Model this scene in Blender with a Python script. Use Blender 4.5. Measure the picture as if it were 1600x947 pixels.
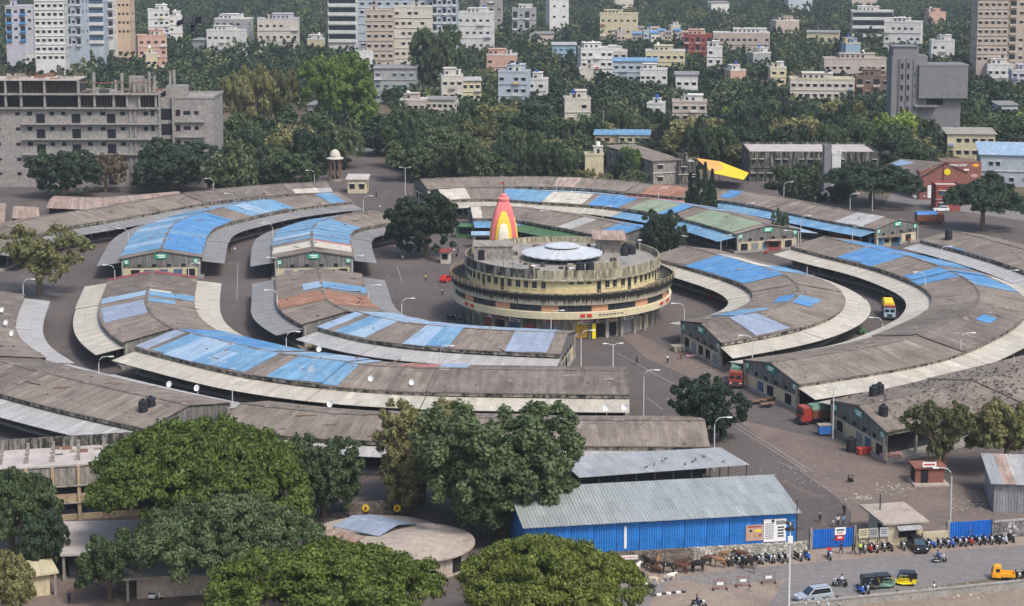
import bpy, bmesh, math, random
import numpy as np
from mathutils import Vector, Matrix
PI = math.pi
sc = bpy.context.scene
for o in list(bpy.data.objects): bpy.data.objects.remove(o, do_unlink=True)
C = sc.collection
random.seed(7)

# ------------------------------------------------------------------ camera, sky, sun, exposure
F = 2900.0; HC = 82.0; PPY = 255.0; TILT = math.atan(385.0 / F)      # focal length in photo pixels, eye height, principal row, tilt
cam = bpy.data.cameras.new('camera'); camo = bpy.data.objects.new('camera', cam); C.objects.link(camo)
camo.location = (0, 0, HC); camo.rotation_euler = (PI/2 - TILT, 0, 0)
cam.sensor_width = 36; cam.lens = F / 1600 * 36; cam.shift_y = -(473.5 - PPY) / 1600
cam.clip_start = 1; cam.clip_end = 9000
sc.camera = camo
SUN_EL, SUN_AZ = math.radians(54), math.radians(142)                   # azimuth measured from +Y (away from the camera) towards +X
w = bpy.data.worlds.new('World'); sc.world = w; w.use_nodes = True
nt = w.node_tree; bg = nt.nodes['Background']
sky = nt.nodes.new('ShaderNodeTexSky'); sky.sky_type = 'NISHITA'; sky.sun_disc = False
sky.sun_elevation = SUN_EL; sky.sun_rotation = SUN_AZ; sky.air_density = 1.0; sky.dust_density = 3.5; sky.ozone_density = 1.0
nt.links.new(sky.outputs[0], bg.inputs[0]); bg.inputs[1].default_value = 0.15
sl = bpy.data.lights.new('sun', 'SUN'); sl.energy = 2.0; sl.angle = math.radians(14); sl.color = (1, .955, .89)
so = bpy.data.objects.new('sun', sl); C.objects.link(so)
sd = Vector((math.sin(SUN_AZ)*math.cos(SUN_EL), math.cos(SUN_AZ)*math.cos(SUN_EL), math.sin(SUN_EL)))
so.rotation_euler = sd.to_track_quat('Z', 'Y').to_euler(); so.location = (0, 300, 300)
sc.view_settings.view_transform = 'Standard'; sc.view_settings.look = 'None'
sc.view_settings.exposure = 0.42; sc.view_settings.gamma = 1
sc.cycles.max_bounces = 6; sc.cycles.diffuse_bounces = 3; sc.cycles.glossy_bounces = 2; sc.cycles.transmission_bounces = 3; sc.cycles.volume_bounces = 1
sc.cycles.transparent_max_bounces = 6

# ------------------------------------------------------------------ survey: where a point seen in the photograph stands on the ground
ct, st = math.cos(TILT), math.sin(TILT)
def G(px, py, z=0.0):
    x = (px - 800) / F; y = (PPY - py) / F
    s = (z - HC) / (-st + y * ct)
    return Vector((x * s, (ct + y * st) * s, z))
def scale_at(py): return (py + 130) / HC                              # photo pixels per metre for things standing at row py

# ------------------------------------------------------------------ helpers
class MB:
    """collects faces; build() links them as one mesh object"""
    def __init__(s): s.v = []; s.f = []; s.uv = []; s.m = []; s.sm = []
    def face(s, pts, uv=None, m=0, smooth=False):
        i = len(s.v); s.v += [tuple(p) for p in pts]; s.f.append(list(range(i, i + len(pts))))
        s.uv.append(uv if uv else [(p[0] + p[1] * .37, p[2] + p[1] * .13) for p in pts]); s.m.append(m); s.sm.append(smooth)
    def box(s, x0, x1, y0, y1, z0, z1, m=0):
        a = [(x0,y0,z0),(x1,y0,z0),(x1,y1,z0),(x0,y1,z0),(x0,y0,z1),(x1,y0,z1),(x1,y1,z1),(x0,y1,z1)]
        for q in ((3,2,1,0),(4,5,6,7),(0,1,5,4),(1,2,6,5),(2,3,7,6),(3,0,4,7)): s.face([a[k] for k in q], m=m)
        return s
    def obox(s, c, ax, ay, z0, z1, m=0):
        """box on centre c with half axes ax, ay (2D vectors)"""
        c = Vector(c[:2]); p = [c-ax-ay, c+ax-ay, c+ax+ay, c-ax+ay]
        return s.prism([(q.x, q.y) for q in p], z0, z1, m)
    def prism(s, poly, z0, z1, m=0):
        n = len(poly); b = [(p[0], p[1], z0) for p in poly]; t = [(p[0], p[1], z1) for p in poly]
        s.face(b[::-1], m=m); s.face(t, m=m)
        for i in range(n):
            j = (i + 1) % n; L = math.hypot(poly[j][0]-poly[i][0], poly[j][1]-poly[i][1])
            s.face([b[i], b[j], t[j], t[i]], uv=[(0,z0),(L,z0),(L,z1),(0,z1)], m=m)
        return s
    def tube(s, pts, r, n=6, r1=None, cap=True, m=0):
        pts = [Vector(p) for p in pts]; k = len(pts); rings = []
        for i, p in enumerate(pts):
            t = (pts[min(i+1,k-1)] - pts[max(i-1,0)]).normalized()
            a = t.cross(Vector((0,0,1)) if abs(t.z) < .9 else Vector((1,0,0))).normalized(); b = t.cross(a)
            rr = r if r1 is None else r + (r1 - r) * i / (k - 1)
            rings.append([p + a*math.cos(2*PI*j/n)*rr + b*math.sin(2*PI*j/n)*rr for j in range(n)])
        for i in range(k - 1):
            for j in range(n):
                q = (j + 1) % n; s.face([rings[i][q], rings[i][j], rings[i+1][j], rings[i+1][q]], m=m, smooth=True)
        if cap: s.face(rings[0], m=m); s.face(rings[-1][::-1], m=m)
        return s
    def lathe(s, prof, n=24, c=(0,0), m=0, a0=0, a1=2*PI, smooth=True):
        full = abs(a1 - a0 - 2*PI) < 1e-6
        ang = [a0 + (a1-a0)*i/n for i in range(n + 1)]
        for (r0, z0), (r1, z1) in zip(prof[:-1], prof[1:]):
            for i in range(n):
                A, B = ang[i], ang[i+1]
                P = lambda r, z, a: (c[0] + r*math.cos(a), c[1] + r*math.sin(a), z)
                pts = [P(r0,z0,A), P(r0,z0,B), P(r1,z1,B), P(r1,z1,A)]; rr = max(r0, r1)
                uv = [(A*rr,z0+r0*.3),(B*rr,z0+r0*.3),(B*rr,z1+r1*.3),(A*rr,z1+r1*.3)]
                if r0 < 1e-6: pts = pts[1:]; uv = uv[1:]
                elif r1 < 1e-6: pts = pts[:3]; uv = uv[:3]
                s.face(pts, uv=uv, m=m, smooth=smooth)
        return s
    def prof(s, pts, wf, m=0):
        """closed outline in (x, z) given the half width wf(x, z) at each point: a body shaped from its side view"""
        L = [(x, wf(x, z), z) for x, z in pts]; R = [(x, -wf(x, z), z) for x, z in pts]; n = len(pts)
        s.face(L[::-1], m=m); s.face(R, m=m)
        for i in range(n):
            j = (i + 1) % n; s.face([L[i], L[j], R[j], R[i]], m=m)
        return s
    def wheel(s, x, y, z, r, wd, n=12, m=0, hub=None):
        for (ra, rb, ya, yb, mm) in ((r, r, -wd/2, wd/2, m), (r*.62, r, wd/2, wd/2, m), (r, r*.62, -wd/2, -wd/2, m), (0, r*.62, wd/2*.8, wd/2*.9, hub or m), (r*.62, 0, -wd/2*.9, -wd/2*.8, hub or m)):
            for i in range(n):
                A, B = 2*PI*i/n, 2*PI*(i+1)/n
                P = lambda q, yy, a: (x + q*math.cos(a), y + yy, z + q*math.sin(a))
                f = [P(ra,ya,A), P(ra,ya,B), P(rb,yb,B), P(rb,yb,A)]
                if ra < 1e-6: f = f[1:]
                elif rb < 1e-6: f = f[:3]
                s.face(f, m=mm)
        return s
    def sphere(s, c, rx, ry, rz, n=8, m=0):
        k = max(3, n // 2 + 1)
        for i in range(k):
            t0, t1 = PI*i/k - PI/2, PI*(i+1)/k - PI/2
            for j in range(n):
                a, b = 2*PI*j/n, 2*PI*(j+1)/n
                P = lambda t, q: (c[0]+rx*math.cos(t)*math.cos(q), c[1]+ry*math.cos(t)*math.sin(q), c[2]+rz*math.sin(t))
                f = [P(t0,a), P(t0,b), P(t1,b), P(t1,a)]
                if i == 0: f = f[1:]
                elif i == k - 1: f = f[:3]
                s.face(f, m=m, smooth=True)
        return s
    def mesh(s, name, org=(0,0,0)):
        me = bpy.data.meshes.new(name)
        ox, oy, oz = org
        me.from_pydata([(a-ox, b-oy, c-oz) for a, b, c in s.v], [], s.f)
        u = me.uv_layers.new(name='uv'); flat = [q for f in s.uv for p in f for q in p]
        u.data.foreach_set('uv', flat)
        me.polygons.foreach_set('material_index', s.m); me.polygons.foreach_set('use_smooth', s.sm)
        return me
def ob(name, mb, mats, parent=None, org=None, loc=None, rz=0, scale=None):
    """link one mesh object; org = world origin its vertices are measured from"""
    if isinstance(mb, MB):
        if not mb.f: return None
        me = mb.mesh(name, org or (0,0,0))
    else: me = mb
    if not isinstance(mats, (list, tuple)): mats = [mats]
    if not me.materials:
        for m in mats: me.materials.append(M[m] if isinstance(m, str) else m)
    o = bpy.data.objects.new(name, me); C.objects.link(o)
    if parent: o.parent = parent
    if loc is not None: o.location = loc
    elif org is not None and parent is None: o.location = org
    if rz: o.rotation_euler = (0, 0, rz)
    if scale: o.scale = scale if hasattr(scale, '__len__') else (scale,)*3
    return o
def setmat(o, *names):
    """this copy's own materials although the mesh is shared"""
    for i, n in enumerate(names):
        o.material_slots[i].link = 'OBJECT'; o.material_slots[i].material = M[n] if isinstance(n, str) else n
    return o
def tag(o, label, cat, group=None, kind=None):
    if label: o['label'] = label
    if cat: o['category'] = cat
    if group: o['group'] = group
    if kind: o['kind'] = kind
    return o
def thing(name, label, cat, loc=(0,0,0), rz=0, group=None, scale=None):
    o = bpy.data.objects.new(name, None); C.objects.link(o); o.empty_display_size = .5
    o.location = loc; o.rotation_euler = (0, 0, rz)
    if scale: o.scale = scale if hasattr(scale, '__len__') else (scale,)*3
    return tag(o, label, cat, group)
KIDS = {}
def dup(root, loc, rz=0, label=None, group=None, scale=None):
    def cp(o, par):
        c = o.copy(); C.objects.link(c); c.parent = par
        for k in o.children: cp(k, c)
        return c
    r = cp(root, None); r.location = loc; r.rotation_euler = (0, 0, rz)
    if scale: r.scale = scale if hasattr(scale, '__len__') else (scale,)*3
    if label: r['label'] = label
    if group: r['group'] = group
    return r
def struct(name, mb, m):
    o = ob(name, mb, m); o['kind'] = 'structure'; return o

# ------------------------------------------------------------------ materials
M = {}
def nodes(name, rough=.8, spec=.3):
    m = bpy.data.materials.new(name); m.use_nodes = True; t = m.node_tree; b = t.nodes['Principled BSDF']
    b.inputs['Roughness'].default_value = rough; b.inputs['Specular IOR Level'].default_value = spec
    M[name] = m; return m, t, b
def N(t, typ, **kw):
    n = t.nodes.new(typ)
    for k, v in kw.items():
        if k in n.inputs: n.inputs[k].default_value = v
        else: setattr(n, k, v)
    return n
def ramp(t, src, stops):
    r = t.nodes.new('ShaderNodeValToRGB'); e = r.color_ramp.elements
    while len(e) < len(stops): e.new(.5)
    for k, (p, c) in enumerate(stops): e[k].position = p; e[k].color = (*c, 1) if len(c) == 3 else c
    t.links.new(src, r.inputs[0]); return r
def mixc(t, fac, a, b, mode='MIX'):
    n = t.nodes.new('ShaderNodeMix'); n.data_type = 'RGBA'; n.blend_type = mode
    for s, v in ((0, fac), (6, a), (7, b)):
        if hasattr(v, 'is_output') or isinstance(v, bpy.types.NodeSocket): t.links.new(v, n.inputs[s])
        else: n.inputs[s].default_value = v if s == 0 else ((*v, 1) if len(v) == 3 else v)
    return n.outputs[2]
def coords(t, kind='Object', sc_=(1,1,1)):
    c = N(t, 'ShaderNodeTexCoord'); mp = N(t, 'ShaderNodeMapping'); mp.inputs['Scale'].default_value = sc_
    t.links.new(c.outputs[kind], mp.inputs[0]); return mp.outputs[0]
def noise(t, vec, scale, detail=5, rough=.6, dist=0):
    n = N(t, 'ShaderNodeTexNoise'); n.inputs['Scale'].default_value = scale; n.inputs['Detail'].default_value = detail
    n.inputs['Roughness'].default_value = rough; n.inputs['Distortion'].default_value = dist
    t.links.new(vec, n.inputs['Vector']); return n.outputs[0]
def bump(t, b, h, strength, dist=.05):
    n = N(t, 'ShaderNodeBump'); n.inputs['Strength'].default_value = strength; n.inputs['Distance'].default_value = dist
    t.links.new(h, n.inputs['Height']); t.links.new(n.outputs[0], b.inputs['Normal'])
def plain(name, c, var=.25, scale=.6, rough=.8, metal=0, spec=.3, var2=None, bmp=0):
    """one paint or plaster with blotches of wear at two sizes"""
    m, t, b = nodes(name, rough, spec); v = coords(t)
    n1 = noise(t, v, scale, 6, .65); n2 = noise(t, v, scale*7, 4, .7)
    mx = N(t, 'ShaderNodeMath', operation='ADD'); t.links.new(n1, mx.inputs[0]); t.links.new(n2, mx.inputs[1])
    lo = tuple(q*(1-var) for q in c); hi = var2 or tuple(min(1, q*(1+var)) for q in c)
    r = ramp(t, mx.outputs[0], [(.0, lo), (1, hi)]); r.color_ramp.elements[0].position = .35
    ms = N(t, 'ShaderNodeMath', operation='MULTIPLY'); ms.inputs[1].default_value = .5; t.links.new(mx.outputs[0], ms.inputs[0])
    t.links.new(ms.outputs[0], r.inputs[0]); r.color_ramp.elements[0].position = .32; r.color_ramp.elements[1].position = .68
    t.links.new(r.outputs[0], b.inputs['Base Color']); b.inputs['Metallic'].default_value = metal
    if bmp: bump(t, b, n2, bmp)
    return m
def sheet(name, c, c2, pitch=.25, rough=.55, streak=.35, wear=None, metal=0, fade=.5, bstr=.5, spec=.3):
    """profiled sheet: UV u runs along the shed, v down the slope; ribs run down the slope, dirt streaks with them"""
    m, t, b = nodes(name, rough, spec)
    u = coords(t, 'UV'); us = coords(t, 'UV', (1.1, .1, 1)); lap = coords(t, 'UV', (1, 1, 1))
    big = noise(t, u, .11, 6, .65, .4); stk = noise(t, us, 1.0, 5, .7); fine = noise(t, u, 2.3, 4, .7)
    r = ramp(t, big, [(.36, c), (.66, c2)])
    r2 = ramp(t, stk, [(.36, (1-streak,)*3), (.62, (1.0,)*3)])
    col = mixc(t, 1.0, r.outputs[0], r2.outputs[0], 'MULTIPLY')
    rf = ramp(t, fine, [(.3, (.74,)*3), (.7, (1.12,)*3)]); col = mixc(t, 1.0, col, rf.outputs[0], 'MULTIPLY')
    # rows of overlapping sheets
    sx = N(t, 'ShaderNodeSeparateXYZ'); t.links.new(lap, sx.inputs[0])
    fr = N(t, 'ShaderNodeMath', operation='MODULO'); fr.inputs[1].default_value = 3.1; t.links.new(sx.outputs[1], fr.inputs[0])
    lt = N(t, 'ShaderNodeMath', operation='LESS_THAN'); lt.inputs[1].default_value = .12; t.links.new(fr.outputs[0], lt.inputs[0])
    fl = N(t, 'ShaderNodeMath', operation='MULTIPLY'); fl.inputs[1].default_value = .3; t.links.new(lt.outputs[0], fl.inputs[0])
    col = mixc(t, fl.outputs[0], col, tuple(q*.45 for q in c))
    fu = N(t, 'ShaderNodeMath', operation='FLOOR'); du = N(t, 'ShaderNodeMath', operation='DIVIDE'); du.inputs[1].default_value = 1.07; t.links.new(sx.outputs[0], du.inputs[0]); t.links.new(du.outputs[0], fu.inputs[0])
    fv = N(t, 'ShaderNodeMath', operation='FLOOR'); dv = N(t, 'ShaderNodeMath', operation='DIVIDE'); dv.inputs[1].default_value = 3.1; t.links.new(sx.outputs[1], dv.inputs[0]); t.links.new(dv.outputs[0], fv.inputs[0])
    cb = N(t, 'ShaderNodeCombineXYZ'); t.links.new(fu.outputs[0], cb.inputs[0]); t.links.new(fv.outputs[0], cb.inputs[1]); wn_ = N(t, 'ShaderNodeTexWhiteNoise'); t.links.new(cb.outputs[0], wn_.inputs['Vector'])
    rw = ramp(t, wn_.outputs['Value'], [(0, (.87,)*3), (.85, (1.05,)*3), (1, (1.18,)*3)]); col = mixc(t, 1.0, col, rw.outputs[0], 'MULTIPLY')
    if wear:
        wn = noise(t, u, .33, 7, .75, .8); wr = ramp(t, wn, [(.56, (0,)*3), (.66, (1,)*3)]); col = mixc(t, wr.outputs[0], col, wear)
    t.links.new(col, b.inputs['Base Color']); b.inputs['Metallic'].default_value = metal
    wv = N(t, 'ShaderNodeMath', operation='SINE'); mu = N(t, 'ShaderNodeMath', operation='MULTIPLY'); mu.inputs[1].default_value = 2*PI/pitch
    t.links.new(sx.outputs[0], mu.inputs[0]); t.links.new(mu.outputs[0], wv.inputs[0]); bump(t, b, wv.outputs[0], bstr, .04)
    return m
def stained(name, c, dark=(.03,.03,.028), amt=(.42,.6), sx_=.9, sz=.12, rough=.9, grime=None):
    """painted concrete with black monsoon streaks running down it"""
    m, t, b = nodes(name, rough, .2); v = coords(t, 'UV', (sx_, sz, 1)); v2 = coords(t)
    s = noise(t, v, 1.6, 7, .72)
    if grime:                                                          # soot gathers under the top edge and runs down from it
        sx2 = N(t, 'ShaderNodeSeparateXYZ'); t.links.new(coords(t, 'UV'), sx2.inputs[0]); gr = N(t, 'ShaderNodeMapRange'); gr.inputs[1].default_value = grime[0]; gr.inputs[2].default_value = grime[1]; gr.inputs[3].default_value = .1; gr.inputs[4].default_value = -.3; t.links.new(sx2.outputs[1], gr.inputs[0])
        ad = N(t, 'ShaderNodeMath', operation='ADD'); t.links.new(s, ad.inputs[0]); t.links.new(gr.outputs[0], ad.inputs[1]); s = ad.outputs[0]
    r = ramp(t, s, [(amt[0], (0,)*3), (amt[1], (1,)*3)])
    b2 = noise(t, v2, .35, 6, .7); r3 = ramp(t, b2, [(.3, tuple(q*.7 for q in c)), (.7, c)])
    col = mixc(t, r.outputs[0], dark, r3.outputs[0])
    f = noise(t, v2, 4, 4, .7); rf = ramp(t, f, [(.3, (.8,)*3), (.7, (1.08,)*3)]); col = mixc(t, 1.0, col, rf.outputs[0], 'MULTIPLY')
    t.links.new(col, b.inputs['Base Color']); bump(t, b, f, .25)
    return m
def leafmat(name, dark, mid, light, hue=.04):
    m, t, b = nodes(name, .6, .25)
    g = N(t, 'ShaderNodeNewGeometry'); oi = N(t, 'ShaderNodeObjectInfo')
    dk, lg = [tuple(a*.5+b_*.5 for a, b_ in zip(k_, mid)) for k_ in (dark, light)]; r = ramp(t, g.outputs['Random Per Island'], [(0, dk), (.5, mid), (1, lg)])
    v = coords(t, 'Object'); n = noise(t, v, .5, 3, .6); rn = ramp(t, n, [(.3, (.66,)*3), (.7, (1.25,)*3)])
    col = mixc(t, 1.0, r.outputs[0], rn.outputs[0], 'MULTIPLY')
    h = N(t, 'ShaderNodeHueSaturation')
    mr = N(t, 'ShaderNodeMapRange'); mr.inputs[3].default_value = .5 - hue/2; mr.inputs[4].default_value = .5 + hue/2.4
    t.links.new(oi.outputs['Random'], mr.inputs[0]); t.links.new(mr.outputs[0], h.inputs[0])
    mv = N(t, 'ShaderNodeMapRange'); mv.inputs[3].default_value = 1.35; mv.inputs[4].default_value = .75
    t.links.new(oi.outputs['Random'], mv.inputs[0]); t.links.new(mv.outputs[0], h.inputs['Value'])
    t.links.new(col, h.inputs['Color']); t.links.new(h.outputs[0], b.inputs['Base Color'])
    tr = N(t, 'ShaderNodeBsdfTranslucent'); t.links.new(h.outputs[0], tr.inputs[0])
    mx = N(t, 'ShaderNodeMixShader'); mx.inputs[0].default_value = .25
    t.links.new(b.outputs[0], mx.inputs[1]); t.links.new(tr.outputs[0], mx.inputs[2])
    t.links.new(mx.outputs[0], t.nodes['Material Output'].inputs[0])
    return m
# roofs and canopies
sheet('roof_fibre', (.225,.185,.152), (.35,.295,.25), .2, .9, .38, wear=(.13,.112,.1))
sheet('roof_fibre_dark', (.175,.146,.124), (.275,.235,.205), .2, .9, .4, wear=(.3,.27,.24))
sheet('sheet_blue', (.085,.27,.56), (.135,.33,.6), .25, .6, .22, wear=(.2,.34,.5))
sheet('sheet_blue_worn', (.14,.33,.55), (.24,.42,.58), .25, .6, .3, wear=(.32,.38,.43))
sheet('sheet_blue_pale', (.3,.45,.62), (.42,.53,.66), .25, .55, .2)
sheet('sheet_blue_grey', (.29,.35,.46), (.36,.41,.5), .25, .5, .15)
sheet('sheet_cream', (.6,.555,.46), (.68,.63,.54), .25, .6, .16)
sheet('sheet_green', (.26,.33,.22), (.33,.39,.27), .25, .6, .2)
sheet('sheet_green_dark', (.07,.17,.08), (.1,.2,.1), .25, .6, .2)
sheet('sheet_red', (.3,.07,.07), (.36,.1,.09), .25, .6, .3)
sheet('sheet_rust', (.34,.15,.09), (.45,.25,.17), .25, .8, .4, wear=(.5,.36,.27))
sheet('sheet_rust_pale', (.42,.3,.24), (.56,.46,.4), .3, .8, .5, wear=(.3,.14,.09))
sheet('sheet_pink', (.5,.2,.18), (.55,.26,.23), .25, .7, .2)
sheet('canopy_cream', (.5,.465,.385), (.6,.555,.47), .2, .6, .12)
sheet('canopy_grey', (.25,.245,.24), (.31,.305,.3), .2, .6, .15)
sheet('canopy_pale', (.42,.41,.4), (.5,.49,.475), .2, .6, .15)
sheet('galvanised', (.42,.43,.44), (.52,.53,.54), .3, .45, .2, metal=.25)
sheet('galvanised_new', (.38,.41,.4), (.46,.49,.48), .45, .45, .16, metal=.2, bstr=1)
sheet('wall_blue_sheet', (.025,.19,.6), (.035,.23,.66), .32, .5, .12, bstr=1)
sheet('gate_blue', (.015,.15,.6), (.02,.18,.66), .35, .5, .1, bstr=1)
sheet('cladding_grey', (.17,.165,.155), (.3,.29,.27), .5, .85, .6, bstr=.8)
sheet('fence_sheet', (.3,.31,.33), (.42,.43,.45), .4, .7, .4, wear=(.3,.2,.15))
stained('concrete_stained', (.42,.385,.34), (.09,.085,.078), amt=(.3,.6), sz=.3)
stained('concrete_black', (.33,.31,.27), amt=(.47,.62))
stained('yellow_stained', (.5,.455,.32), amt=(.36,.58))
stained('band_stained', (.66,.6,.46), amt=(.42,.52), sx_=1.6, sz=.08, grime=(14.0,16.5))
stained('plaster_cream', (.6,.53,.37), amt=(.28,.42))
stained('plaster_tan', (.52,.4,.27), amt=(.3,.46))
stained('fascia', (.4,.37,.31), amt=(.43,.56), sx_=.5, sz=.3)
stained('concrete_raw', (.41,.385,.36), (.19,.18,.17), amt=(.34,.6), sz=.5)
stained('concrete_tower', (.27,.265,.275), (.17,.168,.175), amt=(.34,.62), sz=.7)
for nm, c in dict(plaster_white=(.72,.71,.68), plaster_offwhite=(.64,.6,.52), plaster_yellow=(.66,.59,.4), plaster_pink=(.62,.4,.32), plaster_blue=(.33,.45,.58),
        plaster_grey=(.4,.4,.4), plaster_peach=(.62,.48,.35), plaster_lilac=(.55,.54,.6), plaster_red=(.36,.1,.09), plaster_beige=(.52,.44,.37), plaster_slate=(.48,.54,.6),
        plaster_blush=(.55,.47,.42), plaster_brown=(.22,.15,.12), plaster_bright_blue=(.08,.3,.62), plaster_rust=(.3,.13,.1)).items():
    stained(nm, c, tuple(q*.45 for q in c), amt=(.3,.46), sz=.2)
plain('brick_panel', (.5,.27,.16), .3, 2); plain('wall_yellow', (.6,.51,.27), .25, .5); plain('fascia_cream', (.62,.55,.36), .2, .4)
plain('dark_void', (.012,.013,.018), .2, 1, .9); plain('dark_glass', (.02,.025,.035), .3, .5, .25, spec=.5); plain('glass_blue', (.07,.12,.18), .3, .5, .2, spec=.6)
plain('dark_and_shade', (.03,.032,.042), .5, .8, .9); plain('column', (.3,.28,.25), .3, 1); plain('steel_dark', (.05,.05,.055), .3, 2, .6); plain('lamp_steel', (.55,.56,.56), .15, 1, .5)  # the first tone holds interior shade, and colours some dark parts
plain('white_paint', (.75,.75,.73), .12, 1, .6); plain('cream_paint', (.62,.56,.38), .2, 1); plain('green_board', (.02,.33,.22), .15, 1, .5); plain('tank_black', (.018,.02,.026), .3, 2, .5)
plain('shutter_grey', (.2,.21,.22), .3, 2, .6); plain('shutter_yellow', (.5,.3,.03), .25, 2, .6); plain('shutter_red', (.3,.07,.05), .25, 2, .6); plain('shutter_blue', (.06,.12,.2), .25, 2, .6); plain('shutter_cream', (.5,.44,.28), .2, 2)
plain('yellow_paint', (.8,.62,.02), .08, 1, .5); plain('red_paint', (.5,.03,.03), .15, 1, .5); plain('orange_paint', (.8,.36,.02), .1, 1, .5); plain('blue_paint', (.03,.1,.42), .2, 1, .5)
plain('metal_white', (.62,.64,.66), .2, .6, .4, .3); plain('pink_temple', (.72,.22,.22), .12, 1); plain('yellow_temple', (.8,.56,.08), .1, 1); plain('white_temple', (.75,.7,.58), .12, 1); plain('rail_ochre', (.42,.3,.16), .3, 2)
plain('roof_deck', (.27,.255,.23), .4, .5, .95); plain('roof_deck_pale', (.42,.38,.36), .3, .35, .95); plain('bark', (.13,.1,.075), .35, 3, .95); plain('bark_pale', (.3,.26,.22), .35, 3, .95)
plain('tarp_yellow', (.72,.52,.02), .2, 1, .6); plain('tarp_green', (.12,.22,.16), .3, 1, .7); plain('tarp_blue', (.05,.2,.55), .2, 1, .5); plain('tarp_amber', (.7,.36,.1), .25, .6, .7); plain('wood', (.2,.12,.08), .35, 2)
plain('tyre', (.02,.02,.022), .2, 3, .85); plain('black_gloss', (.018,.018,.022), .2, 3, .3, spec=.5); plain('silver_car', (.5,.55,.6), .06, 1, .3, .4, .5); plain('white_car', (.75,.75,.75), .05, 1, .3, spec=.5); plain('truck_red', (.32,.04,.03), .2, 1, .5); plain('truck_blue', (.35,.47,.55), .2, 1, .5); plain('truck_brown', (.16,.06,.035), .4, 2, .7)
plain('skin', (.2,.1,.06), .1, 4, .6); plain('hair', (.012,.01,.01), .2, 4, .6)
for nm, c in dict(white=(.75,.75,.75), red=(.6,.02,.04), navy=(.02,.03,.08), black=(.02,.02,.022), grey=(.2,.2,.21), blue=(.03,.13,.4), lime=(.55,.75,.1), sky=(.25,.35,.6), brown=(.15,.09,.06), denim=(.06,.09,.17), khaki=(.3,.25,.17), yellow=(.7,.55,.15)).items(): plain('cloth_'+nm, c, .15, 5, .9)
for nm, c in dict(black=(.015,.014,.014), brown=(.07,.036,.025), tan=(.24,.13,.07), white=(.72,.66,.58), dun=(.45,.38,.3), red=(.1,.042,.027)).items(): plain('hide_'+nm, c, .3, 2, .8)
plain('sack', (.5,.28,.26), .35, 3, .9); plain('sack_red', (.45,.06,.06), .3, 3, .9); plain('litter', (.3,.27,.22), .6, 2, .95)
def stonemat(name, c1, c2, mortar, scale=2.2):
    m, t, b = nodes(name, .95, .2); v = coords(t, 'UV')
    d = N(t, 'ShaderNodeTexVoronoi', feature='DISTANCE_TO_EDGE'); d.inputs['Scale'].default_value = scale; t.links.new(v, d.inputs['Vector'])
    k = N(t, 'ShaderNodeTexVoronoi'); k.inputs['Scale'].default_value = scale; t.links.new(v, k.inputs['Vector'])
    r = ramp(t, k.outputs['Color'], [(.2, c1), (.8, c2)]); e = ramp(t, d.outputs[0], [(.03, (0,)*3), (.09, (1,)*3)])
    t.links.new(mixc(t, e.outputs[0], mortar, r.outputs[0]), b.inputs['Base Color']); bump(t, b, e.outputs[0], .8, .06)
stonemat('stone_wall', (.09,.075,.065), (.24,.2,.17), (.16,.14,.12)); stonemat('stone_white', (.28,.27,.24), (.6,.57,.5), (.2,.18,.15), 2.6); stonemat('stone_grey', (.1,.1,.1), (.42,.41,.4), (.1,.095,.09), 2.0)
def groundmat(name, stops, big=.02, wear=None, wr=(.55,.7), fine=1.2, grain=.22):
    m, t, b = nodes(name, .95, .2); v = coords(t)
    n1 = noise(t, v, big, 9, .7, .6); n2 = noise(t, v, fine, 5, .75)
    col = ramp(t, n1, stops).outputs[0]
    if wear:
        n3 = noise(t, v, big*3.1, 8, .72, 1.2); col = mixc(t, ramp(t, n3, [(wr[0], (0,)*3), (wr[1], (1,)*3)]).outputs[0], col, wear)
    rf = ramp(t, n2, [(.3, (1-grain,)*3), (.7, (1+grain,)*3)]); col = mixc(t, 1.0, col, rf.outputs[0], 'MULTIPLY')
    t.links.new(col, b.inputs['Base Color']); bump(t, b, n2, .3)
groundmat('ground_scrub', [(.3, (.06,.07,.03)), (.5, (.13,.11,.07)), (.68, (.2,.15,.1))], .012, (.05,.075,.03))
groundmat('asphalt_yard', [(.3, (.085,.073,.07)), (.55, (.115,.098,.093)), (.72, (.15,.122,.108))], .03, (.165,.128,.105), (.56,.7))
groundmat('asphalt_road', [(.3, (.16,.152,.152)), (.7, (.21,.196,.19))], .05, (.25,.215,.185), (.6,.72))
groundmat('verge_dirt', [(.3, (.2,.155,.125)), (.7, (.31,.25,.205))], .09, (.15,.13,.115), (.58,.68))
groundmat('yard_dirt', [(.3, (.13,.105,.095)), (.7, (.2,.155,.13))], .07, (.25,.2,.165), (.6,.72))
groundmat('dry_field', [(.3, (.3,.2,.14)), (.7, (.42,.3,.22))], .05, (.16,.17,.07), (.55,.65))
groundmat('slab_concrete', [(.3, (.33,.28,.24)), (.7, (.43,.37,.32))], .08, (.25,.215,.185), (.55,.7))
leafmat('leaf_rain', (.05,.08,.02), (.115,.16,.036), (.2,.25,.065)); leafmat('leaf_rain_bright', (.07,.095,.02), (.16,.195,.038), (.26,.3,.075)); leafmat('leaf_dark', (.02,.038,.024), (.046,.074,.045), (.09,.128,.07)); leafmat('leaf_mid', (.032,.056,.026), (.074,.11,.05), (.13,.175,.078))
leafmat('leaf_bright', (.08,.13,.03), (.18,.27,.055), (.27,.37,.1)); leafmat('leaf_olive', (.09,.095,.04), (.175,.18,.075), (.26,.26,.11)); leafmat('leaf_dry', (.07,.06,.035), (.125,.105,.062), (.19,.165,.1)); leafmat('leaf_palm', (.02,.045,.018), (.055,.095,.035), (.1,.14,.06))
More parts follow.
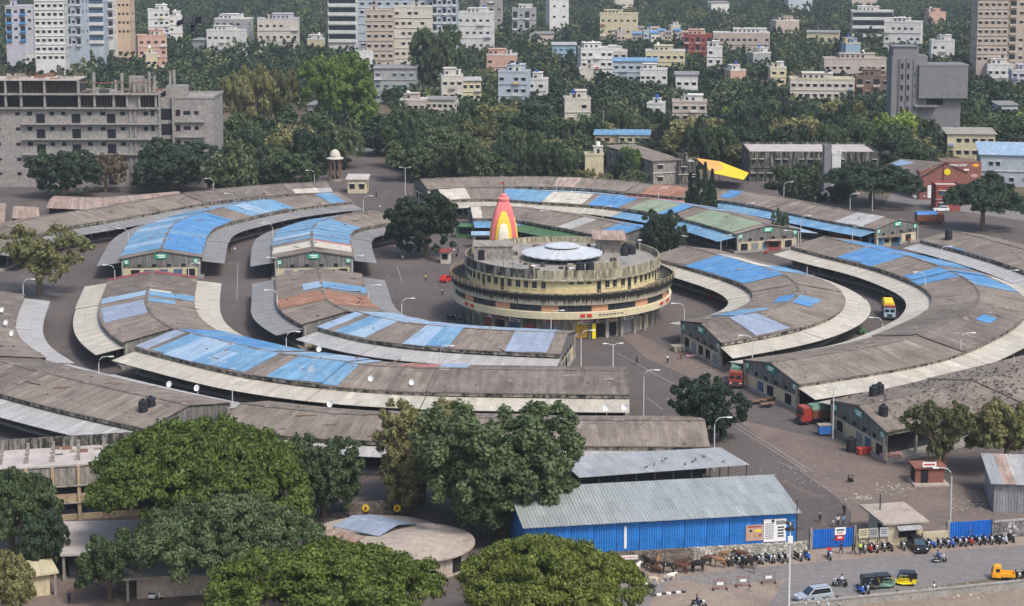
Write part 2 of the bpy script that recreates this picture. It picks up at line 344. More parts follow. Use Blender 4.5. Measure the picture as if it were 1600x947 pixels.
# ------------------------------------------------------------------ ground, yard, road
def sheetpoly(name, pix, z, mat, world=None):
    b = MB(); pts = [G(*p) for p in pix] if pix else [Vector((*p, 0)) for p in world]
    b.face([(p.x, p.y, z) for p in pts]); return struct(name, b, mat)
sheetpoly('ground', None, 0, 'ground_scrub', [(-4000,-200),(4000,-200),(4000,6000),(-4000,6000)])
sheetpoly('market_yard', [(-420,947),(-320,700),(-300,300),(400,268),(530,240),(555,236),(585,236),(640,258),(900,262),(1250,280),(1330,300),(1480,318),(1600,330),(1900,420),(1900,800),(1600,832),(1240,862),(985,886),(900,947)], .004, 'asphalt_yard')
sheetpoly('yard_dirt', [(1150,655),(1300,690),(1420,735),(1600,790),(1900,800),(1600,838),(1330,850),(1330,800),(1300,770)], .008, 'yard_dirt')
sheetpoly('loading_apron', [(930,490),(1075,560),(1180,580),(1170,600),(1080,590),(1010,560)], .008, 'yard_dirt')
sheetpoly('tree_court', [(-200,830),(120,870),(330,900),(480,880),(480,1000),(-200,1010)], .008, 'yard_dirt')
sheetpoly('road', [(880,1000),(960,915),(1100,886),(1300,873),(1600,842),(1900,808),(1900,915),(1600,897),(1290,940),(1200,1010)], .008, 'asphalt_road')
sheetpoly('road_verge', [(900,935),(985,884),(1240,862),(1330,853),(1600,830),(1600,852),(1300,876),(1130,892),(990,912)], .012, 'verge_dirt')
sheetpoly('road_shoulder', [(1000,960),(1050,905),(1120,915),(1230,905),(1190,960),(1150,1010),(990,1010)], .012, 'verge_dirt')
sheetpoly('vacant_plot', [(1180,990),(1240,945),(1330,930),(1600,906),(1900,880),(1900,1010),(1180,1040)], .016, 'verge_dirt')
sheetpoly('open_field', [(330,255),(400,238),(470,215),(420,185),(370,190),(330,225)], .004, 'dry_field')
sheetpoly('street', [(555,238),(585,238),(600,205),(588,180),(566,180),(560,205)], .008, 'asphalt_road')
sheetpoly('market_street', [(1380,322),(1500,330),(1600,345),(1700,340),(1600,318),(1490,296),(1400,290)], .008, 'asphalt_road')
def stripe(name, p0, p1, wd=.15, z=.02, mat='white_paint'):
    a, c = G(*p0), G(*p1); d = (c - a).normalized(); n = Vector((-d.y, d.x, 0)) * wd/2
    b = MB(); b.face([(q.x, q.y, z) for q in (a-n, c-n, c+n, a+n)]); return struct(name, b, mat)
plain('paint_worn', (.28,.26,.25), .4, 1.2, .9)
for a, c in (((965,552),(1060,604)), ((1035,640),(1010,620)), ((1145,665),(1262,738)), ((1150,662),(1270,737)), ((1215,722),(1262,738)), ((372,410),(370,470)), ((62,500),(78,478)), ((620,415),(628,440)), ((1250,735),(1300,770))): stripe('road_marking', a, c, .16, .02, 'paint_worn')

# ------------------------------------------------------------------ market sheds
ZR, ZE, ZM = 6.6, 4.95, 5.8
def spline(P, step=2.2):
    P = [Vector(p[:2]) for p in P]; Q = [P[0]*2 - P[1]] + P + [P[-1]*2 - P[-2]]; out = []
    for i in range(1, len(Q) - 2):
        a, b, c, d = Q[i-1:i+3]; n = max(2, int((c-b).length / step))
        for k in range(n):
            t = k / n; out.append(.5*((2*b) + (c-a)*t + (2*a-5*b+4*c-d)*t*t + (-a+3*b-3*c+d)*t**3))
    out.append(P[-1])
    for _ in range(14): out = [out[0]] + [(out[i-1] + out[i]*2 + out[i+1])/4 for i in range(1, len(out)-1)] + [out[-1]]
    return out
class Path:
    def __init__(s, P, sk=(0,0)):
        s.sk = sk; s.p = spline(P); n = len(s.p); s.L = [0]
        for a, b in zip(s.p[:-1], s.p[1:]): s.L.append(s.L[-1] + (b-a).length)
        s.len = s.L[-1]; s.n = []
        for i in range(n):
            t = (s.p[min(n-1,i+1)] - s.p[max(0,i-1)]).normalized(); s.n.append(Vector((-t.y, t.x)))
    def at(s, u, d=0, z=0):
        l = u * s.len
        if d: l += d*(s.sk[0]*max(0, 1-u/.16) + s.sk[1]*max(0, (u-.84)/.16))   # ends cut askew to the road
        i = max(0, min(len(s.p)-2, int(np.searchsorted(s.L, l) - 1))); t = (l - s.L[i]) / max(1e-6, s.L[i+1]-s.L[i])
        p = s.p[i] + (s.p[i+1]-s.p[i])*t; n = s.n[i].lerp(s.n[i+1], max(0,min(1,t))).normalized(); q = p + n*d
        return Vector((q.x, q.y, z))
    def tan(s, u): 
        a, b = s.at(max(0,u-.002)), s.at(min(1,u+.002)); return (b-a).normalized()
    def near(s, q):
        q = Vector(q[:2]); i = min(range(len(s.p)), key=lambda k: (s.p[k]-q).length); return s.L[i] / s.len
    def us(s, a, b, step=2.4):
        n = max(1, int((b-a)*s.len/step)); return [a + (b-a)*k/n for k in range(n+1)]
COLM = MB().box(-.17,.17,-.17,.17,0,4.1)
colmesh = COLM.mesh('column')
ALLSHEDS = []
def ribbon(b, path, us, d0, z0, d1, z1, th=.06, v0=0, v1=None):
    """a strip following the path between two offsets, with thickness and closed ends"""
    vv = v1 if v1 is not None else v0 + math.hypot(d1-d0, z1-z0); fl = d1 < d0
    for a, c in zip(us[:-1], us[1:]):
        A0, A1, C0, C1 = path.at(a,d0,z0), path.at(a,d1,z1), path.at(c,d0,z0), path.at(c,d1,z1); dn = Vector((0,0,-th))
        ua, uc = a*path.len, c*path.len
        q = [A0, C0, C1, A1]; uv = [(ua,v0),(uc,v0),(uc,vv),(ua,vv)]
        if fl: q, uv = q[::-1], uv[::-1]
        b.face(q, uv); b.face([p+dn for p in q[::-1]], uv[::-1])
        for s, e in ((A0,C0),(A1,C1)): b.face([s, s+dn, e+dn, e], [(ua,0),(ua,th),(uc,th),(uc,0)])
    for u in (us[0], us[-1]):
        p, q = path.at(u,d0,z0), path.at(u,d1,z1); b.face([p, q, q+Vector((0,0,-th)), p+Vector((0,0,-th))])
def strip_wall(b, path, us, d, z0, z1, th=.15):
    for a, c in zip(us[:-1], us[1:]):
        ua, uc = a*path.len, c*path.len
        for dd in (d-th/2, d+th/2):
            b.face([path.at(a,dd,z0), path.at(c,dd,z0), path.at(c,dd,z1), path.at(a,dd,z1)], [(ua,z0),(uc,z0),(uc,z1),(ua,z1)])
        b.face([path.at(a,d-th/2,z1), path.at(c,d-th/2,z1), path.at(c,d+th/2,z1), path.at(a,d+th/2,z1)])
        b.face([path.at(a,d-th/2,z0), path.at(c,d-th/2,z0), path.at(c,d+th/2,z0), path.at(a,d+th/2,z0)])
def shed(label, ridge, wl=9.4, wr=9.4, cl=5, cr=5, cml='canopy_cream', cmr='canopy_cream', seams=(), patches=(), g0=None, g1=None, roof='roof_fibre', col_step=5.2, sk=(0,0)):
    P = Path([G(x, y, ZR) for x, y in ridge], sk); org = tuple(P.at(.5, 0, 0)); rnd = random.Random(label)
    root = thing('market_shed', label, 'shed', org, group='curved market sheds round the yard')
    S = [0] + sorted(P.near(G(*p, ZM)) if isinstance(p, tuple) else p for p in seams) + [1]; dzs = []
    for k, (a, c) in enumerate(zip(S[:-1], S[1:])):
        dz = (0, .16, -.05, .1, -.12)[k % 5]; dzs.append(dz); g = .06 / P.len
        us = P.us(a+g, c-g); b = MB()
        ribbon(b, P, us, 0, ZR+dz, wl, ZE+dz, .14); ribbon(b, P, us, 0, ZR+dz, -wr, ZE+dz, .14)
        ob('roof_section', b, roof if k % 3 else ('roof_fibre', 'roof_fibre', 'roof_fibre_dark')[rnd.randrange(3)], root, org)
        b = MB(); ribbon(b, P, us, -.35, ZR+dz+.05, .0, ZR+dz+.13, .05); ribbon(b, P, us, 0, ZR+dz+.13, .35, ZR+dz+.05, .05); ob('ridge_cap', b, 'roof_fibre_dark', root, org)
        for side, wd in ((1, wl), (-1, wr)):
            b = MB(); strip_wall(b, P, us, side*(wd-.3), ZE+dz-.72, ZE+dz-.1, .2); ob('fascia', b, 'fascia', root, org)
            cw, cm = (cl, cml) if side > 0 else (cr, cmr)
            if cw:
                nsub = max(1, int((c-a)*P.len/26)); 
                for q in range(nsub):
                    ua, uc = a + (c-a)*q/nsub, a + (c-a)*(q+1)/nsub; j = rnd.uniform(-.12, .12); b = MB()
                    ribbon(b, P, P.us(ua+g, uc-g), side*(wd-.42), 4.16+j*.4, side*(wd+cw+j), 3.4+j*.8, .07)
                    mm = cm
                    if isinstance(cm, (list, tuple)): mm = cm[min(len(cm)-1, int((ua+uc)/2*len(cm)))]
                    ob('canopy', b, mm, root, org)
    def zoff(u):
        for k, (a, c) in enumerate(zip(S[:-1], S[1:])):
            if a <= u <= c: return dzs[k]
        return 0
    for (p0, p1, side, c0, c1, mat) in patches:
        a = P.near(G(*p0, ZM)) if isinstance(p0, tuple) else p0; c = P.near(G(*p1, ZM)) if isinstance(p1, tuple) else p1
        if a > c: a, c = c, a
        if c - a < .004: continue
        for sd in ((1,) if side == 'L' else (-1,) if side == 'R' else (1, -1)):
            wd = wl if sd > 0 else wr; zd = .075 + rnd.uniform(0, .03)
            # split at seams so that each sheet lies on its own roof section
            cuts = [a] + [s for s in S if a+.004 < s < c-.004] + [c]
            for u0, u1 in zip(cuts[:-1], cuts[1:]):
                ns = max(1, round((u1-u0)*P.len/4.3))                  # laid as separate sheets that never quite line up
                for e in range(ns):
                    ua, ub_ = u0+(u1-u0)*e/ns, u0+(u1-u0)*(e+1)/ns; o = zoff((ua+ub_)/2) + zd + .03*(e % 2) + rnd.uniform(0,.012); b = MB(); f = lambda q: ZR + (ZE-ZR)*q + o
                    k0 = c0 + (rnd.uniform(0,.03) if c0 > 0 else 0); k1 = c1 + rnd.uniform(-.05,.012); ov = rnd.uniform(0,.25)/P.len
                    alt = {'sheet_blue':'sheet_blue_worn','sheet_blue_worn':'sheet_blue_pale','sheet_blue_pale':'sheet_blue_worn','sheet_cream':'canopy_pale'}.get(mat, mat)
                    ribbon(b, P, P.us(ua, min(1, ub_+ov)), sd*wd*k0, f(k0), sd*wd*k1, f(k1), .05, v0=wd*c0); ob('roof_sheet', b, alt if rnd.random() < .16 else mat, root, org)
    # stones, sticks, tyres and rags that weigh the sheets down
    b = MB()
    for k in range(int(P.len*.55)):
        u = rnd.uniform(.02,.98); sd = rnd.choice((-1,1)); c_ = rnd.random(); wd = wl if sd > 0 else wr; p = P.at(u, sd*wd*c_, ZR+(ZE-ZR)*c_+zoff(u)+.08); a = rnd.uniform(0,PI); s_ = rnd.uniform(.08,.25); L_ = s_*(1 if rnd.random() < .7 else rnd.uniform(4,10))
        b.obox(p, Vector((math.cos(a),math.sin(a)))*L_, Vector((-math.sin(a),math.cos(a)))*s_*.5, p.z, p.z+s_*.6)
    o = ob('roof_debris', b, rnd.choice(['litter','steel_dark','wood']), root, org); o['kind'] = 'stuff'
    # platform, inner walls coloured near-black for the shade inside, columns
    b = MB(); us = P.us(0, 1, 4); ribbon(b, P, us, -(wr+.2), .55, wl+.2, .55, .55); ob('platform', b, 'concrete_raw', root, org)
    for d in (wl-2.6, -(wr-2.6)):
        b = MB(); strip_wall(b, P, P.us(.012, .988, 4), d, .55, 5.1, .2); ob('painted_shade_wall', b, 'dark_and_shade', root, org)
    n = int(P.len / col_step)
    for side, wd in ((1, wl), (-1, wr)):
        for k in range(n + 1):
            u = (k + .02) / (n + .04); p = P.at(u, side*(wd-.75), .3); t = P.tan(u)
            c = ob('column', colmesh, 'column', root, loc=Vector(p) - Vector(org), rz=math.atan2(t.y, t.x))
    for u, gk in ((0, g0), (1, g1)):
        if gk is None: gk = 'plain'
        gable(P, u, wl, wr, root, org, gk, rnd)
    ALLSHEDS.append((label, P, wl, wr, root, org)); return P
signmesh = {}
def gable(P, u, wl, wr, root, org, kind, rnd):
    t = P.tan(u) * (1 if u else -1); e = .004 if u == 0 else .996      # t points out of the shed
    A = P.at(u, -(wr-.35)); B = P.at(u, wl-.35); Mid = P.at(u)
    e_ = (B-A).normalized(); n_ = Vector((-e_.y, e_.x, 0)); t = n_ if n_.dot(Vector((t.x,t.y,0))) > 0 else -n_; inn = -t*.35
    def wall(b, d0, d1, z0, z1f, th=.16):
        p, q = P.at(u, d0) + inn, P.at(u, d1) + inn; L = abs(d1-d0)
        a, c = z1f(d0), z1f(d1)
        for off in (Vector((0,0,0)), -t*th):
            b.face([p+off+Vector((0,0,z0)), q+off+Vector((0,0,z0)), q+off+Vector((0,0,c)), p+off+Vector((0,0,a))], [(d0,z0),(d1,z0),(d1,c),(d0,a)])
        for x, h in ((p, a), (q, c)): b.face([x+Vector((0,0,z0)), x-t*th+Vector((0,0,z0)), x-t*th+Vector((0,0,h)), x+Vector((0,0,h))])
        b.face([p+Vector((0,0,a)), q+Vector((0,0,c)), q-t*th+Vector((0,0,c)), p-t*th+Vector((0,0,a))])
    top = lambda d: ZR - .22 - (ZR-ZE)*abs(d)/(wl if d > 0 else wr)
    b = MB(); wall(b, -(wr-.4), 0, 2.6, top); wall(b, 0, wl-.4, 2.6, top); ob('gable_cladding', b, 'cladding_grey', root, org)
    b = MB(); wall(b, -(wr-.6), wl-.6, 0, lambda d: 2.6, .2); ob('end_wall', b, 'plaster_cream' if kind != 'dark' else 'concrete_black', root, org)
    def board(d0, d1, z0, z1, mat, name, out=.06, par=None):
        p, q = P.at(u, d0) + inn + t*out, P.at(u, d1) + inn + t*out; b = MB()
        m = (p+q)/2; ax = (q-p)/2; ax = Vector((ax.x, ax.y)); ay = Vector((t.x, t.y))*.05
        b.obox(m, ax, ay, z0, z1); return ob(name, b, mat, par or root, org if not par else org)
    # doors and shutters in the masonry below
    k = -(wr-1.8)
    while k < wl - 2.5:
        board(k, k+1.9, .2, 2.25, rnd.choice(['shutter_grey','dark_void','shutter_cream','shutter_blue','dark_void']), 'shutter', .05); k += rnd.uniform(2.8, 3.6)
    for k in range(4): board(-5.5+k*3.3, -5.5+k*3.3+.9, 2.9, 3.5, 'dark_void', 'vent_opening', .05)
    if kind in ('signs', 'dark'):
        for d, wd, h, z in ((-(wr-1.6), .55, 1.05, 3.55), (0, 1.3, 1.1, 4.75), (wl-1.6, .55, 1.05, 3.55)):
            s = board(d-wd, d+wd, z, z+h, 'green_board', 'sign_board', .16)
            for r in range(2):
                board(d-wd*.7, d+wd*.7*(1 if r == 0 else .6), z+h*(.58-.36*r), z+h*(.8-.36*r), 'white_paint', 'lettering_line', .23)
A = dict
shed('inner ring shed with blue and cream roof sheets, left of the round leafy tree', [(490,392),(487,372),(487.5,357),(496,347),(521.7,340),(587.6,330)], cml='canopy_grey', cmr='canopy_grey', g0='signs', seams=(.5,),
     patches=[(.0,.03,'B',0,1,'roof_fibre'),(.09,.21,'B',.02,1,'sheet_cream'),(.09,.21,'R',0,.12,'sheet_blue'),(.21,.25,'R',0,1,'sheet_pink'),(.26,.34,'R',0,1,'sheet_blue_worn'),(.28,.33,'L',0,1,'sheet_blue_worn'),(.36,.72,'R',0,1,'sheet_blue_worn'),(.36,.8,'L',0,1,'sheet_blue_worn')])
shed('inner ring shed with a terracotta band, left of the road by the round building', [(497.6,417.5),(502,440),(503,460),(513,475),(542,487)], cml='canopy_grey', cmr='canopy_grey', g0='plain', seams=(.55,),
     patches=[(.33,.47,'L',0,1,'sheet_blue_worn'),(.33,.47,'R',0,.4,'sheet_blue_pale'),(.56,.86,'L',0,1,'sheet_rust'),(.56,.74,'R',0,1,'sheet_rust')])
shed('inner ring shed with pale blue roof panels in front of the round building', [(557,487),(616.7,503),(663.6,510),(722,514),(788,518),(888,522)], cml='canopy_grey', cmr='canopy_pale', seams=(.32,),
     patches=[(.0,.06,'R',0,1,'sheet_blue_pale'),((519,512),(562,521),'R',0,1,'sheet_blue_worn'),((632,533),(686,538),'R',0,1,'sheet_blue_worn'),((783,543),(852,545),'R',0,1,'sheet_blue_grey'),(.0,.93,'L',0,1,'sheet_blue_pale')])
shed('inner ring shed with blue roof curving round the right of the round building', [(1068,384),(1125,399),(1209,423),(1244,440),(1254,456),(1235,472),(1182,490),(1094,505)], cl=5, cr=5, sk=(0,.33), g1='signs', seams=((1209,423),(1252,450),(1182,490)),
     patches=[((1073,411),(1157,440),'R',0,1,'sheet_blue'),((1200,414),(1252,425),'L',0,1,'sheet_blue'),((1130,400),(1205,420),'L',.0,.5,'sheet_cream'),((1244,464),(1225,476),'L',.05,.5,'sheet_blue'),((1244,464),(1225,476),'R',0,.4,'sheet_blue'),((1236,509),(1205,518),'L',0,1,'sheet_blue_grey'),((1205,512),(1160,500),'L',0,.55,'sheet_blue_grey'),((1190,486),(1140,496),'R',0,.8,'sheet_blue_worn')])
shed('inner ring shed with blue and green canopies behind the striped temple spire', [(735,323),(805,322),(850,328),(902.5,338),(955,347),(1002,358)], cmr=['canopy_cream','sheet_blue_worn','sheet_blue_worn','sheet_green_dark','sheet_green_dark','sheet_blue'], g0='dark', seams=((868,332),),
     patches=[((874,352),(888,356),'R',0,1,'sheet_cream'),((735,330),(752,332),'R',0,1,'sheet_cream'),(.86,1,'R',0,1,'sheet_blue'),(.8,1,'L',0,1,'sheet_blue')])
shed('second ring shed roofed almost wholly in blue, left of the yard', [(251,392),(259,370),(269,351),(293,338),(349,325),(401,314),(465,305),(527,299)], cml='canopy_grey', cmr='canopy_grey', g0='signs', seams=((290,338),(400,314)),
     patches=[(.03,.53,'R',0,1,'sheet_blue'),(.03,.68,'L',0,1,'sheet_blue_worn'),((400,335),(470,322),'R',0,1,'sheet_blue_worn'),((535,317),(556,313),'R',0,1,'sheet_blue_pale'),(.7,.8,'L',0,1,'sheet_blue_worn')])
shed('second ring shed with cream canopies and red ridge end, left of the yard', [(239.5,422.5),(232,448),(228.5,465),(230,482),(243,500),(268,514)], g0='plain', seams=((228,462),),
     patches=[(0,.035,'B',0,1,'sheet_red'),(.38,.46,'B',0,1,'sheet_blue_worn'),(.53,.74,'R',.05,.95,'sheet_blue_grey'),(.5,.56,'L',0,.6,'sheet_blue_worn'),(.34,.37,'L',0,.5,'sheet_cream')])
shed('second ring shed, the longest in front, blue roof left and brown right', [(275,515),(352,534),(447,555),(520,565),(600,572),(679,576),(800,578),(982,580)], cl=4, seams=((395,575),(529,585),(690,585)),
     patches=[(0,.035,'R',0,1,'sheet_blue_grey'),((228,543),(365,580),'R',0,1,'sheet_blue_worn'),((300,553),(340,566),'R',.3,.8,'sheet_blue_pale'),((395,588),(529,599),'R',0,1,'sheet_blue_worn'),((285,516),(450,550),'L',0,1,'sheet_blue'),((455,552),(580,568),'L',0,1,'sheet_blue_pale'),((625,571),(680,573),'L',.1,1,'sheet_pink'),((683,574),(730,575),'L',.1,1,'sheet_blue_pale'),((760,612),(792,613),'R',0,1,'sheet_cream') if False else ((605,600),(625,602),'R',.0,1,'roof_fibre_dark')])
shed('second ring shed with blue roof bands, curving round the far right of the yard', [(1286,369),(1344,384),(1410,398),(1487,424),(1526,445),(1532,465),(1517,486),(1470,508),(1423,528),(1338,545),(1203,565)], sk=(0,.12), g1='signs', seams=((1352,412),(1487,430),(1517,486),(1423,528)),
     patches=[((1299,397),(1349,413),'R',0,1,'sheet_blue'),((1320,378),(1490,420),'L',0,1,'sheet_blue'),((1412,428),(1431,438),'R',0,1,'sheet_blue'),((1500,425),(1560,440),'L',0,.9,'sheet_blue'),((1530,440),(1585,452),'L',.0,1,'sheet_blue'),((1506,499),(1538,494),'L',.3,.62,'sheet_blue')])
shed('second ring shed of many coloured roof sheets at the back of the yard', [(684,296),(780,293),(850,299),(917.5,302),(990,308),(1075,321),(1130,331),(1201,351)], cmr=['canopy_cream','canopy_cream','canopy_cream','sheet_blue_worn','sheet_blue_worn'], cml='sheet_blue_pale', g1='signs', g0='plain', seams=((968,321),(1062,330)),
     patches=[(0,(738,310),'R',0,1,'sheet_cream'),((770,310),(838,312),'R',0,1,'sheet_blue_worn'),((840,312),(902,315),'R',0,1,'sheet_cream'),((914,316),(963,321),'R',0,1,'sheet_blue'),((974,323),(1022,330),'R',0,1,'sheet_green'),((1026,331),(1040,334),'R',0,1,'sheet_blue'),((1058,338),(1096,349),'R',0,1,'sheet_green'),((1098,349),(1130,358),'R',0,1,'sheet_green'),(0,.5,'L',0,1,'sheet_blue_worn'),(.55,.75,'L',0,1,'sheet_blue_pale')])
shed('outer ring shed of plain brown roof sweeping past the upper left', [(-60,380),(0,357),(52,341),(126,330),(218,314),(286,302),(420,289),(512,285)], cl=0, cmr='canopy_grey', seams=((100,364),(165,341),(308,312)), patches=[((455,297),(522,294),'R',.55,1,'sheet_cream')])
shed('outer ring shed at the left picture edge with pale grey canopy', [(-35,450),(-50,478),(-58,505),(-48,530),(-10,556)], cl=5, cr=4, cml='canopy_pale', seams=(.55,))
shed('outer ring shed with two black tanks on its roof, lower left', [(-70,547),(0,563),(81,586),(190,612),(296,634)], cml='canopy_pale', cmr='canopy_pale', seams=((81,586),), patches=[(.93,1,'R',.9,1,'plaster_white') if False else (.4,.45,'R',.0,.6,'roof_fibre_dark')])
shed('outer ring shed of brown roof behind the big trees in the foreground', [(375,630),(460,640),(552,648),(700,653),(848,655),(1102,656)], wl=8.4, wr=8.4, cmr='canopy_pale', cl=0, cr=2.5, seams=((552,690),(850,690)))
shed('outer ring shed dotted with birds at the right picture edge', [(1340,633),(1450,611),(1600,575),(1720,545)], cl=4, cr=0, sk=(.32,0), g0='signs', seams=((1500,600),), patches=[])
shed('outer ring shed of brown patched roof along the very back', [(656,280),(770,276),(920,279),(1000,286),(1080,293),(1155,298),(1213,307),(1276,319),(1340,331),(1404,342)], wl=8, cl=0, wr=8.6, cmr=['canopy_cream','sheet_blue_pale','sheet_blue_pale','sheet_pink','sheet_blue_worn','sheet_blue_worn','sheet_blue_worn'], g1='signs', seams=((800,285),(977,296),(1121,307),(1213,320)),
     patches=[((1003,296),(1066,303),'R',0,1,'sheet_rust'),((1123,305),(1142,309),'R',0,.8,'sheet_blue'),((860,290),(890,290),'R',0,1,'sheet_rust_pale'),((1318,340),(1345,347),'R',0,1,'canopy_pale')])
shed('outer ring shed with rooftop tank at the far right edge', [(1486,360),(1560,378),(1640,402),(1720,432)], cmr=['canopy_pale','canopy_pale','canopy_pale'], cl=0, seams=((1570,398),), patches=[((1480,378),(1560,398),'R',.93,1,'sheet_blue')])
# ------------------------------------------------------------------ round market building
def text(name, body, size, mat, parent, loc, rot, ext=.01, org=None):
    cu = bpy.data.curves.new('lettering', 'FONT'); cu.body = body; cu.size = size; cu.extrude = ext; cu.align_x = 'CENTER'; cu.align_y = 'CENTER'; cu.resolution_u = 2
    t = bpy.data.objects.new('tmp', cu); C.objects.link(t); dg = bpy.context.evaluated_depsgraph_get()
    me = bpy.data.meshes.new_from_object(t.evaluated_get(dg)); bpy.data.objects.remove(t)
    me.materials.clear(); me.materials.append(M[mat])
    o = bpy.data.objects.new(name, me); C.objects.link(o); o.parent = parent; o.location = loc; o.rotation_euler = rot; return o
RB = G(878, 497); rb = thing('round_market_building', 'round three storey market building with stained parapets and metal umbrella roof', 'building', RB)
def rad(px, half): return -PI/2 + math.asin(max(-.999, min(.999, (px-878)/half)))
def arcbox(b, r0, r1, a0, a1, z0, z1, n=None, m=0):
    n = n or max(1, int((a1-a0)/.05)); P = lambda r, a, z: (r*math.cos(a), r*math.sin(a), z)
    for i in range(n):
        A, B = a0+(a1-a0)*i/n, a0+(a1-a0)*(i+1)/n
        for r in (r0, r1): b.face([P(r,A,z0), P(r,B,z0), P(r,B,z1), P(r,A,z1)], [(A*r1,z0),(B*r1,z0),(B*r1,z1),(A*r1,z1)], m)
        for z in (z0, z1): b.face([P(r0,A,z), P(r0,B,z), P(r1,B,z), P(r1,A,z)], None, m)
    for A in (a0, a1): b.face([P(r0,A,z0), P(r1,A,z0), P(r1,A,z1), P(r0,A,z1)], None, m)
    return b
TAU = 2*PI
ob('ground_floor_wall', MB().lathe([(19.2,0),(19.2,4.7)], 72), 'concrete_stained', rb)
ob('fascia', MB().lathe([(19.2,4.6),(22.3,4.55),(22.45,5.9),(21.9,5.95)], 96), 'fascia_cream', rb)
ob('first_floor_wall', MB().lathe([(21.7,5.9),(21.7,7.4)], 96), 'concrete_stained', rb)
ob('balcony_band', MB().lathe([(21.7,7.3),(22.3,7.3),(23.1,9.4),(22.8,9.45),(22.6,9.1),(19.3,9.05)], 96), 'band_stained', rb)
ob('upper_wall', MB().lathe([(19.5,9.05),(19.5,11.7)], 96), 'wall_yellow', rb)
ob('parapet', MB().lathe([(19.4,11.6),(20.2,11.6),(20.2,11.85),(19.95,11.9),(19.95,13.7),(19.65,13.7),(19.6,12.45)], 96), 'yellow_stained', rb)
arc = MB(); arcbox(arc, 19.62, 19.985, -PI*.93, -PI*.6, 11.86, 13.72); ob('parapet_section', arc, 'concrete_black', rb)['label'] = 'blackened section of the roof parapet'
ob('roof_deck', MB().lathe([(0,12.5),(19.7,12.45)], 64), 'roof_deck', rb)
b = MB(); arcbox(b, 19.6, 20.0, rad(922,153), rad(962,153), 13.7, 15.1); ob('raised_parapet', b, 'yellow_stained', rb)
brick = [(723.5,736.5),(772,794),(842,868),(919,944),(988,1008),(1035,1044)]
br = [(rad(a,171), rad(c,171)) for a, c in brick]
for a, c in br:
    b = MB(); arcbox(b, 21.6, 21.8, a, c, 5.95, 7.32); ob('brick_panel', b, 'brick_panel', rb)
ends = [rad(706.5,172)] + [q for p in br for q in p] + [rad(1049,172)]
for k in range(0, len(ends), 2):
    a, c = ends[k], ends[k+1]; b = MB(); arcbox(b, 21.6, 21.74, a+.004, c-.004, 6.0, 7.25); wn = ob('strip_window', b, 'dark_glass', rb)
    for j in range(1, 4):
        q = a+(c-a)*j/4; b = MB(); arcbox(b, 21.7, 21.8, q-.0035, q+.0035, 6.0, 7.25); ob('mullion', b, 'steel_dark', wn)
for k in range(14):
    a = .12 + k*.21; b = MB(); arcbox(b, 21.6, 21.74, a, a+.13, 6.0, 7.25); ob('strip_window', b, 'dark_glass', rb)
up = [(690+a/5.92, 690+c/5.92, 0) for a, c in ((225,250),(258,280),(292,313),(332,355),(425,455),(485,517),(607,642),(680,720),(752,790),(825,865),(907,945))] + [(690+380/5.92, 690+400/5.92, 1), (690+545/5.92, 690+575/5.92, 1)]
up += [(900+a/5.92, 900+c/5.92, 0) for a, c in ((232,270),(302,337),(377,412),(500,525),(558,582),(603,627),(645,663),(683,698),(740,748))] + [(900+157/5.92, 900+192/5.92, 1), (900+440/5.92, 900+470/5.92, 1), (900+715/5.92, 900+728/5.92, 1)] + [(884,891,2),(897,905.5,2),(911,918,2)]
for x0, x1, kd in up:
    a, c = rad(x0, 149.5), rad(x1, 149.5); b = MB(); z0, z1 = ((10.0,11.35),(9.1,11.35),(10.95,11.35))[kd]
    arcbox(b, 19.4, 19.56, a, c, z0, z1); o = ob('door' if kd == 1 else 'window', b, 'dark_glass', rb)
    if kd == 0:
        b = MB(); arcbox(b, 19.5, 19.72, a-.004, c+.004, z0-.1, z0); ob('sill', b, 'fascia_cream', o)
        b = MB(); arcbox(b, 19.5, 19.62, (a+c)/2-.002, (a+c)/2+.002, z0, z1); ob('mullion', b, 'plaster_brown', o)
rl = MB()
for z in (9.95, 10.4): rl.tube([(22.9*math.cos(TAU*k/96), 22.9*math.sin(TAU*k/96), z) for k in range(97)], .035, 4, cap=False)
ob('railing', rl, 'rail_ochre', rb)
pm = MB().box(-.05,.05,-.05,.05,0,1.05).mesh('railing_post')
for k in range(64): ob('railing_post', pm, 'rail_ochre', rb, loc=(22.9*math.cos(TAU*k/64), 22.9*math.sin(TAU*k/64), 9.4))
# shop fronts
shopcol = ['shutter_grey','shutter_red','shutter_grey','shutter_blue','shutter_cream','shutter_grey']
segs = [(735,752,'shutter_grey'),(754,772,'shutter_red'),(775,793,'dark_void'),(796,817,'shutter_blue'),(820,833,'shutter_red'),(847,872,'shutter_grey'),(886,902,'shutter_yellow'),(903,918,'shutter_yellow'),(925,957,'dark_void'),(967,985,'shutter_grey'),(996,1009,'shutter_cream'),(1014,1024,'shutter_grey')]
for k, (x0, x1, mt) in enumerate(segs):
    a, c = rad(x0, 149), rad(x1, 149); b = MB(); arcbox(b, 19.1, 19.35, a, c, .2, 2.9); sh = ob('shop_shutter', b, mt, rb)
    b = MB(); arcbox(b, 19.2, 19.75, a, c, 3.05, 4.1); sg = ob('shop_sign', b, ('cream_paint','white_paint','plaster_pink','white_paint','sheet_green_dark','plaster_beige')[k % 6], rb)
    for r, mm in ((3.62, 'red_paint' if k in (6,7,5) else 'steel_dark'), (3.2, 'steel_dark')):
        b = MB(); q = (c-a)*.12; arcbox(b, 19.7, 19.79, a+q, c-q*(1 if r > 3.4 else 3), r, r+.26); ob('lettering_line', b, mm, sg)
for k in range(36):
    a = -PI/2 + (k+.5)*TAU/36; b = MB(); arcbox(b, 19.2, 20.0, a-.018, a+.018, 0, 4.6); ob('pier', b, 'concrete_stained', rb)
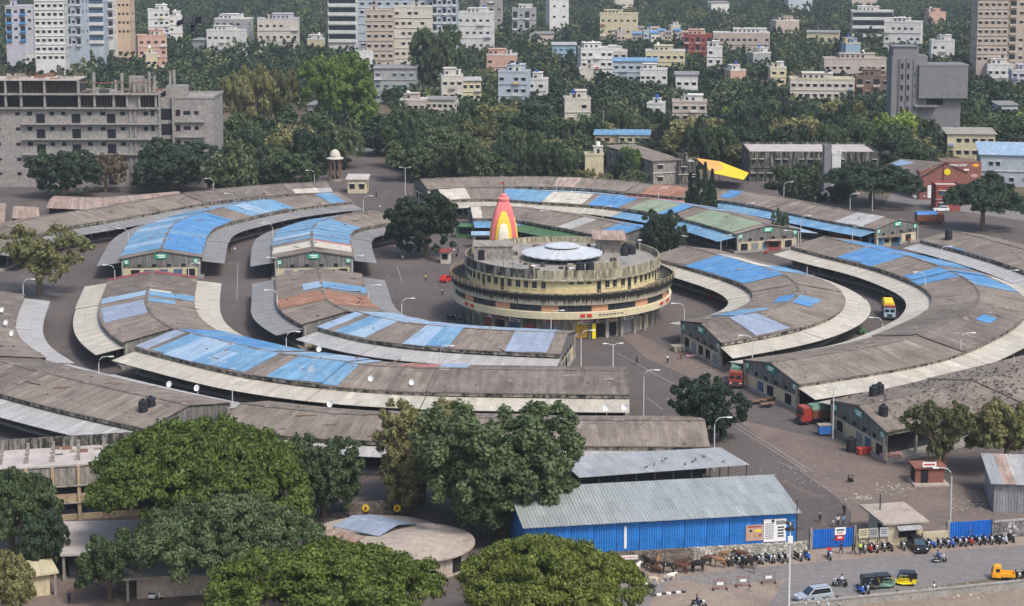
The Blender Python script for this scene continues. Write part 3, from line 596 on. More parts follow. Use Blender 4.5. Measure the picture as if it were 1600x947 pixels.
b = MB(); arcbox(b, 20.4, 20.6, rad(919,157), rad(924.5,157), .2, 3.2); ob('yellow_board', b, 'yellow_paint', rb)['label'] = 'upright yellow advertising board'
for x in (901, 911): 
    b = MB(); arcbox(b, 22.35, 22.5, rad(x,172), rad(x+7,172), 5.0, 5.6); ob('notice', b, 'red_paint', rb)
for x in (727, 736, 1026, 1037):
    b = MB(); arcbox(b, 22.3, 22.5, rad(x,172), rad(x+5,172), 5.1, 5.7); ob('notice', b, 'red_paint', rb)
for k in range(7):
    b = MB(); a = rad(929+k*5.6, 172); arcbox(b, 22.36, 22.48, a, a+.02, 5.25, 5.42); ob('lettering_line', b, 'steel_dark', rb)
# umbrella roof and things on the deck
um = MB(); um2 = MB(); nn = 24
for k in range(nn):
    a0, a1 = TAU*k/nn, TAU*(k+1)/nn
    for (bb, r0, z0, r1, z1, mid) in ((um, 3.2, 14.75, 8.3, 13.75, .1), (um2, .1, 15.95, 3.5, 15.2, .05)):
        am = (a0+a1)/2; P = lambda r, a, z: (r*math.cos(a), r*math.sin(a), z)
        bb.face([P(r0,a0,z0), P(r1,a0,z1), P(r1*1.0,am,z1+mid), P(r0,am,z0+mid)]); bb.face([P(r0,am,z0+mid), P(r1,am,z1+mid), P(r1,a1,z1), P(r0,a1,z0)])
        bb.face([P(r1,a0,z1), P(r1,a0,z1-.15), P(r1,a1,z1-.15), P(r1,a1,z1)])
ob('umbrella_roof', um, 'metal_white', rb); ob('lantern_roof', um2, 'metal_white', rb)
ob('lantern_drum', MB().lathe([(2.7,14.6),(2.7,15.25)], 24), 'dark_void', rb); ob('umbrella_drum', MB().lathe([(6.6,12.4),(6.6,14.0)], 24), 'concrete_black', rb)
for k in range(12):
    a = TAU*(k+.5)/12; b = MB(); arcbox(b, 6.5, 6.7, a-.13, a+.13, 12.7, 13.6, 3); ob('drum_opening', b, 'dark_void', rb)
def room(name, x0, x1, y0, y1, z1, mat, z0=12.45): 
    b = MB().box(x0,x1,y0,y1,z0,z1); b.box(x0-.25,x1+.25,y0-.25,y1+.25,z1,z1+.18); return ob(name, b, mat, rb)
room('stair_room', -18.0, -10.2, -2, 4.5, 15.3, 'concrete_stained'); room('roof_room', 7.5, 12.5, 6.5, 12, 15.0, 'concrete_stained')
b = MB().box(-17.2,-15.9,-2.05,-1.9,12.5,14.6); ob('stair_door', b, 'dark_void', rb)
b = MB(); b.face([(6.5,5,15.6),(13.5,5,15.3),(13.5,12.5,16.2),(6.5,12.5,16.3)], [(0,0),(7,0),(7,7),(0,7)]); b.face([(6.5,5,15.5),(6.5,12.5,16.2),(13.5,12.5,16.1),(13.5,5,15.2)]); ob('tin_roof', b, 'sheet_rust_pale', rb)
for x, y in ((3.2,-13.5),(5.2,-13.3),(13,3.5),(14.6,5.2),(13.6,7.5)):
    ob('water_tank', MB().lathe([(0,12.5),(.85,12.5),(.9,13.0),(.85,13.1),(.9,13.6),(.85,13.7),(.85,14.0),(.3,14.25),(.3,14.35),(0,14.35)], 14, (x,y)), 'tank_black', rb)
rr = random.Random(3)
for k in range(75):
    x, y = rr.uniform(-14, 14), rr.uniform(-15, 15)
    if math.hypot(x, y) < 8.7 or math.hypot(x,y) > 18: continue
    s = rr.uniform(.15, .75); ob('roof_clutter', MB().box(x-s,x+s,y-s*.6,y+s*.6,12.45,12.45+rr.uniform(.3,1.0)), rr.choice(['concrete_black','steel_dark','plaster_grey','wood','litter']), rb)
for x, y, z in ((1.5,-15.5,13.2),(-6,-12,13),(9,-8,13),(11.5,15.2,14.5),(16.5,8.5,14.6)):
    b = MB().tube([(x,y,12.45),(x,y,z)], .05, 5); b.lathe([(0,z),(.5,z+.25)], 10, (x,y)); ob('satellite_dish', b, 'white_paint', rb)
for k in range(6):
    x = -12+k*1.8; b = MB().tube([(x,-10+k*.5,12.45),(x,-10+k*.5,14.3-.2*(k%3))], .04, 4); ob('roof_post', b, 'steel_dark', rb)

# temple spire
TP = G(787, 456); tp = thing('temple_spire', 'pink, yellow and white striped temple spire behind the round building', 'temple', TP)
def spire(cx, cy, prof, ribs=16, depth=.12, n=32):
    b = MB(); rings = []
    for r, z in prof:
        ring = []
        for k in range(n):
            a = TAU*k/n; sq = 1/max(abs(math.cos(a)), abs(math.sin(a)))**.72; q = r*sq*(1 - depth*(.5+.5*math.cos(ribs*a))*.35); ring.append((cx+q*math.cos(a), cy+q*math.sin(a), z))
        rings.append(ring)
    for A, B in zip(rings[:-1], rings[1:]):
        for k in range(n): b.face([A[k], A[(k+1)%n], B[(k+1)%n], B[k]])
    b.face(rings[-1]); return b
pf = [(3.3,0),(3.3,9.5),(3.15,11.5),(2.95,13.5),(2.6,15.7),(2.1,17.8),(1.55,19.4),(1.15,20.3)]
def tiers(pf_, step=.34):
    out = []; z = pf_[0][1]; zs = [a[1] for a in pf_]; rs_ = [a[0] for a in pf_]
    while z < zs[-1]:
        r = float(np.interp(z, zs, rs_)); out += [(r, z), (r, z+step*.6), (r*.95, z+step*.65)]; z += step
    return out + [pf_[-1]]
ob('spire_body', spire(0,0,tiers(pf)), 'pink_temple', tp)
for dx, dy in ((0,-1),(-1,0),(1,0),(0,1)):
    kx = 1 if dx == 0 else .72
    ob('spire_rib_tier', spire(dx*1.55*kx, dy*1.55, tiers([(2.1,0),(2.1,10.5),(2.0,12.7),(1.75,14.7),(1.35,16.3),(.7,17.8),(.3,18.3)])), 'yellow_temple', tp)
    if dx == 0: ob('spire_niche_tier', spire(dx*2.55, dy*2.55, tiers([(1.35,0),(1.35,11.3),(1.3,12.6),(1.15,13.9),(.85,15.0),(.4,15.8)])), 'white_temple', tp)
    if dx == 0: ob('niche_finial', MB().sphere((dx*2.5,dy*2.5,16.2),.3,.3,.45), 'rail_ochre', tp)
ob('amalaka', MB().lathe([(.9,20.2),(1.35,20.5),(1.4,20.9),(1.0,21.2),(.75,21.3),(.85,21.6),(.3,22)], 20), 'pink_temple', tp)
ob('flag_pole', MB().tube([(0,0,22),(0,0,24.6)], .06, 5), 'steel_dark', tp)
b = MB(); b.face([(0,0,24.6),(0,0,23.9),(-.9,.1,24.1)]); b.face([(0,0.01,24.6),(-.9,.11,24.1),(0,.01,23.9)]); ob('flag', b, 'red_paint', tp)
ob('porch', MB().box(2.5,9,-2,2.5,0,9.9).box(2.2,9.4,-2.3,2.8,9.9,10.2), 'white_temple', tp); ob('shrine_base', MB().box(-4.2,4.2,-4.2,4.2,0,7), 'white_temple', tp)

# ------------------------------------------------------------------ straight sheds and walls along the road
def frame2(p, q):
    d = Vector((q.x-p.x, q.y-p.y)); L = d.length; d.normalize(); return d, Vector((-d.y, d.x)), L
WA, WB = G(957, 885), G(1243, 868); wd_, wn_, _ = frame2(WA, WB)
W0 = Vector((WA.x, WA.y)) - wd_ * 11.3; WL = (Vector((WB.x, WB.y)) - W0).length
def wp(u, v, z): p = W0 + wd_*u + wn_*v; return (p.x, p.y, z)
def wbox(b, u0, u1, v0, v1, z0, z1):
    P = [wp(u0,v0,0), wp(u1,v0,0), wp(u1,v1,0), wp(u0,v1,0)]; return b.prism([(p[0],p[1]) for p in P], z0, z1)
WO = wp(WL/2, 6, 0)
wh = thing('blue_warehouse', 'long warehouse with bright blue sheet wall and grey ribbed roof beside the road', 'warehouse', WO)
DEP = 14.5
ri = Vector(G(1192, 742, 7.4)); DEP = max(8, (Vector((ri.x, ri.y)) - W0).dot(wn_)); URI = (Vector((ri.x, ri.y)) - W0).dot(wd_)
npan = 12
for k in range(npan):
    b = MB(); u0, u1 = WL*k/npan, WL*(k+1)/npan; wbox(b, u0+.02, u1-.02, .0 if k % 2 else .03, .1 if k % 2 else .13, 1.95, 5.9); ob('wall_panel', b, 'wall_blue_sheet', wh, WO)
b = MB(); wbox(b, 0, .1, .2, DEP+.2, 0, 5.8); ob('end_wall', b, 'wall_blue_sheet', wh, WO); b = MB(); wbox(b, WL-.1, WL, .2, DEP+.2, 0, 5.8); ob('end_wall', b, 'wall_blue_sheet', wh, WO)
b = MB(); wbox(b, 0, WL, DEP+.25, DEP+.35, 0, 7.0); ob('rear_wall', b, 'wall_blue_sheet', wh, WO)
nr = 9
for k in range(nr):
    u0, u1 = -.4 + (WL+.9)*k/nr, -.4 + (WL+.9)*(k+1)/nr; b = MB(); j = .015*(k % 2)
    for (va, za, vb, zb) in ((-.7, 5.95, DEP, 7.4), (DEP, 7.4, DEP+.5, 7.1)):
        t_, bt = [wp(u0,va,za+j), wp(u1,va,za+j), wp(u1,vb,zb+j), wp(u0,vb,zb+j)], .07
        b.face(t_, [(u0,0),(u1,0),(u1,vb-va),(u0,vb-va)]); b.face([(x,y,z-bt) for x,y,z in t_[::-1]])
        for i in range(4): p, q = t_[i], t_[(i+1)%4]; b.face([p, (p[0],p[1],p[2]-bt), (q[0],q[1],q[2]-bt), q])
    ob('roof_panel', b, 'galvanised_new', wh, WO)
b = MB(); wbox(b, 12.8, 13.1, -.06, -.02, 2.3, 5.2); ob('downpipe', b, 'white_paint', wh, WO)
b = MB(); wbox(b, 10.2, 11.6, -.07, -.02, 2.0, 5.0); ob('sheet_door', b, 'wall_blue_sheet', wh, WO)
# stone plinth wall with plastered stretch
def lowwall(label, u0, u1, z1, mat, th=.45, cat='wall', v=-.45):
    b = MB(); wbox(b, u0, u1, v, v+th, 0, z1); o = ob('compound_wall', b, mat, None, wp((u0+u1)/2, v, 0)); return tag(o, label, cat)
lowwall('dark rubble stone wall under the left half of the blue warehouse', 0, 21.8, 1.93, 'stone_wall'); lowwall('whitewashed rubble wall under the right half of the blue warehouse', 21.83, 37, 1.93, 'stone_white'); lowwall('grey rubble wall behind parked motorcycles by the left blue gate', 37.03, WL+1.6, 1.9, 'stone_grey')
def signboard(label, u, v, z, wd, h, mat, lines, tx=None, txm='red_paint', name='sign_board', frame=None):
    p = wp(u, v, z); rz = math.atan2(wd_.y, wd_.x); t = thing(name, label, 'sign', p, rz)
    ob('panel', MB().box(-wd/2,wd/2,-.03,.03,0,h), mat, t)
    if tx: text('lettering', tx, h*.62, txm, t, (0,-.045,h*.5), (PI/2,0,0))
    for (x0,x1,z0,z1,m) in lines: ob('print_block', MB().box(x0*wd-wd/2,x1*wd-wd/2,-.05,-.035,z0*h,z1*h), m, t)
    return t
signboard('white NO PARKING sign in red letters on the dark stone wall', 13.3, -.5, .95, 2.3, .55, 'white_paint', [], 'NO PARKING')
signboard('pale pink poster with small pictures on the blue warehouse wall', WL-5.6, -.08, 2.35, 2.3, 2.1, 'plaster_pink', [(.1,.9,.84,.93,'shutter_red'),(.12,.28,.25,.45,'brick_panel'),(.42,.58,.25,.45,'brick_panel'),(.75,.9,.25,.42,'wood'),(.2,.35,.55,.72,'steel_dark'),(.5,.9,.55,.68,'yellow_paint')], name='poster')
signboard('large white notice board of printed lines at the blue warehouse corner', WL-2.9, -.14, 2.1, 3.0, 3.0, 'white_paint', [(.06,.45,.78-.09*k,.82-.09*k,'shutter_grey') for k in range(8)] + [(.35,.47,.85,.98,'steel_dark'),(.55,.95,.75-.2*0,.93,'shutter_grey')] + [(.62,.9,.2+.13*k,.27+.13*k,'steel_dark') for k in range(4)], name='notice_board')
# grey open shed behind the warehouse
F0, F1, B1, B0 = G(905,746,4.2), G(1171,726,4.2), G(1126,699,5.1), G(868,713,5.1)
SO = (F0+F1+B0+B1)/4; SO.z = 0; os_ = thing('open_shed', 'long open sided shed with pale grey metal roof behind the blue warehouse', 'shed', SO)
def sp(s, v, z=None): p = F0.lerp(F1, s).lerp(B0.lerp(B1, s), v); return p if z is None else Vector((p.x, p.y, z))
for k in range(8):
    b = MB(); t_ = [tuple(sp(k/8,0)), tuple(sp((k+1)/8,0)), tuple(sp((k+1)/8,1)), tuple(sp(k/8,1))]
    b.face(t_, [(k*3.,0),(k*3.+3,0),(k*3.+3,9),(k*3.,9)]); b.face([(x,y,z-.07) for x,y,z in t_[::-1]])
    for i in range(4): a, c = t_[i], t_[(i+1)%4]; b.face([a, (a[0],a[1],a[2]-.07), (c[0],c[1],c[2]-.07), c])
    ob('roof_panel', b, 'galvanised', os_, SO)
for k in range(10):
    for v in (.04, .96):
        x, y, z = sp(.01+.98*k/9, v); ob('post', MB().box(x-.08,x+.08,y-.08,y+.08,0,z-.08), 'steel_dark', os_, SO)
b = MB()
for z in (.7, 1.5, 2.2): b.tube([sp(.6,.05,z), sp(.99,.05,z)], .05, 4)
ob('rail', b, 'steel_dark', os_, SO)
b = MB(); b.prism([tuple(sp(0,.5)[:2]), tuple(sp(.8,.5)[:2]), tuple(sp(.8,.54)[:2]), tuple(sp(0,.54)[:2])], 0, 4.3); ob('rear_wall', b, 'dark_and_shade', os_, SO)
# gates, hut, boundary walls, in the line of the photo
def seg(p, q):
    a, c = G(*p), G(*q); d, n, L = frame2(a, c); return a, d, n, L
def wallseg(name, label, p, q, h, mat, th=.4, cat='wall', cap=None):
    a, d, n, L = seg(p, q); m = a + Vector((d.x,d.y,0))*L/2; b = MB().obox(m, d*L/2, n*th/2, 0, h)
    if cap: 
        t = thing(name, label, cat, m); ob('wall_body', b, mat, t, m); ob('coping', MB().obox(m, d*(L/2+.05), n*(th/2+.08), h, h+.14), cap, t, m); return t
    o = ob(name, b, mat, None, m); return tag(o, label, cat)
def gate(label, p, q, h, leaves=2):
    a, d, n, L = seg(p, q); t = thing('sheet_gate', label, 'gate', a + Vector((d.x,d.y,0))*L/2, math.atan2(d.y, d.x))
    for k in range(leaves):
        x0, x1 = -L/2+L*k/leaves+.04, -L/2+L*(k+1)/leaves-.04; g = ob('gate_leaf', MB().box(x0,x1,-.03,.03,.12,h), 'gate_blue', t)
        for z in (.3, h*.5, h-.15): ob('crossbar', MB().box(x0,x1,.035,.09,z-.05,z+.05), 'steel_dark', g)
        nb = 8
        for j in range(nb): xx = x0+(x1-x0)*(j+.5)/nb; ob('rib', MB().box(xx-.05,xx+.05,-.07,-.032,.14,h-.02), 'gate_blue', g)
    for x in (-L/2-.2, L/2+.2): ob('gate_post', MB().box(x-.18,x+.18,-.2,.2,0,h+.25), 'concrete_stained', t)
    ob('bolt', MB().box(-.5,.5,-.1,-.05,h*.45,h*.45+.08), 'steel_dark', t); return t
gl = gate('left blue sheet metal gate with white and red notices', (1269,858), (1333,854), 2.6)
for (x0,x1,z0,z1,m) in ((.2,1.7,1.75,2.75,'white_paint'),(.35,1.5,1.0,1.7,'red_paint')): ob('notice', MB().box(x0,x1,-.13,-.09,z0,z1), m, gl)
for (x0,x1,z0,z1,m) in ((.4,1.5,2.3,2.55,'shutter_blue'),(.5,1.3,1.95,2.15,'brick_panel'),(.6,1.2,1.3,1.5,'white_paint')): ob('print_block', MB().box(x0,x1,-.15,-.135,z0,z1), m, gl)
gate('right blue sheet metal gate behind a row of motorcycles', (1483,845.5), (1549,841), 2.55)
wallseg('compound_wall', 'grey rubble wall right of the right blue gate', (1552,841), (1760,824), 2.2, 'stone_grey', .5, cap='concrete_raw')
wallseg('compound_wall', 'low plastered wall between the guard hut and the right gate', (1441,849), (1480,846), 1.5, 'plaster_cream')
wallseg('compound_wall', 'stained yellowish wall left of the guard hut carrying notice boards', (1337,855), (1384,851.5), 1.7, 'plaster_cream')
wallseg('boundary_wall', 'long low boundary wall at the bottom right with a NO PARKING plate', (1232,956), (1800,899), .95, 'roof_deck', .35, cap='concrete_raw')
a, d, n, L = seg((1385,852.5), (1441,848.5)); hm = a + Vector((d.x,d.y,0))*L/2; hut = thing('guard_hut', 'small guard hut with flat concrete roof between the two gates', 'hut', hm, math.atan2(d.y,d.x))
ob('wall', MB().box(-L/2,L/2,0,6.2,0,2.9), 'plaster_cream', hut); ob('roof_slab', MB().box(-L/2-.7,L/2+.6,-.5,7.6,2.95,3.2), 'slab_concrete', hut)
ob('counter_opening', MB().box(-L*.17,L*.32,-.06,-.0,1.0,2.2), 'dark_void', hut)
b = MB(); b.face([(-L*.25,-.1,2.75),(-L*.25,-1.1,2.3),(L*.42,-1.1,2.3),(L*.42,-.1,2.75)], [(0,0),(0,1),(3,1),(3,0)]); b.face([(-L*.25,-.1,2.68),(L*.42,-.1,2.68),(L*.42,-1.1,2.23),(-L*.25,-1.1,2.23)]); ob('awning', b, 'galvanised', hut)
ob('roof_pole', MB().tube([(-L*.28,5,3.2),(-L*.28,5,5.3)], .09, 6), 'steel_dark', hut); ob('side_window', MB().box(-L/2-.04,-L/2,1.5,3,1.2,2.2), 'dark_void', hut)
for lab, p, q, m in (('pale green notice board on the wall left of the guard hut', (1340,855.5), (1355,854.5), 'plaster_yellow'), ('grey notice board on the wall left of the guard hut', (1356,854.3), (1370,853.3), 'plaster_grey'), ('pale lilac notice board nearest the guard hut', (1373,853), (1386,852.3), 'plaster_lilac')):
    a, d, n, L = seg(p, q); mm = a + Vector((d.x,d.y,0))*L/2 - Vector((n.x,n.y,0))*.3; t = thing('notice_board', lab, 'sign', mm, math.atan2(d.y,d.x))
    ob('panel', MB().box(-L/2,L/2,-.03,.03,1.35,2.6), m, t); ob('post', MB().box(-L/2,-L/2+.07,.035,.1,0,2.6), 'steel_dark', t); ob('post', MB().box(L/2-.07,L/2,.035,.1,0,2.6), 'steel_dark', t)
    for k in range(3): ob('lettering_line', MB().box(-L*.35,L*.35,-.05,-.035,2.3-.28*k,2.38-.28*k), 'steel_dark', t)
a, d, n, L = seg((1475,924), (1497,922)); mm = a + Vector((d.x,d.y,0))*L/2; t = thing('wall_plate', 'white NO PARKING plate on the boundary wall at bottom right', 'sign', mm+Vector((0,-.45,.15)), math.atan2(d.y,d.x)); ob('panel', MB().box(-1,1,-.02,.02,0,.6), 'white_paint', t); text('lettering', 'NO PARKING', .3, 'red_paint', t, (0,-.035,.3), (PI/2,0,0))
# small brick booth, grey sheet enclosure on the right
p0 = G(1452, 757); bo = thing('brick_booth', 'small brick booth with red sign standing in the yard at right', 'booth', p0, .06)
ob('wall', MB().box(-2.1,2.1,0,2.6,.25,2.5), 'plaster_rust', bo); ob('plinth', MB().box(-2.5,2.7,-1.2,2.9,0,.25), 'slab_concrete', bo); ob('roof_slab', MB().box(-2.4,2.4,-.4,2.9,2.5,2.75), 'plaster_rust', bo); ob('doorway', MB().box(-1.3,-.2,-.05,0,.25,2.2), 'dark_void', bo); ob('doorway', MB().box(-2.15,-2.1,.5,2,.25,2.2), 'dark_void', bo)
sgn = ob('sign_board', MB().box(-1.2,.8,-.5,-.42,2.75,3.5), 'white_paint', bo); ob('lettering_line', MB().box(-1,.6,-.53,-.505,3.05,3.25), 'red_paint', sgn)
e0 = G(1552, 800); en = thing('sheet_enclosure', 'grey corrugated sheet enclosure with patched tin roof at right edge', 'shed', e0, -.12)
for k in range(9): ob('wall_sheet', MB().box(k*1.6,k*1.6+1.57,-.03+.04*(k%2),.03+.04*(k%2),0,4.2), 'fence_sheet', en)
for k in range(6): ob('wall_sheet', MB().box(-.03+.04*(k%2),.03+.04*(k%2),.1+k*1.6,k*1.6+1.65,0,4.2), 'fence_sheet', en)
for k in range(9):
    b = MB(); x0, x1 = -.5+k*1.7, -.5+(k+1)*1.7; z = .02*(k%2); b.face([(x0,-.6,4.2+z),(x1,-.6,4.2+z),(x1,11,5.2+z),(x0,11,5.2+z)], [(x0,0),(x1,0),(x1,11),(x0,11)]); b.face([(x0,-.6,4.14+z),(x0,11,5.14+z),(x1,11,5.14+z),(x1,-.6,4.14+z)]); ob('roof_sheet', b, ('galvanised','sheet_rust_pale','canopy_pale')[k%3], en)
# ------------------------------------------------------------------ office block bottom left
OA, OB_ = G(-80, 826), G(285, 801); od, on_, OL = frame2(OA, OB_); OO = OA + Vector((od.x,od.y,0))*OL/2
def op(u, v): r = Vector((OA.x,OA.y)) + od*u + on_*v; return r
def obx(b, u0, u1, v0, v1, z0, z1): return b.prism([tuple(op(u0,v0)), tuple(op(u1,v0)), tuple(op(u1,v1)), tuple(op(u0,v1))], z0, z1)
of = thing('office_block', 'stained concrete office block with flat roof and rows of roof stubs, lower left', 'building', OO)
rf = Vector(G(110, 697, 7.9)); OD = (Vector((rf.x,rf.y)) - Vector((OA.x,OA.y))).dot(on_); ZT = 7.9
b = MB(); obx(b, 0, OL, .4, OD, 0, ZT-.25); ob('wall', b, 'plaster_tan', of, OO)
b = MB(); obx(b, -.2, OL+.2, -.15, OD+.1, ZT-.25, ZT); ob('roof_slab', b, 'roof_deck_pale', of, OO)
b = MB(); obx(b, -.2, OL+.2, OD-.25, OD+.12, ZT+.004, ZT+1.5); ob('rear_parapet', b, 'concrete_black', of, OO)
nb = int(OL/3.45); bw = OL/nb
for k in range(nb):
    u0, u1 = k*bw+.25, (k+1)*bw-.25
    b = MB(); obx(b, u0, u1, -.0, .38, 5.0, ZT-.3); ob('parapet_panel', b, 'concrete_stained', of, OO)
    b = MB(); obx(b, u0, u1, .1, .38, 2.6, 3.65); ob('spandrel_panel', b, 'plaster_tan', of, OO); b = MB(); obx(b, u0, u1, .1, .38, 0, .8); ob('spandrel_panel', b, 'plaster_tan', of, OO)
    for z0, z1 in ((3.7,4.8),(.85,2.4)):
        b = MB(); obx(b, u0+.05, u1-.05, .3, .385, z0, z1); wn = ob('window', b, 'dark_glass', of, OO)
        for j in (1, 2, 3): uu = u0+(u1-u0)*j/4; b = MB(); obx(b, uu-.03, uu+.03, .24, .295, z0, z1); ob('mullion', b, 'steel_dark', wn, OO)
    for v in ((OD*.18, OD*.34, OD*.62, OD-.8) if 1 else ()):
        b = MB(); obx(b, k*bw-.22, k*bw+.22, v, v+.5, ZT+.004, ZT+.95); ob('roof_stub', b, 'concrete_stained', of, OO)
for k in range(nb+1):
    b = MB(); obx(b, k*bw-.22, k*bw+.22, -.3, .35, 0, ZT-.27); ob('pier', b, 'plaster_tan', of, OO)
for z in (2.45, 4.85):
    b = MB(); obx(b, -.1, OL+.1, -.45, .42, z, z+.13); ob('ledge', b, 'concrete_stained', of, OO)
rr = random.Random(9)
for k in range(14):
    u, v = rr.uniform(OL*.45, OL*.95), rr.uniform(OD*.5, OD*.95); b = MB(); obx(b, u, u+rr.uniform(.4,1.6), v, v+.3, ZT+.004, ZT+rr.uniform(.1,.5)); ob('roof_scrap', b, rr.choice(['steel_dark','wood','litter']), of, OO)
def flatslab(name, label, pix, z, th, mat, posts=True, cat='canopy', wallmat=None):
    P = [G(x, y, z) for x, y in pix]; c = sum(P, Vector())/len(P); c.z = 0; t = thing(name, label, cat, c)
    ob('slab', MB().prism([(p.x,p.y) for p in P], z-th, z), mat, t, c)
    if posts:
        for p in P: q = c + (Vector((p.x,p.y,0))-c)*.92; ob('post', MB().box(q.x-.15,q.x+.15,q.y-.15,q.y+.15,0,z-th), 'column', t, c)
    if wallmat: 
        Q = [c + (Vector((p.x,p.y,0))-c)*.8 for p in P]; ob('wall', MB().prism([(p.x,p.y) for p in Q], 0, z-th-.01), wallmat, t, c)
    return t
flatslab('porch_roof', 'flat concrete porch roof in front of the office block', [(94,866),(235,862),(225,812),(78,815)], 3.6, .3, 'roof_deck_pale', wallmat='dark_and_shade')  # dark block under the slab stands in for its shade
flatslab('low_outbuilding', 'low yellowish outbuilding under the trees at the left edge', [(-40,912),(92,893),(80,872),(-60,885)], 3.0, .25, 'leaf_olive' if 0 else 'plaster_yellow', wallmat='plaster_cream')
flatslab('kiosk_roof', 'small white flat roof among the left edge trees', [(33,805),(63,803),(62,794),(33,796)], 7.0, .25, 'white_paint', wallmat='plaster_grey')
flatslab('rear_store', 'grey walled store half hidden under the big left trees', [(190,905),(420,890),(400,850),(200,860)], 3.0, .25, 'roof_deck', wallmat='plaster_beige')
# round paved slab and the round roof beside it
DC = G(588, 850); dsk = thing('round_platform', 'pale concrete platform under the blue grey tin roof', 'platform', DC)
ob('slab', MB().lathe([(9.5,0),(9.5,.8),(9.4,.85),(0,.86)], 64), 'slab_concrete', dsk)
for k in range(4): ob('joint', MB().box(-9.2,9.2,-.04,.04,.865,.87), 'roof_deck', dsk, rz=.2+k*PI/4)
RH = G(652, 880); rh = thing('round_hall', 'low round hall with shallow tan conical roof between the foreground trees', 'hall', RH)
ob('wall', MB().lathe([(6.6,0),(6.6,2.7)], 48), 'plaster_beige', rh)
for k in range(12):
    a0, a1 = TAU*k/12+.006, TAU*(k+1)/12-.006; b = MB().lathe([(0.05,3.75),(7.4,2.85),(7.4,2.65)], 5, a0=a0, a1=a1, smooth=False); ob('roof_segment', b, 'slab_concrete', rh)
ob('roof_underside', MB().lathe([(7.38,2.64),(0,2.63)], 48), 'roof_deck', rh); b = MB().lathe([(0,3.74),(7.39,2.82)], 48); ob('roof_seam', b, 'roof_deck', rh)
for k in range(8): a_ = TAU*k/8; b = MB(); arcbox(b, 6.55, 6.68, a_, a_+.25, .4, 2.2); ob('opening', b, 'dark_void', rh)
P = [G(519,822,3.4), G(592,838,3.2), G(651,818,3.4), G(584,804,3.6)]; c = sum(P, Vector())/4; c.z = 0
tr = thing('tin_canopy', 'grey blue tin roof over the round concrete platform', 'canopy', c); mid0, mid1 = (P[0]+P[1])/2, (P[3]+P[2])/2
m0, m1 = (P[0]+P[3])/2+Vector((0,0,.7)), (P[1]+P[2])/2+Vector((0,0,.7))
for q4 in ((P[0],P[1],m1,m0),(m0,m1,P[2],P[3])):
    b = MB(); b.face(q4, [(0,0),(9,0),(9,4),(0,4)]); b.face([p-Vector((0,0,.06)) for p in q4[::-1]]); ob('roof_panel', b, 'sheet_blue_grey', tr, c)
for p in P: q = c + (p-c)*.95; ob('post', MB().box(q.x-.07,q.x+.07,q.y-.07,q.y+.07,1.1,p.z), 'steel_dark', tr, c)
P = [G(498,836,2.9), G(555,848,2.6), G(570,838,3.1), G(517,825,3.2)]; c = sum(P, Vector())/4; c.z = 0; tr = thing('lean_to', 'low lean to of rusty tin on the round concrete platform', 'canopy', c)
b = MB(); b.face(P, [(0,0),(6,0),(6,3),(0,3)]); b.face([p-Vector((0,0,.06)) for p in P[::-1]]); ob('roof_panel', b, 'sheet_rust_pale', tr, c)
for p in P: q = c + (p-c)*.93; ob('post', MB().box(q.x-.06,q.x+.06,q.y-.06,q.y+.06,1.1,p.z-.07), 'steel_dark', tr, c)
ob('back_panel', MB().prism([((c+(p-c)*.8).x,(c+(p-c)*.8).y) for p in P], 1.17, 2.5), 'dark_and_shade', tr, c)
wallseg('compound_wall', 'dark brick wall with yellow medallions behind the round platform', (545,808), (648,801), 2.0, 'stone_wall', .4)
for k, x in enumerate((572, 621)):
    p = G(x, 806); t = thing('wall_medallion', 'yellow round medallion on the dark brick wall, %s one' % ('left','right')[k], 'sign', p+Vector((0,-.5,1.25)), -.1, 'yellow medallions on the brick wall'); ob('disc', MB().wheel(0,0,0,.5,.1,16), 'yellow_paint', t); ob('emblem', MB().box(-.18,.18,-.12,-.06,-.22,.22), 'shutter_red', t)
# ------------------------------------------------------------------ trees
def leafcloud(name, pos, nrm, size, mat, seed, aspect=1.7):
    """many small leaf sprays as rhombic faces: pos, nrm arrays"""
    rg = np.random.default_rng(seed); n = len(pos)
    nrm = nrm + rg.normal(0, .45, (n, 3)); nrm /= np.linalg.norm(nrm, axis=1)[:, None] + 1e-9
    h = rg.normal(size=(n, 3)); a = np.cross(nrm, h); a /= np.linalg.norm(a, axis=1)[:, None] + 1e-9; b = np.cross(nrm, a)
    s = size * rg.uniform(.6, 1.35, (n, 1)); A = a * s * aspect * .5; B = b * s * .5; bend = nrm * s * .18
    V = np.empty((n, 4, 3)); V[:, 0] = pos - A - bend; V[:, 1] = pos + B*.9 + A*.1; V[:, 2] = pos + A - bend; V[:, 3] = pos - B*.9 + A*.1
    me = bpy.data.meshes.new(name); me.vertices.add(n*4); me.loops.add(n*4); me.polygons.add(n)
    me.vertices.foreach_set('co', V.reshape(-1)); me.loops.foreach_set('vertex_index', np.arange(n*4, dtype=np.int32))
    me.polygons.foreach_set('loop_start', np.arange(0, n*4, 4, dtype=np.int32)); me.polygons.foreach_set('loop_total', np.full(n, 4, dtype=np.int32))
    me.update(); me.validate(); me.materials.append(M[mat]); return me
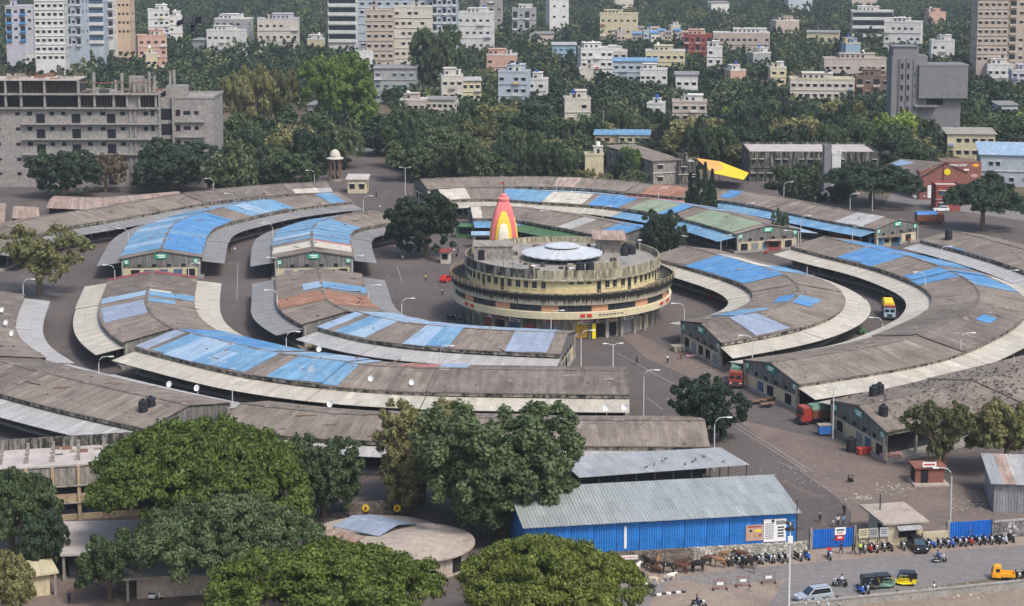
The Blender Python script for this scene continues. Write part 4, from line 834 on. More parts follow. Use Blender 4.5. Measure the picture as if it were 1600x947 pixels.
def crownpts(shape, seed, nblob, per, rough=.3, base=.35):
    """unit crown: radius 1 across, height 0..1 (bottom at base); clumps spread over the crown's shell and inside it"""
    rg = np.random.default_rng(seed); cs = []; rs = []
    lobes = []
    if shape in ('umbrella', 'round', 'open'):                         # the crown is a handful of uneven heads
        nl = dict(umbrella=11, round=9, open=8)[shape]
        for k in range(nl):
            a = TAU*k/nl*1.618 + rg.uniform(-.5,.5); q = math.sqrt((k+.5)/nl)
            if shape == 'umbrella': lobes.append((q*.66*math.cos(a), q*.66*math.sin(a), .60-.34*q**2+rg.uniform(-.07,.07), rg.uniform(.3,.42), .34))
            elif shape == 'round' and k == 0: lobes.append((0, 0, .5, .62, .44))
            elif shape == 'round' and k == 1: lobes.append((.05, -.05, .42, .66, .4))
            elif shape == 'round': h = rg.uniform(.3,.72) if k else .68; w_ = .62*q*(1.15-abs(h-.5)); lobes.append((w_*math.cos(a), w_*math.sin(a), h, rg.uniform(.3,.42), .3))
            else: h = rg.uniform(.28,.78); lobes.append((q*.7*math.cos(a), q*.7*math.sin(a), h, rg.uniform(.2,.34), .24))
    for k in range(nblob):
        a = rg.uniform(0, TAU)
        if shape == 'cone':
            h = rg.uniform(0, 1)**1.2; r = (1-h)*.75*rg.uniform(.7, 1.05); c_ = (r*math.cos(a), r*math.sin(a), base + (1-base)*h*.95); rb = rg.uniform(.12, .2)*(1.15-h*.7)
        else:
            lx, ly, lz, lr, lh = lobes[k % len(lobes)]; u = rg.uniform(-.35 if shape == 'umbrella' else -.8, 1); q = math.sqrt(max(0, 1-u*u)); g_ = rg.uniform(.78, 1.04) if rg.random() < .85 else rg.uniform(.4,.8)
            c_ = (lx + lr*q*g_*math.cos(a), ly + lr*q*g_*math.sin(a), base + (1-base)*min(.97, max(.02, lz + lh*u*g_))); rb = rg.uniform(.055, .105) if nblob > 140 else rg.uniform(.09, .17)
        cs.append(c_); rs.append(rb)
    cs = np.array(cs); rs = np.array(rs)
    d = rg.normal(size=(nblob, per, 3)); d[..., 2] = np.abs(d[..., 2])*1.0 - .35*rg.uniform(0, 1.6, (nblob, per)); d /= np.linalg.norm(d, axis=2)[..., None]
    rad_ = rs[:, None, None] * rg.uniform(.45, 1.08, (nblob, per, 1))
    flat = np.array([1, 1, .75 if shape == 'umbrella' else .9]); P = cs[:, None, :] + d*rad_*flat
    return P.reshape(-1, 3), d.reshape(-1, 3), cs
def trunkmesh(name, seed, height, r, fork, spread, cs, mat, nlimb=7):
    """tapered trunk with limbs running to crown clumps; metric units"""
    rg = random.Random(seed); b = MB(); f = height*fork
    b.tube([(0,0,-.1),(rg.uniform(-.05,.05)*f,rg.uniform(-.05,.05)*f,f*.5),(0,0,f)], r*1.25, 8, r*.8)
    pick = sorted(range(len(cs)), key=lambda k: rg.random())[:nlimb]
    for k in pick:
        x, y, z = cs[k]; b.tube([(0,0,f*.85),(x*.45,y*.45,f+(z-f)*.45+.3),(x*.9,y*.9,z)], r*.55, 5, r*.1, cap=False)
    me = b.mesh(name); me.materials.append(M[mat]); return me
TREES = {}
def proto(key, shape, seed, W, H, nblob, per, leaf, mat, base=.3, bark='bark', fork=.4, nlimb=7, rough=.3, r=None):
    """crown half width W, height H in metres"""
    P, d, cs = crownpts(shape, seed, nblob, per, rough, base); S = np.array([W, W, H])
    me = leafcloud('crown', P*S, d, leaf, mat, seed); tm = trunkmesh('trunk', seed, H, r or W*.055, fork, 1, cs*S, bark, nlimb)
    TREES[key] = (me, tm, W, H); return key
ZONE = []
def tree(key, label, x, y, W, H, group=None, name='tree', rz=None, mat=None, cat='tree'):
    me, tm, w0, h0 = TREES[key]; rg = random.Random(int(x*31+y*17))
    t = thing(name, label, cat, (x, y, 0), rg.uniform(0, TAU) if rz is None else rz, group, (W/w0, W/w0, H/h0))
    c = ob('crown', me, mat or 'leaf_mid', t); ob('trunk', tm, 'bark', t)
    if mat: setmat(c, mat)
    return t
# foreground trees: one crown each, built for the size they show
proto('rainA', 'umbrella', 11, 13, 11, 620, 170, .24, 'leaf_rain', .32, fork=.42, nlimb=14)
proto('rainB', 'umbrella', 12, 12, 11, 560, 170, .24, 'leaf_rain', .3, fork=.42, nlimb=14)
proto('rainC', 'umbrella', 19, 10, 9, 420, 130, .27, 'leaf_rain', .3, fork=.42, nlimb=12)
proto('broadA', 'round', 13, 8, 12, 420, 110, .28, 'leaf_mid', .02, fork=.3, nlimb=10)
proto('broadB', 'open', 14, 6, 9, 260, 95, .28, 'leaf_mid', .04, fork=.35, nlimb=10)
proto('broadC', 'round', 15, 5.5, 8, 300, 95, .27, 'leaf_dark', .0, fork=.3, nlimb=8)
proto('thin', 'open', 16, 6, 8, 150, 70, .24, 'leaf_olive', .08, fork=.3, nlimb=16)
proto('cypress', 'cone', 17, 1.5, 9, 60, 70, .3, 'leaf_dark', .05, fork=.5, nlimb=2, r=.14)
def ftree(key, label, px, ybase, wpx, ytop, mat=None, name='tree', grow=1.0):
    grow *= 1.16; ytop -= 4
    s = scale_at(ybase); p = G(px, ybase); ZONE.append((p.x, p.y, wpx/2/s*.7)); return tree(key, label, p.x, p.y, wpx/2/s*grow, (ybase-ytop)/s, mat=mat, name=name)
ftree('rainA', 'widest spreading rain tree, in front of the office block', 318, 872, 350, 652, 'leaf_rain', 'rain_tree')
ftree('rainB', 'rain tree in front of the widest one, its crown left of the round platform', 352, 945, 278, 768, 'leaf_mid', 'rain_tree')
ftree('rainC', 'rain tree cut by the left edge below the office block', 20, 880, 165, 735, 'leaf_mid', 'rain_tree')
ftree('broadB', 'pale leafy tree in the bottom left corner', 12, 975, 105, 855, 'leaf_olive', 'broadleaf_tree')
ftree('broadB', 'slim tree with bare trunk in front of the flat porch roof', 172, 938, 112, 822, 'leaf_mid', 'broadleaf_tree')
ftree('broadC', 'dark tree filling the gap under the left edge trees', 70, 905, 80, 800, 'leaf_dark', 'broadleaf_tree')
ftree('rainB', 'yellow green rain tree at the bottom edge, left of the two', 516, 1030, 372, 852, 'leaf_rain_bright', 'rain_tree')
ftree('rainA', 'yellow green rain tree at the bottom edge beside the cattle', 850, 1015, 305, 842, 'leaf_rain_bright', 'rain_tree')
ftree('broadA', 'light green tree left of the tallest foreground trees', 507, 808, 140, 682, 'leaf_mid', 'broadleaf_tree')
ftree('broadA', 'tall olive tinted tree, left of the foreground pair', 660, 790, 165, 628, 'leaf_olive', 'broadleaf_tree')
ftree('broadA', 'largest dense tree leaning over the blue warehouse roof', 790, 838, 275, 630, 'leaf_mid', 'broadleaf_tree')
ftree('broadB', 'rear tree crowning between the two tallest foreground trees', 715, 800, 130, 655, 'leaf_mid', 'broadleaf_tree')
ftree('broadC', 'lone dense dark tree at the road fork right of centre', 1099, 690, 118, 594, 'leaf_dark', 'broadleaf_tree')
ftree('thin', 'grey green open tree in front of the right edge shed', 1474, 738, 122, 622, 'leaf_olive', 'broadleaf_tree')
ftree('broadB', 'grey green tree cut by the right picture edge', 1572, 738, 128, 612, 'leaf_olive', 'broadleaf_tree')
ftree('broadC', 'round dense dark tree on the open road left of the temple', 665, 402, 114, 308, 'leaf_dark', 'broadleaf_tree', 1.05)
ftree('thin', 'sparse brownish tree over the outer shed at left edge', 62, 462, 150, 352, 'leaf_olive', 'broadleaf_tree')
ftree('broadC', 'dark tree behind the right of the round building', 1033, 402, 70, 334, 'leaf_dark', 'broadleaf_tree')
ftree('thin', 'thin small tree at the gable of the green roofed shed', 1217, 388, 32, 326, 'leaf_mid', 'broadleaf_tree')
ftree('rainC', 'wide dark rain tree beside the street of the brown shop', 1362, 322, 145, 258, 'leaf_dark', 'rain_tree')
ftree('rainC', 'dark tree at right in front of the brown shop sign', 1535, 360, 118, 284, 'leaf_dark', 'rain_tree')
ftree('broadC', 'small bright tree beside the cream pump house', 983, 282, 46, 234, 'leaf_bright', 'broadleaf_tree')
ftree('broadC', 'dark rounded tree at left before the unfinished block', 98, 310, 108, 238, 'leaf_dark', 'broadleaf_tree')
ftree('broadA', 'broad dark tree under the right end of the unfinished block', 268, 300, 130, 222, 'leaf_dark', 'broadleaf_tree')
ftree('broadB', 'brownish tree between the two dark trees before the unfinished block', 165, 300, 70, 238, 'leaf_dry', 'broadleaf_tree')
ftree('thin', 'tall pale yellow green tree on the dry open field', 388, 232, 95, 98, 'leaf_olive', 'broadleaf_tree')
ftree('broadB', 'yellow green tree right of the tall pale one', 442, 215, 70, 100, 'leaf_olive', 'broadleaf_tree')
ftree('broadA', 'tall bright green tree above the street behind the market', 538, 215, 118, 86, 'leaf_bright', 'broadleaf_tree')
ftree('broadA', 'tall dark tree against the pink and grey tower block', 686, 155, 88, 44, 'leaf_mid', 'broadleaf_tree')
ftree('broadB', 'reddish brown dry tree at the edge of the open field', 412, 232, 34, 150, 'leaf_dry', 'broadleaf_tree')
for k, (x, t) in enumerate(((1078,268),(1089,256),(1101,252),(1112,262))):
    s = scale_at(347); p = G(x, 347+k % 2); tree('cypress', 'dark conical cypress behind the market, %s of the four' % ('first from left','second from left','third from left','rightmost')[k], p.x, p.y, 2.5, (347-t)/s, 'cypress clump behind the back sheds', 'cypress_tree', mat='leaf_dark')
# palms
def palmproto(key, seed, H, R, nf=20):
    rg = random.Random(seed); b = MB(); bend = rg.uniform(-.6, .6)
    b.tube([(0,0,-.1),(bend*.3,0,H*.4),(bend,0,H)], .22, 7, .13); tm = b.mesh('trunk'); tm.materials.append(M['bark_pale'])
    f = MB()
    for k in range(nf):
        a = TAU*k/nf*1.0 + rg.uniform(-.2,.2); up = rg.uniform(-.15, .95); L = R*rg.uniform(.8,1.1); ca, sa = math.cos(a), math.sin(a); prev = None
        for j in range(7):
            t = j/6; r = L*t*(1-.12*t); z = H + L*(up*t*.8 - .75*t*t); c = Vector((bend+ca*r, sa*r, z)); wdt = (.16+.55*math.sin(PI*min(1,t*.9+.08)))*R*.16
            n = Vector((-sa, ca, 0))*wdt; l, q = c + n + Vector((0,0,-wdt*.55)), c - n + Vector((0,0,-wdt*.55))
            if prev:
                pc, pl, pq = prev; f.face([pc, c, c.lerp(l,.98), pl.lerp(pc,.25)]); f.face([c, pc, pq.lerp(pc,.25), q])
            prev = (c, l, q)
    cm = f.mesh('crown'); cm.materials.append(M['leaf_palm']); TREES[key] = (cm, tm, R, H)
palmproto('palmA', 1, 11, 3.4); palmproto('palmB', 2, 9, 3.2)
# background trees: copies of a few grown shapes
for k, (sh, mt, W, H) in enumerate((('round','leaf_dark',8,12),('umbrella','leaf_dark',9,10),('open','leaf_mid',7,11),('round','leaf_mid',7,11),('umbrella','leaf_mid',8,10),('open','leaf_olive',6,10),('round','leaf_bright',7,11),('open','leaf_dry',6,9))):
    proto('bg%d' % k, sh, 40+k, W, H, 120, 56, .54, mt, .0, nlimb=6)
# ------------------------------------------------------------------ buildings behind the market
RECTS = []; LAND = []
WM = {}
def winmesh(w, h, kind='window'):
    k = (round(w,2), round(h,2))
    if k not in WM: WM[k] = MB().box(-w/2,w/2,-.04,.04,0,h).mesh('window')
    return WM[k]
def winat(root, x, y, z, w, h, rz=0, mat='dark_glass', sill=None):
    o = ob('window', winmesh(w, h), mat, root, loc=(x, y, z), rz=rz)
    if o.active_material != M[mat]: setmat(o, mat)
    if sill:
        k = ('sill', round(w,2))
        if k not in WM: WM[k] = MB().box(-w/2-.15,w/2+.15,-.45,0,0,.1).mesh('sunshade')
        c = ob('sunshade', WM[k], sill, o, loc=(0,0,h+.05))
    return o
def building(label, short, x0, x1, yt, yv, yb, mat, floors=None, bays=None, depth=11, rz=0, roof='flat', style='grid', tank=1, name='house', winmat='dark_glass', trim='plaster_white', wz=1.25, skip=.12, cat='building', sides=True):
    s = scale_at(yb); p = G((x0+x1)/2, yb); W = (x1-x0)/s; H = (yb-yt)/s; rg = random.Random(label)
    RECTS.append((x0, x1, yt, yv, yb)); LAND.append(((x0+x1)/2, yb, short, p)); ZONE.append((p.x, p.y+depth/2, max(W, depth)*.6))
    t = thing(name, label, cat, p, rz); hw = W/2
    sheetroof = roof != 'flat'; top = H - (1.0 if sheetroof else .7)
    ob('wall', MB().box(-hw,hw,0,depth,0,top), mat, t)
    if not sheetroof:
        b = MB().box(-hw-.12,hw+.12,-.12,.12,top,H).box(-hw-.12,hw+.12,depth-.12,depth+.12,top,H).box(-hw-.12,-hw+.12,.13,depth-.13,top,H).box(hw-.12,hw+.12,.13,depth-.13,top,H)
        ob('parapet', b, mat if rg.random() < .6 else trim, t); ob('roof_deck', MB().box(-hw+.13,hw-.13,.13,depth-.13,top+.004,top+.05), 'roof_deck_pale', t)
        if tank:
            for k in range(tank):
                x, y = rg.uniform(-hw*.6, hw*.6), rg.uniform(depth*.3, depth*.8); w2 = min(hw*.5, rg.uniform(1.2, 2.2)); h2 = rg.uniform(1.8, 3)
                if k % 2 == 0:
                    r_ = ob('stair_head', MB().box(x-w2,x+w2,y-w2,y+w2,top+.05,top+h2).box(x-w2-.2,x+w2+.2,y-w2-.2,y+w2+.2,top+h2,top+h2+.15), rg.choice([mat, trim, 'plaster_offwhite']), t); ob('door', MB().box(x-.4,x+.4,y-w2-.04,y-w2-.002,top+.1,top+min(h2,2)), 'dark_glass', r_)
                    ob('water_tank', MB().lathe([(0,0),(.7,0),(.72,1.1),(.3,1.35),(0,1.35)], 10), rg.choice(['tank_black','tank_black','white_paint','blue_paint']), t, loc=(x,y,top+h2+.15))
                else: ob('water_tank', MB().lathe([(0,0),(.8,0),(.82,1.3),(.3,1.6),(0,1.6)], 10), 'tank_black', t, loc=(x,y,top+.05))
    else:
        rm = roof.split(':')[1]; b = MB(); e = .6
        if roof.startswith('gable'):
            for q in ([(-hw-e,-e,top-.1),(hw+e,-e,top-.1),(hw+e,depth/2,H),(-hw-e,depth/2,H)], [(-hw-e,depth/2,H),(hw+e,depth/2,H),(hw+e,depth+e,top-.1),(-hw-e,depth+e,top-.1)]):
                b.face(q, [(v[0],v[1]) for v in q]); b.face([(x,y,z-.1) for x,y,z in q[::-1]])
            for x in (-hw, hw): b.face([(x,0,top),(x,depth,top),(x,depth/2,H-.15)])
        else:
            q = [(-hw-e,-e,top+.1),(hw+e,-e,top+.1),(hw+e,depth+e,H),(-hw-e,depth+e,H)]; b.face(q, [(v[0],v[1]) for v in q]); b.face([(x,y,z-.1) for x,y,z in q[::-1]])
            for i in range(4): a, c = q[i], q[(i+1)%4]; b.face([a, (a[0],a[1],a[2]-.1), (c[0],c[1],c[2]-.1), c])
        ob('roof', b, rm, t)
    fl = floors or max(1, round(H/3.3)); by = bays or max(1, round(W/3.4)); fh = top/fl; bw = W/by
    zmin = max(0, (yb-yv)/s - fh)                                      # storeys wholly sunk in the trees need no windows
    if name == 'house' and not sheetroof and W > 7:
        x, w2 = rg.uniform(-hw*.35, hw*.35), hw*rg.uniform(.4,.6); h2 = rg.uniform(2.4,3.1); up_ = ob('upper_storey', MB().box(x-w2,x+w2,1.5,depth-.5,top+.06,top+h2).box(x-w2-.3,x+w2+.3,1.2,depth-.3,top+h2,top+h2+.18), rg.choice([mat, mat, trim]), t)
        for k in range(max(1,int(w2/1.4))): ob('window', MB().box(x-w2+.6+k*2.4,x-w2+1.6+k*2.4,1.42,1.49,top+.9,top+1.9), winmat, up_)
    if style != 'band' and rg.random() < .7:
        for f in range(1, fl): 
            if f*fh > zmin: ob('floor_band', MB().box(-hw-.25,hw+.25,-.3,.2,f*fh-.12,f*fh+.02), rg.choice([trim, mat, 'plaster_grey']), t)
    for f in range(fl):
        if style == 'grid' and name == 'house' and by > 2 and f*fh + fh > zmin:
            k = rg.randrange(by); xx = -hw+bw*(k+.5); bl = ob('balcony', MB().box(xx-bw*.45,xx+bw*.45,-1.1,-.31,f*fh+.03,f*fh+.95), rg.choice([trim, mat, 'plaster_beige', 'plaster_white']), t)
            if rg.random() < .5: ob('laundry', MB().box(xx-bw*.3,xx+bw*.2,-1.18,-1.13,f*fh+.3,f*fh+1.0), rg.choice(['cloth_red','cloth_sky','cloth_yellow','cloth_white','cloth_blue']), bl)
        z = f*fh + fh*.32
        if z + fh*.5 < zmin: continue
        for k in range(by):
            x = -hw + bw*(k+.5)
            if style == 'band':
                if k == 0:
                    ob('balcony', MB().box(-hw+.2,hw-.2,-1.0,-.01,f*fh+fh*.02,f*fh+fh*.34), trim, t); ob('window', MB().box(-hw+.4,hw-.4,-.05,-.002,f*fh+fh*.38,f*fh+fh*.88), winmat, t)
                continue
            if style == 'balcony' and k % 2 == 0:
                bb = ob('balcony', MB().box(x-bw*.42,x+bw*.42,-1.1,-.01,f*fh+.05,f*fh+1.05), trim, t); ob('door', MB().box(x-bw*.36,x+bw*.36,-.05,-.002,f*fh+.1,f*fh+fh*.78), winmat, bb); continue
            if rg.random() < skip: continue
            winat(t, x, -.03, z, min(1.7, bw*.55), min(wz, fh*.5), 0, winmat, trim if s > 3.1 else None)
        if sides:
            sd = 1 if (x0+x1)/2 < 800 else -1
            for k in range(max(1, int(depth/4.5))):
                if rg.random() < .25: continue
                winat(t, sd*(hw+.03), depth*(k+.5)/max(1, int(depth/4.5)), z, 1.1, min(wz, fh*.5), PI/2, winmat)
    return t
B = building
B('white tower block with brown side strip, tallest at upper left', 'the brown striped tower', 58, 104, -42, 76, 150, 'plaster_white', 14, 5, 14, .1, name='tower_block', style='grid', skip=0, tank=2, trim='plaster_offwhite')
B('white and bright blue flats at the left top corner', 'the blue and white flats', 12, 54, 8, 42, 118, 'plaster_lilac', 8, 4, 12, .1, style='balcony', name='flats', trim='plaster_bright_blue')
B('blue grey flats right of the brown striped tower', 'the blue grey flats', 106, 130, -25, 55, 135, 'plaster_slate', 10, 3, 12, -.1, style='balcony', name='flats')
B('glassy blue and white flats between the upper left towers', 'the glassy flats', 131, 165, -20, 45, 125, 'plaster_slate', 10, 4, 12, .05, style='band', name='flats', winmat='glass_blue')
B('white balconied flats left of the peach tower', 'the white balconied flats', 150, 180, -28, 36, 112, 'plaster_white', 10, 3, 12, 0, style='balcony', name='flats')
B('peach coloured tower at the upper left', 'the peach tower', 179, 205, -30, 36, 110, 'plaster_peach', 10, 4, 14, 0, name='tower_block', skip=0)
B('low cream house below the glassy flats', 'the low cream house', 117, 148, 60, 75, 120, 'plaster_offwhite', 3, 4, 10, .1)
B('white stepped house with tank tower, left of the flying bird', 'the stepped white house', 233, 266, 14, 52, 92, 'plaster_white', 6, 4, 12, .2)
B('white wing with tall tank room, right part of the stepped house', 'the tank room wing', 264, 286, 24, 52, 90, 'plaster_white', 5, 2, 10, .2, tank=3)
B('pink plastered house below the stepped white house', 'the pink house', 217, 262, 54, 77, 122, 'plaster_pink', 4, 4, 10, .3)
B('grey white house below and right of the flying bird', 'the grey white house', 335, 390, 28, 62, 98, 'plaster_grey', 5, 5, 12, -.1, tank=3, trim='plaster_white')
B('low white annex in front of the grey white house', 'the low white annex', 323, 382, 46, 62, 104, 'plaster_white', 3, 6, 8, -.1)
B('tiny yellow house with blue tank near the unfinished block', 'the tiny yellow house', 229, 247, 82, 98, 130, 'plaster_yellow', 2, 2, 6, .2)
B('cream flats with colourful tank room at upper left centre', 'the colourful tank flats', 403, 467, 28, 60, 100, 'plaster_offwhite', 4, 6, 12, .05, tank=3, trim='plaster_lilac')
B('white flats with horizontal bands and yellow flank', 'the banded white flats', 513, 558, -20, 48, 108, 'plaster_white', 9, 4, 14, -.05, style='band', name='flats', trim='plaster_white')
B('tall blue grey tower at top centre left', 'the blue grey tower', 560, 682, -30, 70, 128, 'plaster_slate', 12, 9, 16, 0, name='tower_block', skip=.3)
B('cream and pink tower with paired windows in front of the blue grey one', 'the cream and pink tower', 572, 616, 14, 86, 140, 'plaster_beige', 8, 4, 10, .02, style='grid', skip=0, name='tower_block', trim='plaster_blush')
B('pale cream slab with few windows right of the paired windows', 'the pale cream slab', 616, 676, 9, 84, 138, 'plaster_offwhite', 8, 6, 11, .02, name='tower_block', skip=.45, trim='plaster_blush')
B('grey white balconied block right of the pale cream slab', 'the grey balconied block', 676, 714, -20, 55, 132, 'plaster_slate', 11, 5, 14, -.04, style='balcony', name='tower_block', trim='plaster_white')
B('white villa cluster with turquoise wall right of the towers', 'the turquoise villa', 714, 768, 18, 54, 98, 'plaster_white', 4, 5, 12, -.15, tank=3)
B('unfinished grey concrete frame at the top edge', 'the small concrete frame', 750, 786, -14, 20, 72, 'concrete_raw', 5, 3, 12, .1, tank=0, skip=0, winmat='dark_void')
B('small white houses below the cream tower', 'the small white houses', 558, 612, 78, 96, 140, 'plaster_white', 3, 5, 9, .2)
B('house with long grey sheet roof behind the bright tree', 'the grey sheet roof house', 584, 650, 103, 137, 160, 'plaster_grey', 3, 5, 10, -.05, roof='mono:canopy_grey', winmat='glass_blue')
B('cream house with two columnar trees before it', 'the cream house', 690, 724, 116, 156, 178, 'plaster_offwhite', 3, 3, 9, .1)
B('yellow house with grey sheet roof beside the cream house', 'the yellow grey roofed house', 722, 752, 122, 156, 176, 'plaster_yellow', 3, 3, 9, .1, roof='mono:canopy_pale')
B('long low cream house with grey roof amid dark trees', 'the long low cream house', 665, 710, 151, 173, 192, 'plaster_offwhite', 2, 5, 9, -.2, roof='gable:canopy_grey')
B('pink and grey house right of the tall dark tree', 'the pink and grey house', 760, 806, 84, 106, 138, 'plaster_pink', 3, 4, 9, -.1)
B('pale blue white flats at centre amid trees', 'the pale blue flats', 778, 824, 110, 158, 186, 'plaster_slate', 4, 4, 10, -.15, style='grid', tank=3, trim='plaster_white')
B('white house stepped right of the pale blue flats', 'the stepped white annex', 822, 853, 122, 140, 176, 'plaster_white', 3, 2, 8, -.15)
B('white cubic house at the top centre', 'the white cube house', 858, 889, -2, 20, 66, 'plaster_white', 4, 2, 12, .2, tank=0)
B('dark grey flats at the top centre', 'the dark grey flats', 800, 838, 12, 38, 80, 'plaster_grey', 4, 4, 10, 0, style='balcony')
B('yellow cream hall near the top right of centre', 'the yellow cream hall', 937, 996, 20, 40, 74, 'plaster_yellow', 3, 6, 10, -.1, tank=3)
B('dark blue glass house with white roof and yellow tank', 'the dark blue glass house', 863, 900, 67, 82, 112, 'plaster_blue', 3, 4, 9, 0, roof='mono:canopy_pale', winmat='glass_blue')
B('white and grey stacked houses left of the blue roofed house', 'the stacked houses', 907, 958, 74, 112, 138, 'plaster_white', 4, 5, 12, .1, tank=4)
B('pinkish house within the stacked houses', 'the pinkish house', 945, 980, 78, 104, 132, 'plaster_blush', 4, 3, 10, 0, tank=2)
B('white house under a bright blue sheet roof', 'the blue roofed house', 957, 1026, 92, 122, 146, 'plaster_slate', 3, 6, 11, -.08, roof='mono:sheet_blue_worn', trim='plaster_white')
B('low white terrace right of the blue roofed house', 'the low white terrace', 1000, 1042, 107, 126, 150, 'plaster_white', 2, 5, 8, -.1, tank=0)
B('cream house behind a palm at upper right centre', 'the cream palm house', 1008, 1070, 78, 100, 128, 'plaster_yellow', 3, 6, 10, -.1)
B('white house with blue tanks behind palms', 'the blue tank house', 1104, 1128, 72, 102, 130, 'plaster_white', 4, 2, 9, -.1, tank=2)
B('dark red flats with balconies at upper right', 'the dark red flats', 1068, 1112, 53, 83, 108, 'plaster_red', 4, 5, 10, -.1, style='balcony', trim='plaster_pink')
B('long cream terrace along the upper right', 'the long cream terrace', 1114, 1202, 50, 72, 104, 'plaster_beige', 3, 10, 10, -.08, tank=2)
B('open white house with grey sheet roof below the palms', 'the open white house', 1055, 1090, 113, 142, 164, 'plaster_white', 2, 3, 8, -.1, roof='mono:canopy_grey')
B('square cream tower house with arched window', 'the arched window house', 882, 923, 152, 192, 214, 'plaster_offwhite', 3, 2, 9, .05, tank=1)
B('cream brown house half hidden right of the arched window house', 'the half hidden house', 1050, 1104, 157, 186, 206, 'plaster_blush', 3, 4, 9, -.1)
B('orange and cream house with left blue sheet roof', 'the orange blue roofed house', 929, 968, 206, 222, 240, 'plaster_peach', 2, 3, 8, -.1, roof='mono:sheet_blue_worn', trim='plaster_yellow')
B('cream house with right blue sheet roof', 'the cream blue roofed house', 966, 1014, 206, 224, 241, 'plaster_yellow', 2, 4, 8, -.1, roof='mono:sheet_blue_worn')
B('long brown roofed hall with stained white end wall', 'the stained hall', 1018, 1066, 245, 284, 288, 'concrete_stained', 2, 2, 34, .38, roof='mono:roof_fibre', tank=0, skip=.5)
B('grey concrete annex right of the stained hall', 'the grey annex', 1060, 1092, 252, 282, 288, 'concrete_black', 2, 2, 10, .1, tank=1)
B('cream pump house tower behind the back sheds', 'the pump house', 914, 943, 239, 274, 282, 'plaster_yellow', 1, 1, 5, .04, tank=1, skip=1, sides=False, name='pump_house')
B('white many windowed house at upper right', 'the many windowed house', 1380, 1437, 33, 70, 100, 'plaster_white', 4, 6, 12, -.3, tank=3)
B('dark fronted house with tall stair shaft behind it', 'the dark fronted house', 1330, 1394, 16, 50, 84, 'plaster_grey', 5, 6, 12, -.1, style='band', tank=3)
B('blue and white small temple like house', 'the small blue house', 1320, 1344, 66, 88, 118, 'plaster_blue', 2, 1, 7, .2, trim='plaster_yellow')
B('long low houses with coloured roofs behind the concrete tower', 'the low coloured houses', 1287, 1384, 90, 112, 138, 'plaster_blush', 2, 9, 9, -.05, tank=4)
B('small bright yellow house at right', 'the small bright yellow house', 1203, 1228, 104, 123, 148, 'plaster_yellow', 3, 2, 8, 0)
B('white cream villa with tall stair head left of the concrete tower', 'the white villa', 1234, 1334, 122, 150, 172, 'plaster_offwhite', 3, 9, 12, -.12, tank=3, trim='plaster_yellow')
B('old dark brown house left of the concrete tower', 'the old brown house', 1336, 1388, 117, 146, 168, 'plaster_brown', 3, 4, 10, -.1, tank=1, style='balcony', trim='plaster_beige')
B('beige tower block cut by the right edge', 'the beige tower', 1524, 1572, -60, 76, 140, 'plaster_beige', 14, 5, 16, -.05, name='tower_block', skip=0)
B('beige tower block wing at the right edge', 'the beige tower wing', 1573, 1625, -60, 72, 138, 'plaster_beige', 14, 4, 16, -.05, name='tower_block', style='balcony', trim='plaster_blush')
B('small white house with tank tower left of the beige tower', 'the tank tower house', 1454, 1490, 62, 84, 116, 'plaster_white', 3, 3, 9, -.1, tank=3)
B('white bungalow at the right edge trees', 'the white bungalow', 1542, 1582, 99, 118, 142, 'plaster_white', 2, 4, 9, -.1)
B('pink white house at the right edge', 'the pink white house', 1580, 1622, 108, 128, 150, 'plaster_lilac', 3, 4, 9, -.1)
B('old yellow school block with pilasters at right', 'the yellow school', 1479, 1553, 204, 250, 266, 'plaster_yellow', 3, 6, 11, -.1, tank=0, trim='plaster_offwhite', roof='mono:roof_deck')
B('long flat concrete warehouse with cluttered roof at right', 'the flat concrete warehouse', 1170, 1372, 236, 254, 284, 'concrete_black', 2, 16, 24, -.02, tank=0, skip=.2, name='concrete_warehouse')
B('white and yellow square pillar building by the warehouse', 'the pillar building', 1299, 1313, 237, 290, 300, 'plaster_white', 1, 1, 4, 0, tank=0, skip=1, sides=False, name='pillar_building')
B('dark concrete stair pillar by the flat warehouse', 'the dark pillar', 1287, 1298, 226, 290, 300, 'concrete_tower', 1, 1, 4, 0, tank=0, skip=1, sides=False, name='stair_pillar')
B('pale blue roofed hall at the right edge', 'the pale blue hall', 1532, 1640, 237, 278, 292, 'plaster_slate', 2, 10, 26, -.2, roof='mono:sheet_blue_pale', skip=.4)
B('red framed shop front beside the brown shop', 'the red shop', 1462, 1500, 288, 322, 330, 'plaster_red', 2, 2, 8, -.05, tank=0, winmat='glass_blue', name='shop', cat='shop')
B('small entry cabin of cream walls at the back gate', 'the entry cabin', 543, 573, 275, 300, 302, 'plaster_yellow', 1, 2, 5, -.05, roof='mono:roof_deck_pale', skip=0, name='gate_cabin', cat='cabin', wz=1.5)
rg = random.Random(77)
cols = ['plaster_white','plaster_offwhite','plaster_blush','plaster_beige','plaster_yellow','plaster_grey','plaster_pink','plaster_slate']
for k in range(15):
    x = 950 + k*8 + rg.uniform(-3,3); y = 47 + (k % 3)*5; w_ = rg.uniform(9,15)
    B('tiny house in the crowded low row at upper right, %s from left' % ('first second third fourth fifth sixth seventh eighth ninth tenth eleventh twelfth thirteenth fourteenth fifteenth'.split()[k]), 'the crowded row', x, x+w_, y-rg.uniform(5,9), y+4, y+22, cols[k % 8], 2, 2, 6, rg.uniform(-.2,.2), roof=['mono:sheet_blue_worn','mono:canopy_grey','flat','mono:sheet_blue','mono:sheet_rust_pale'][k % 5], tank=1)
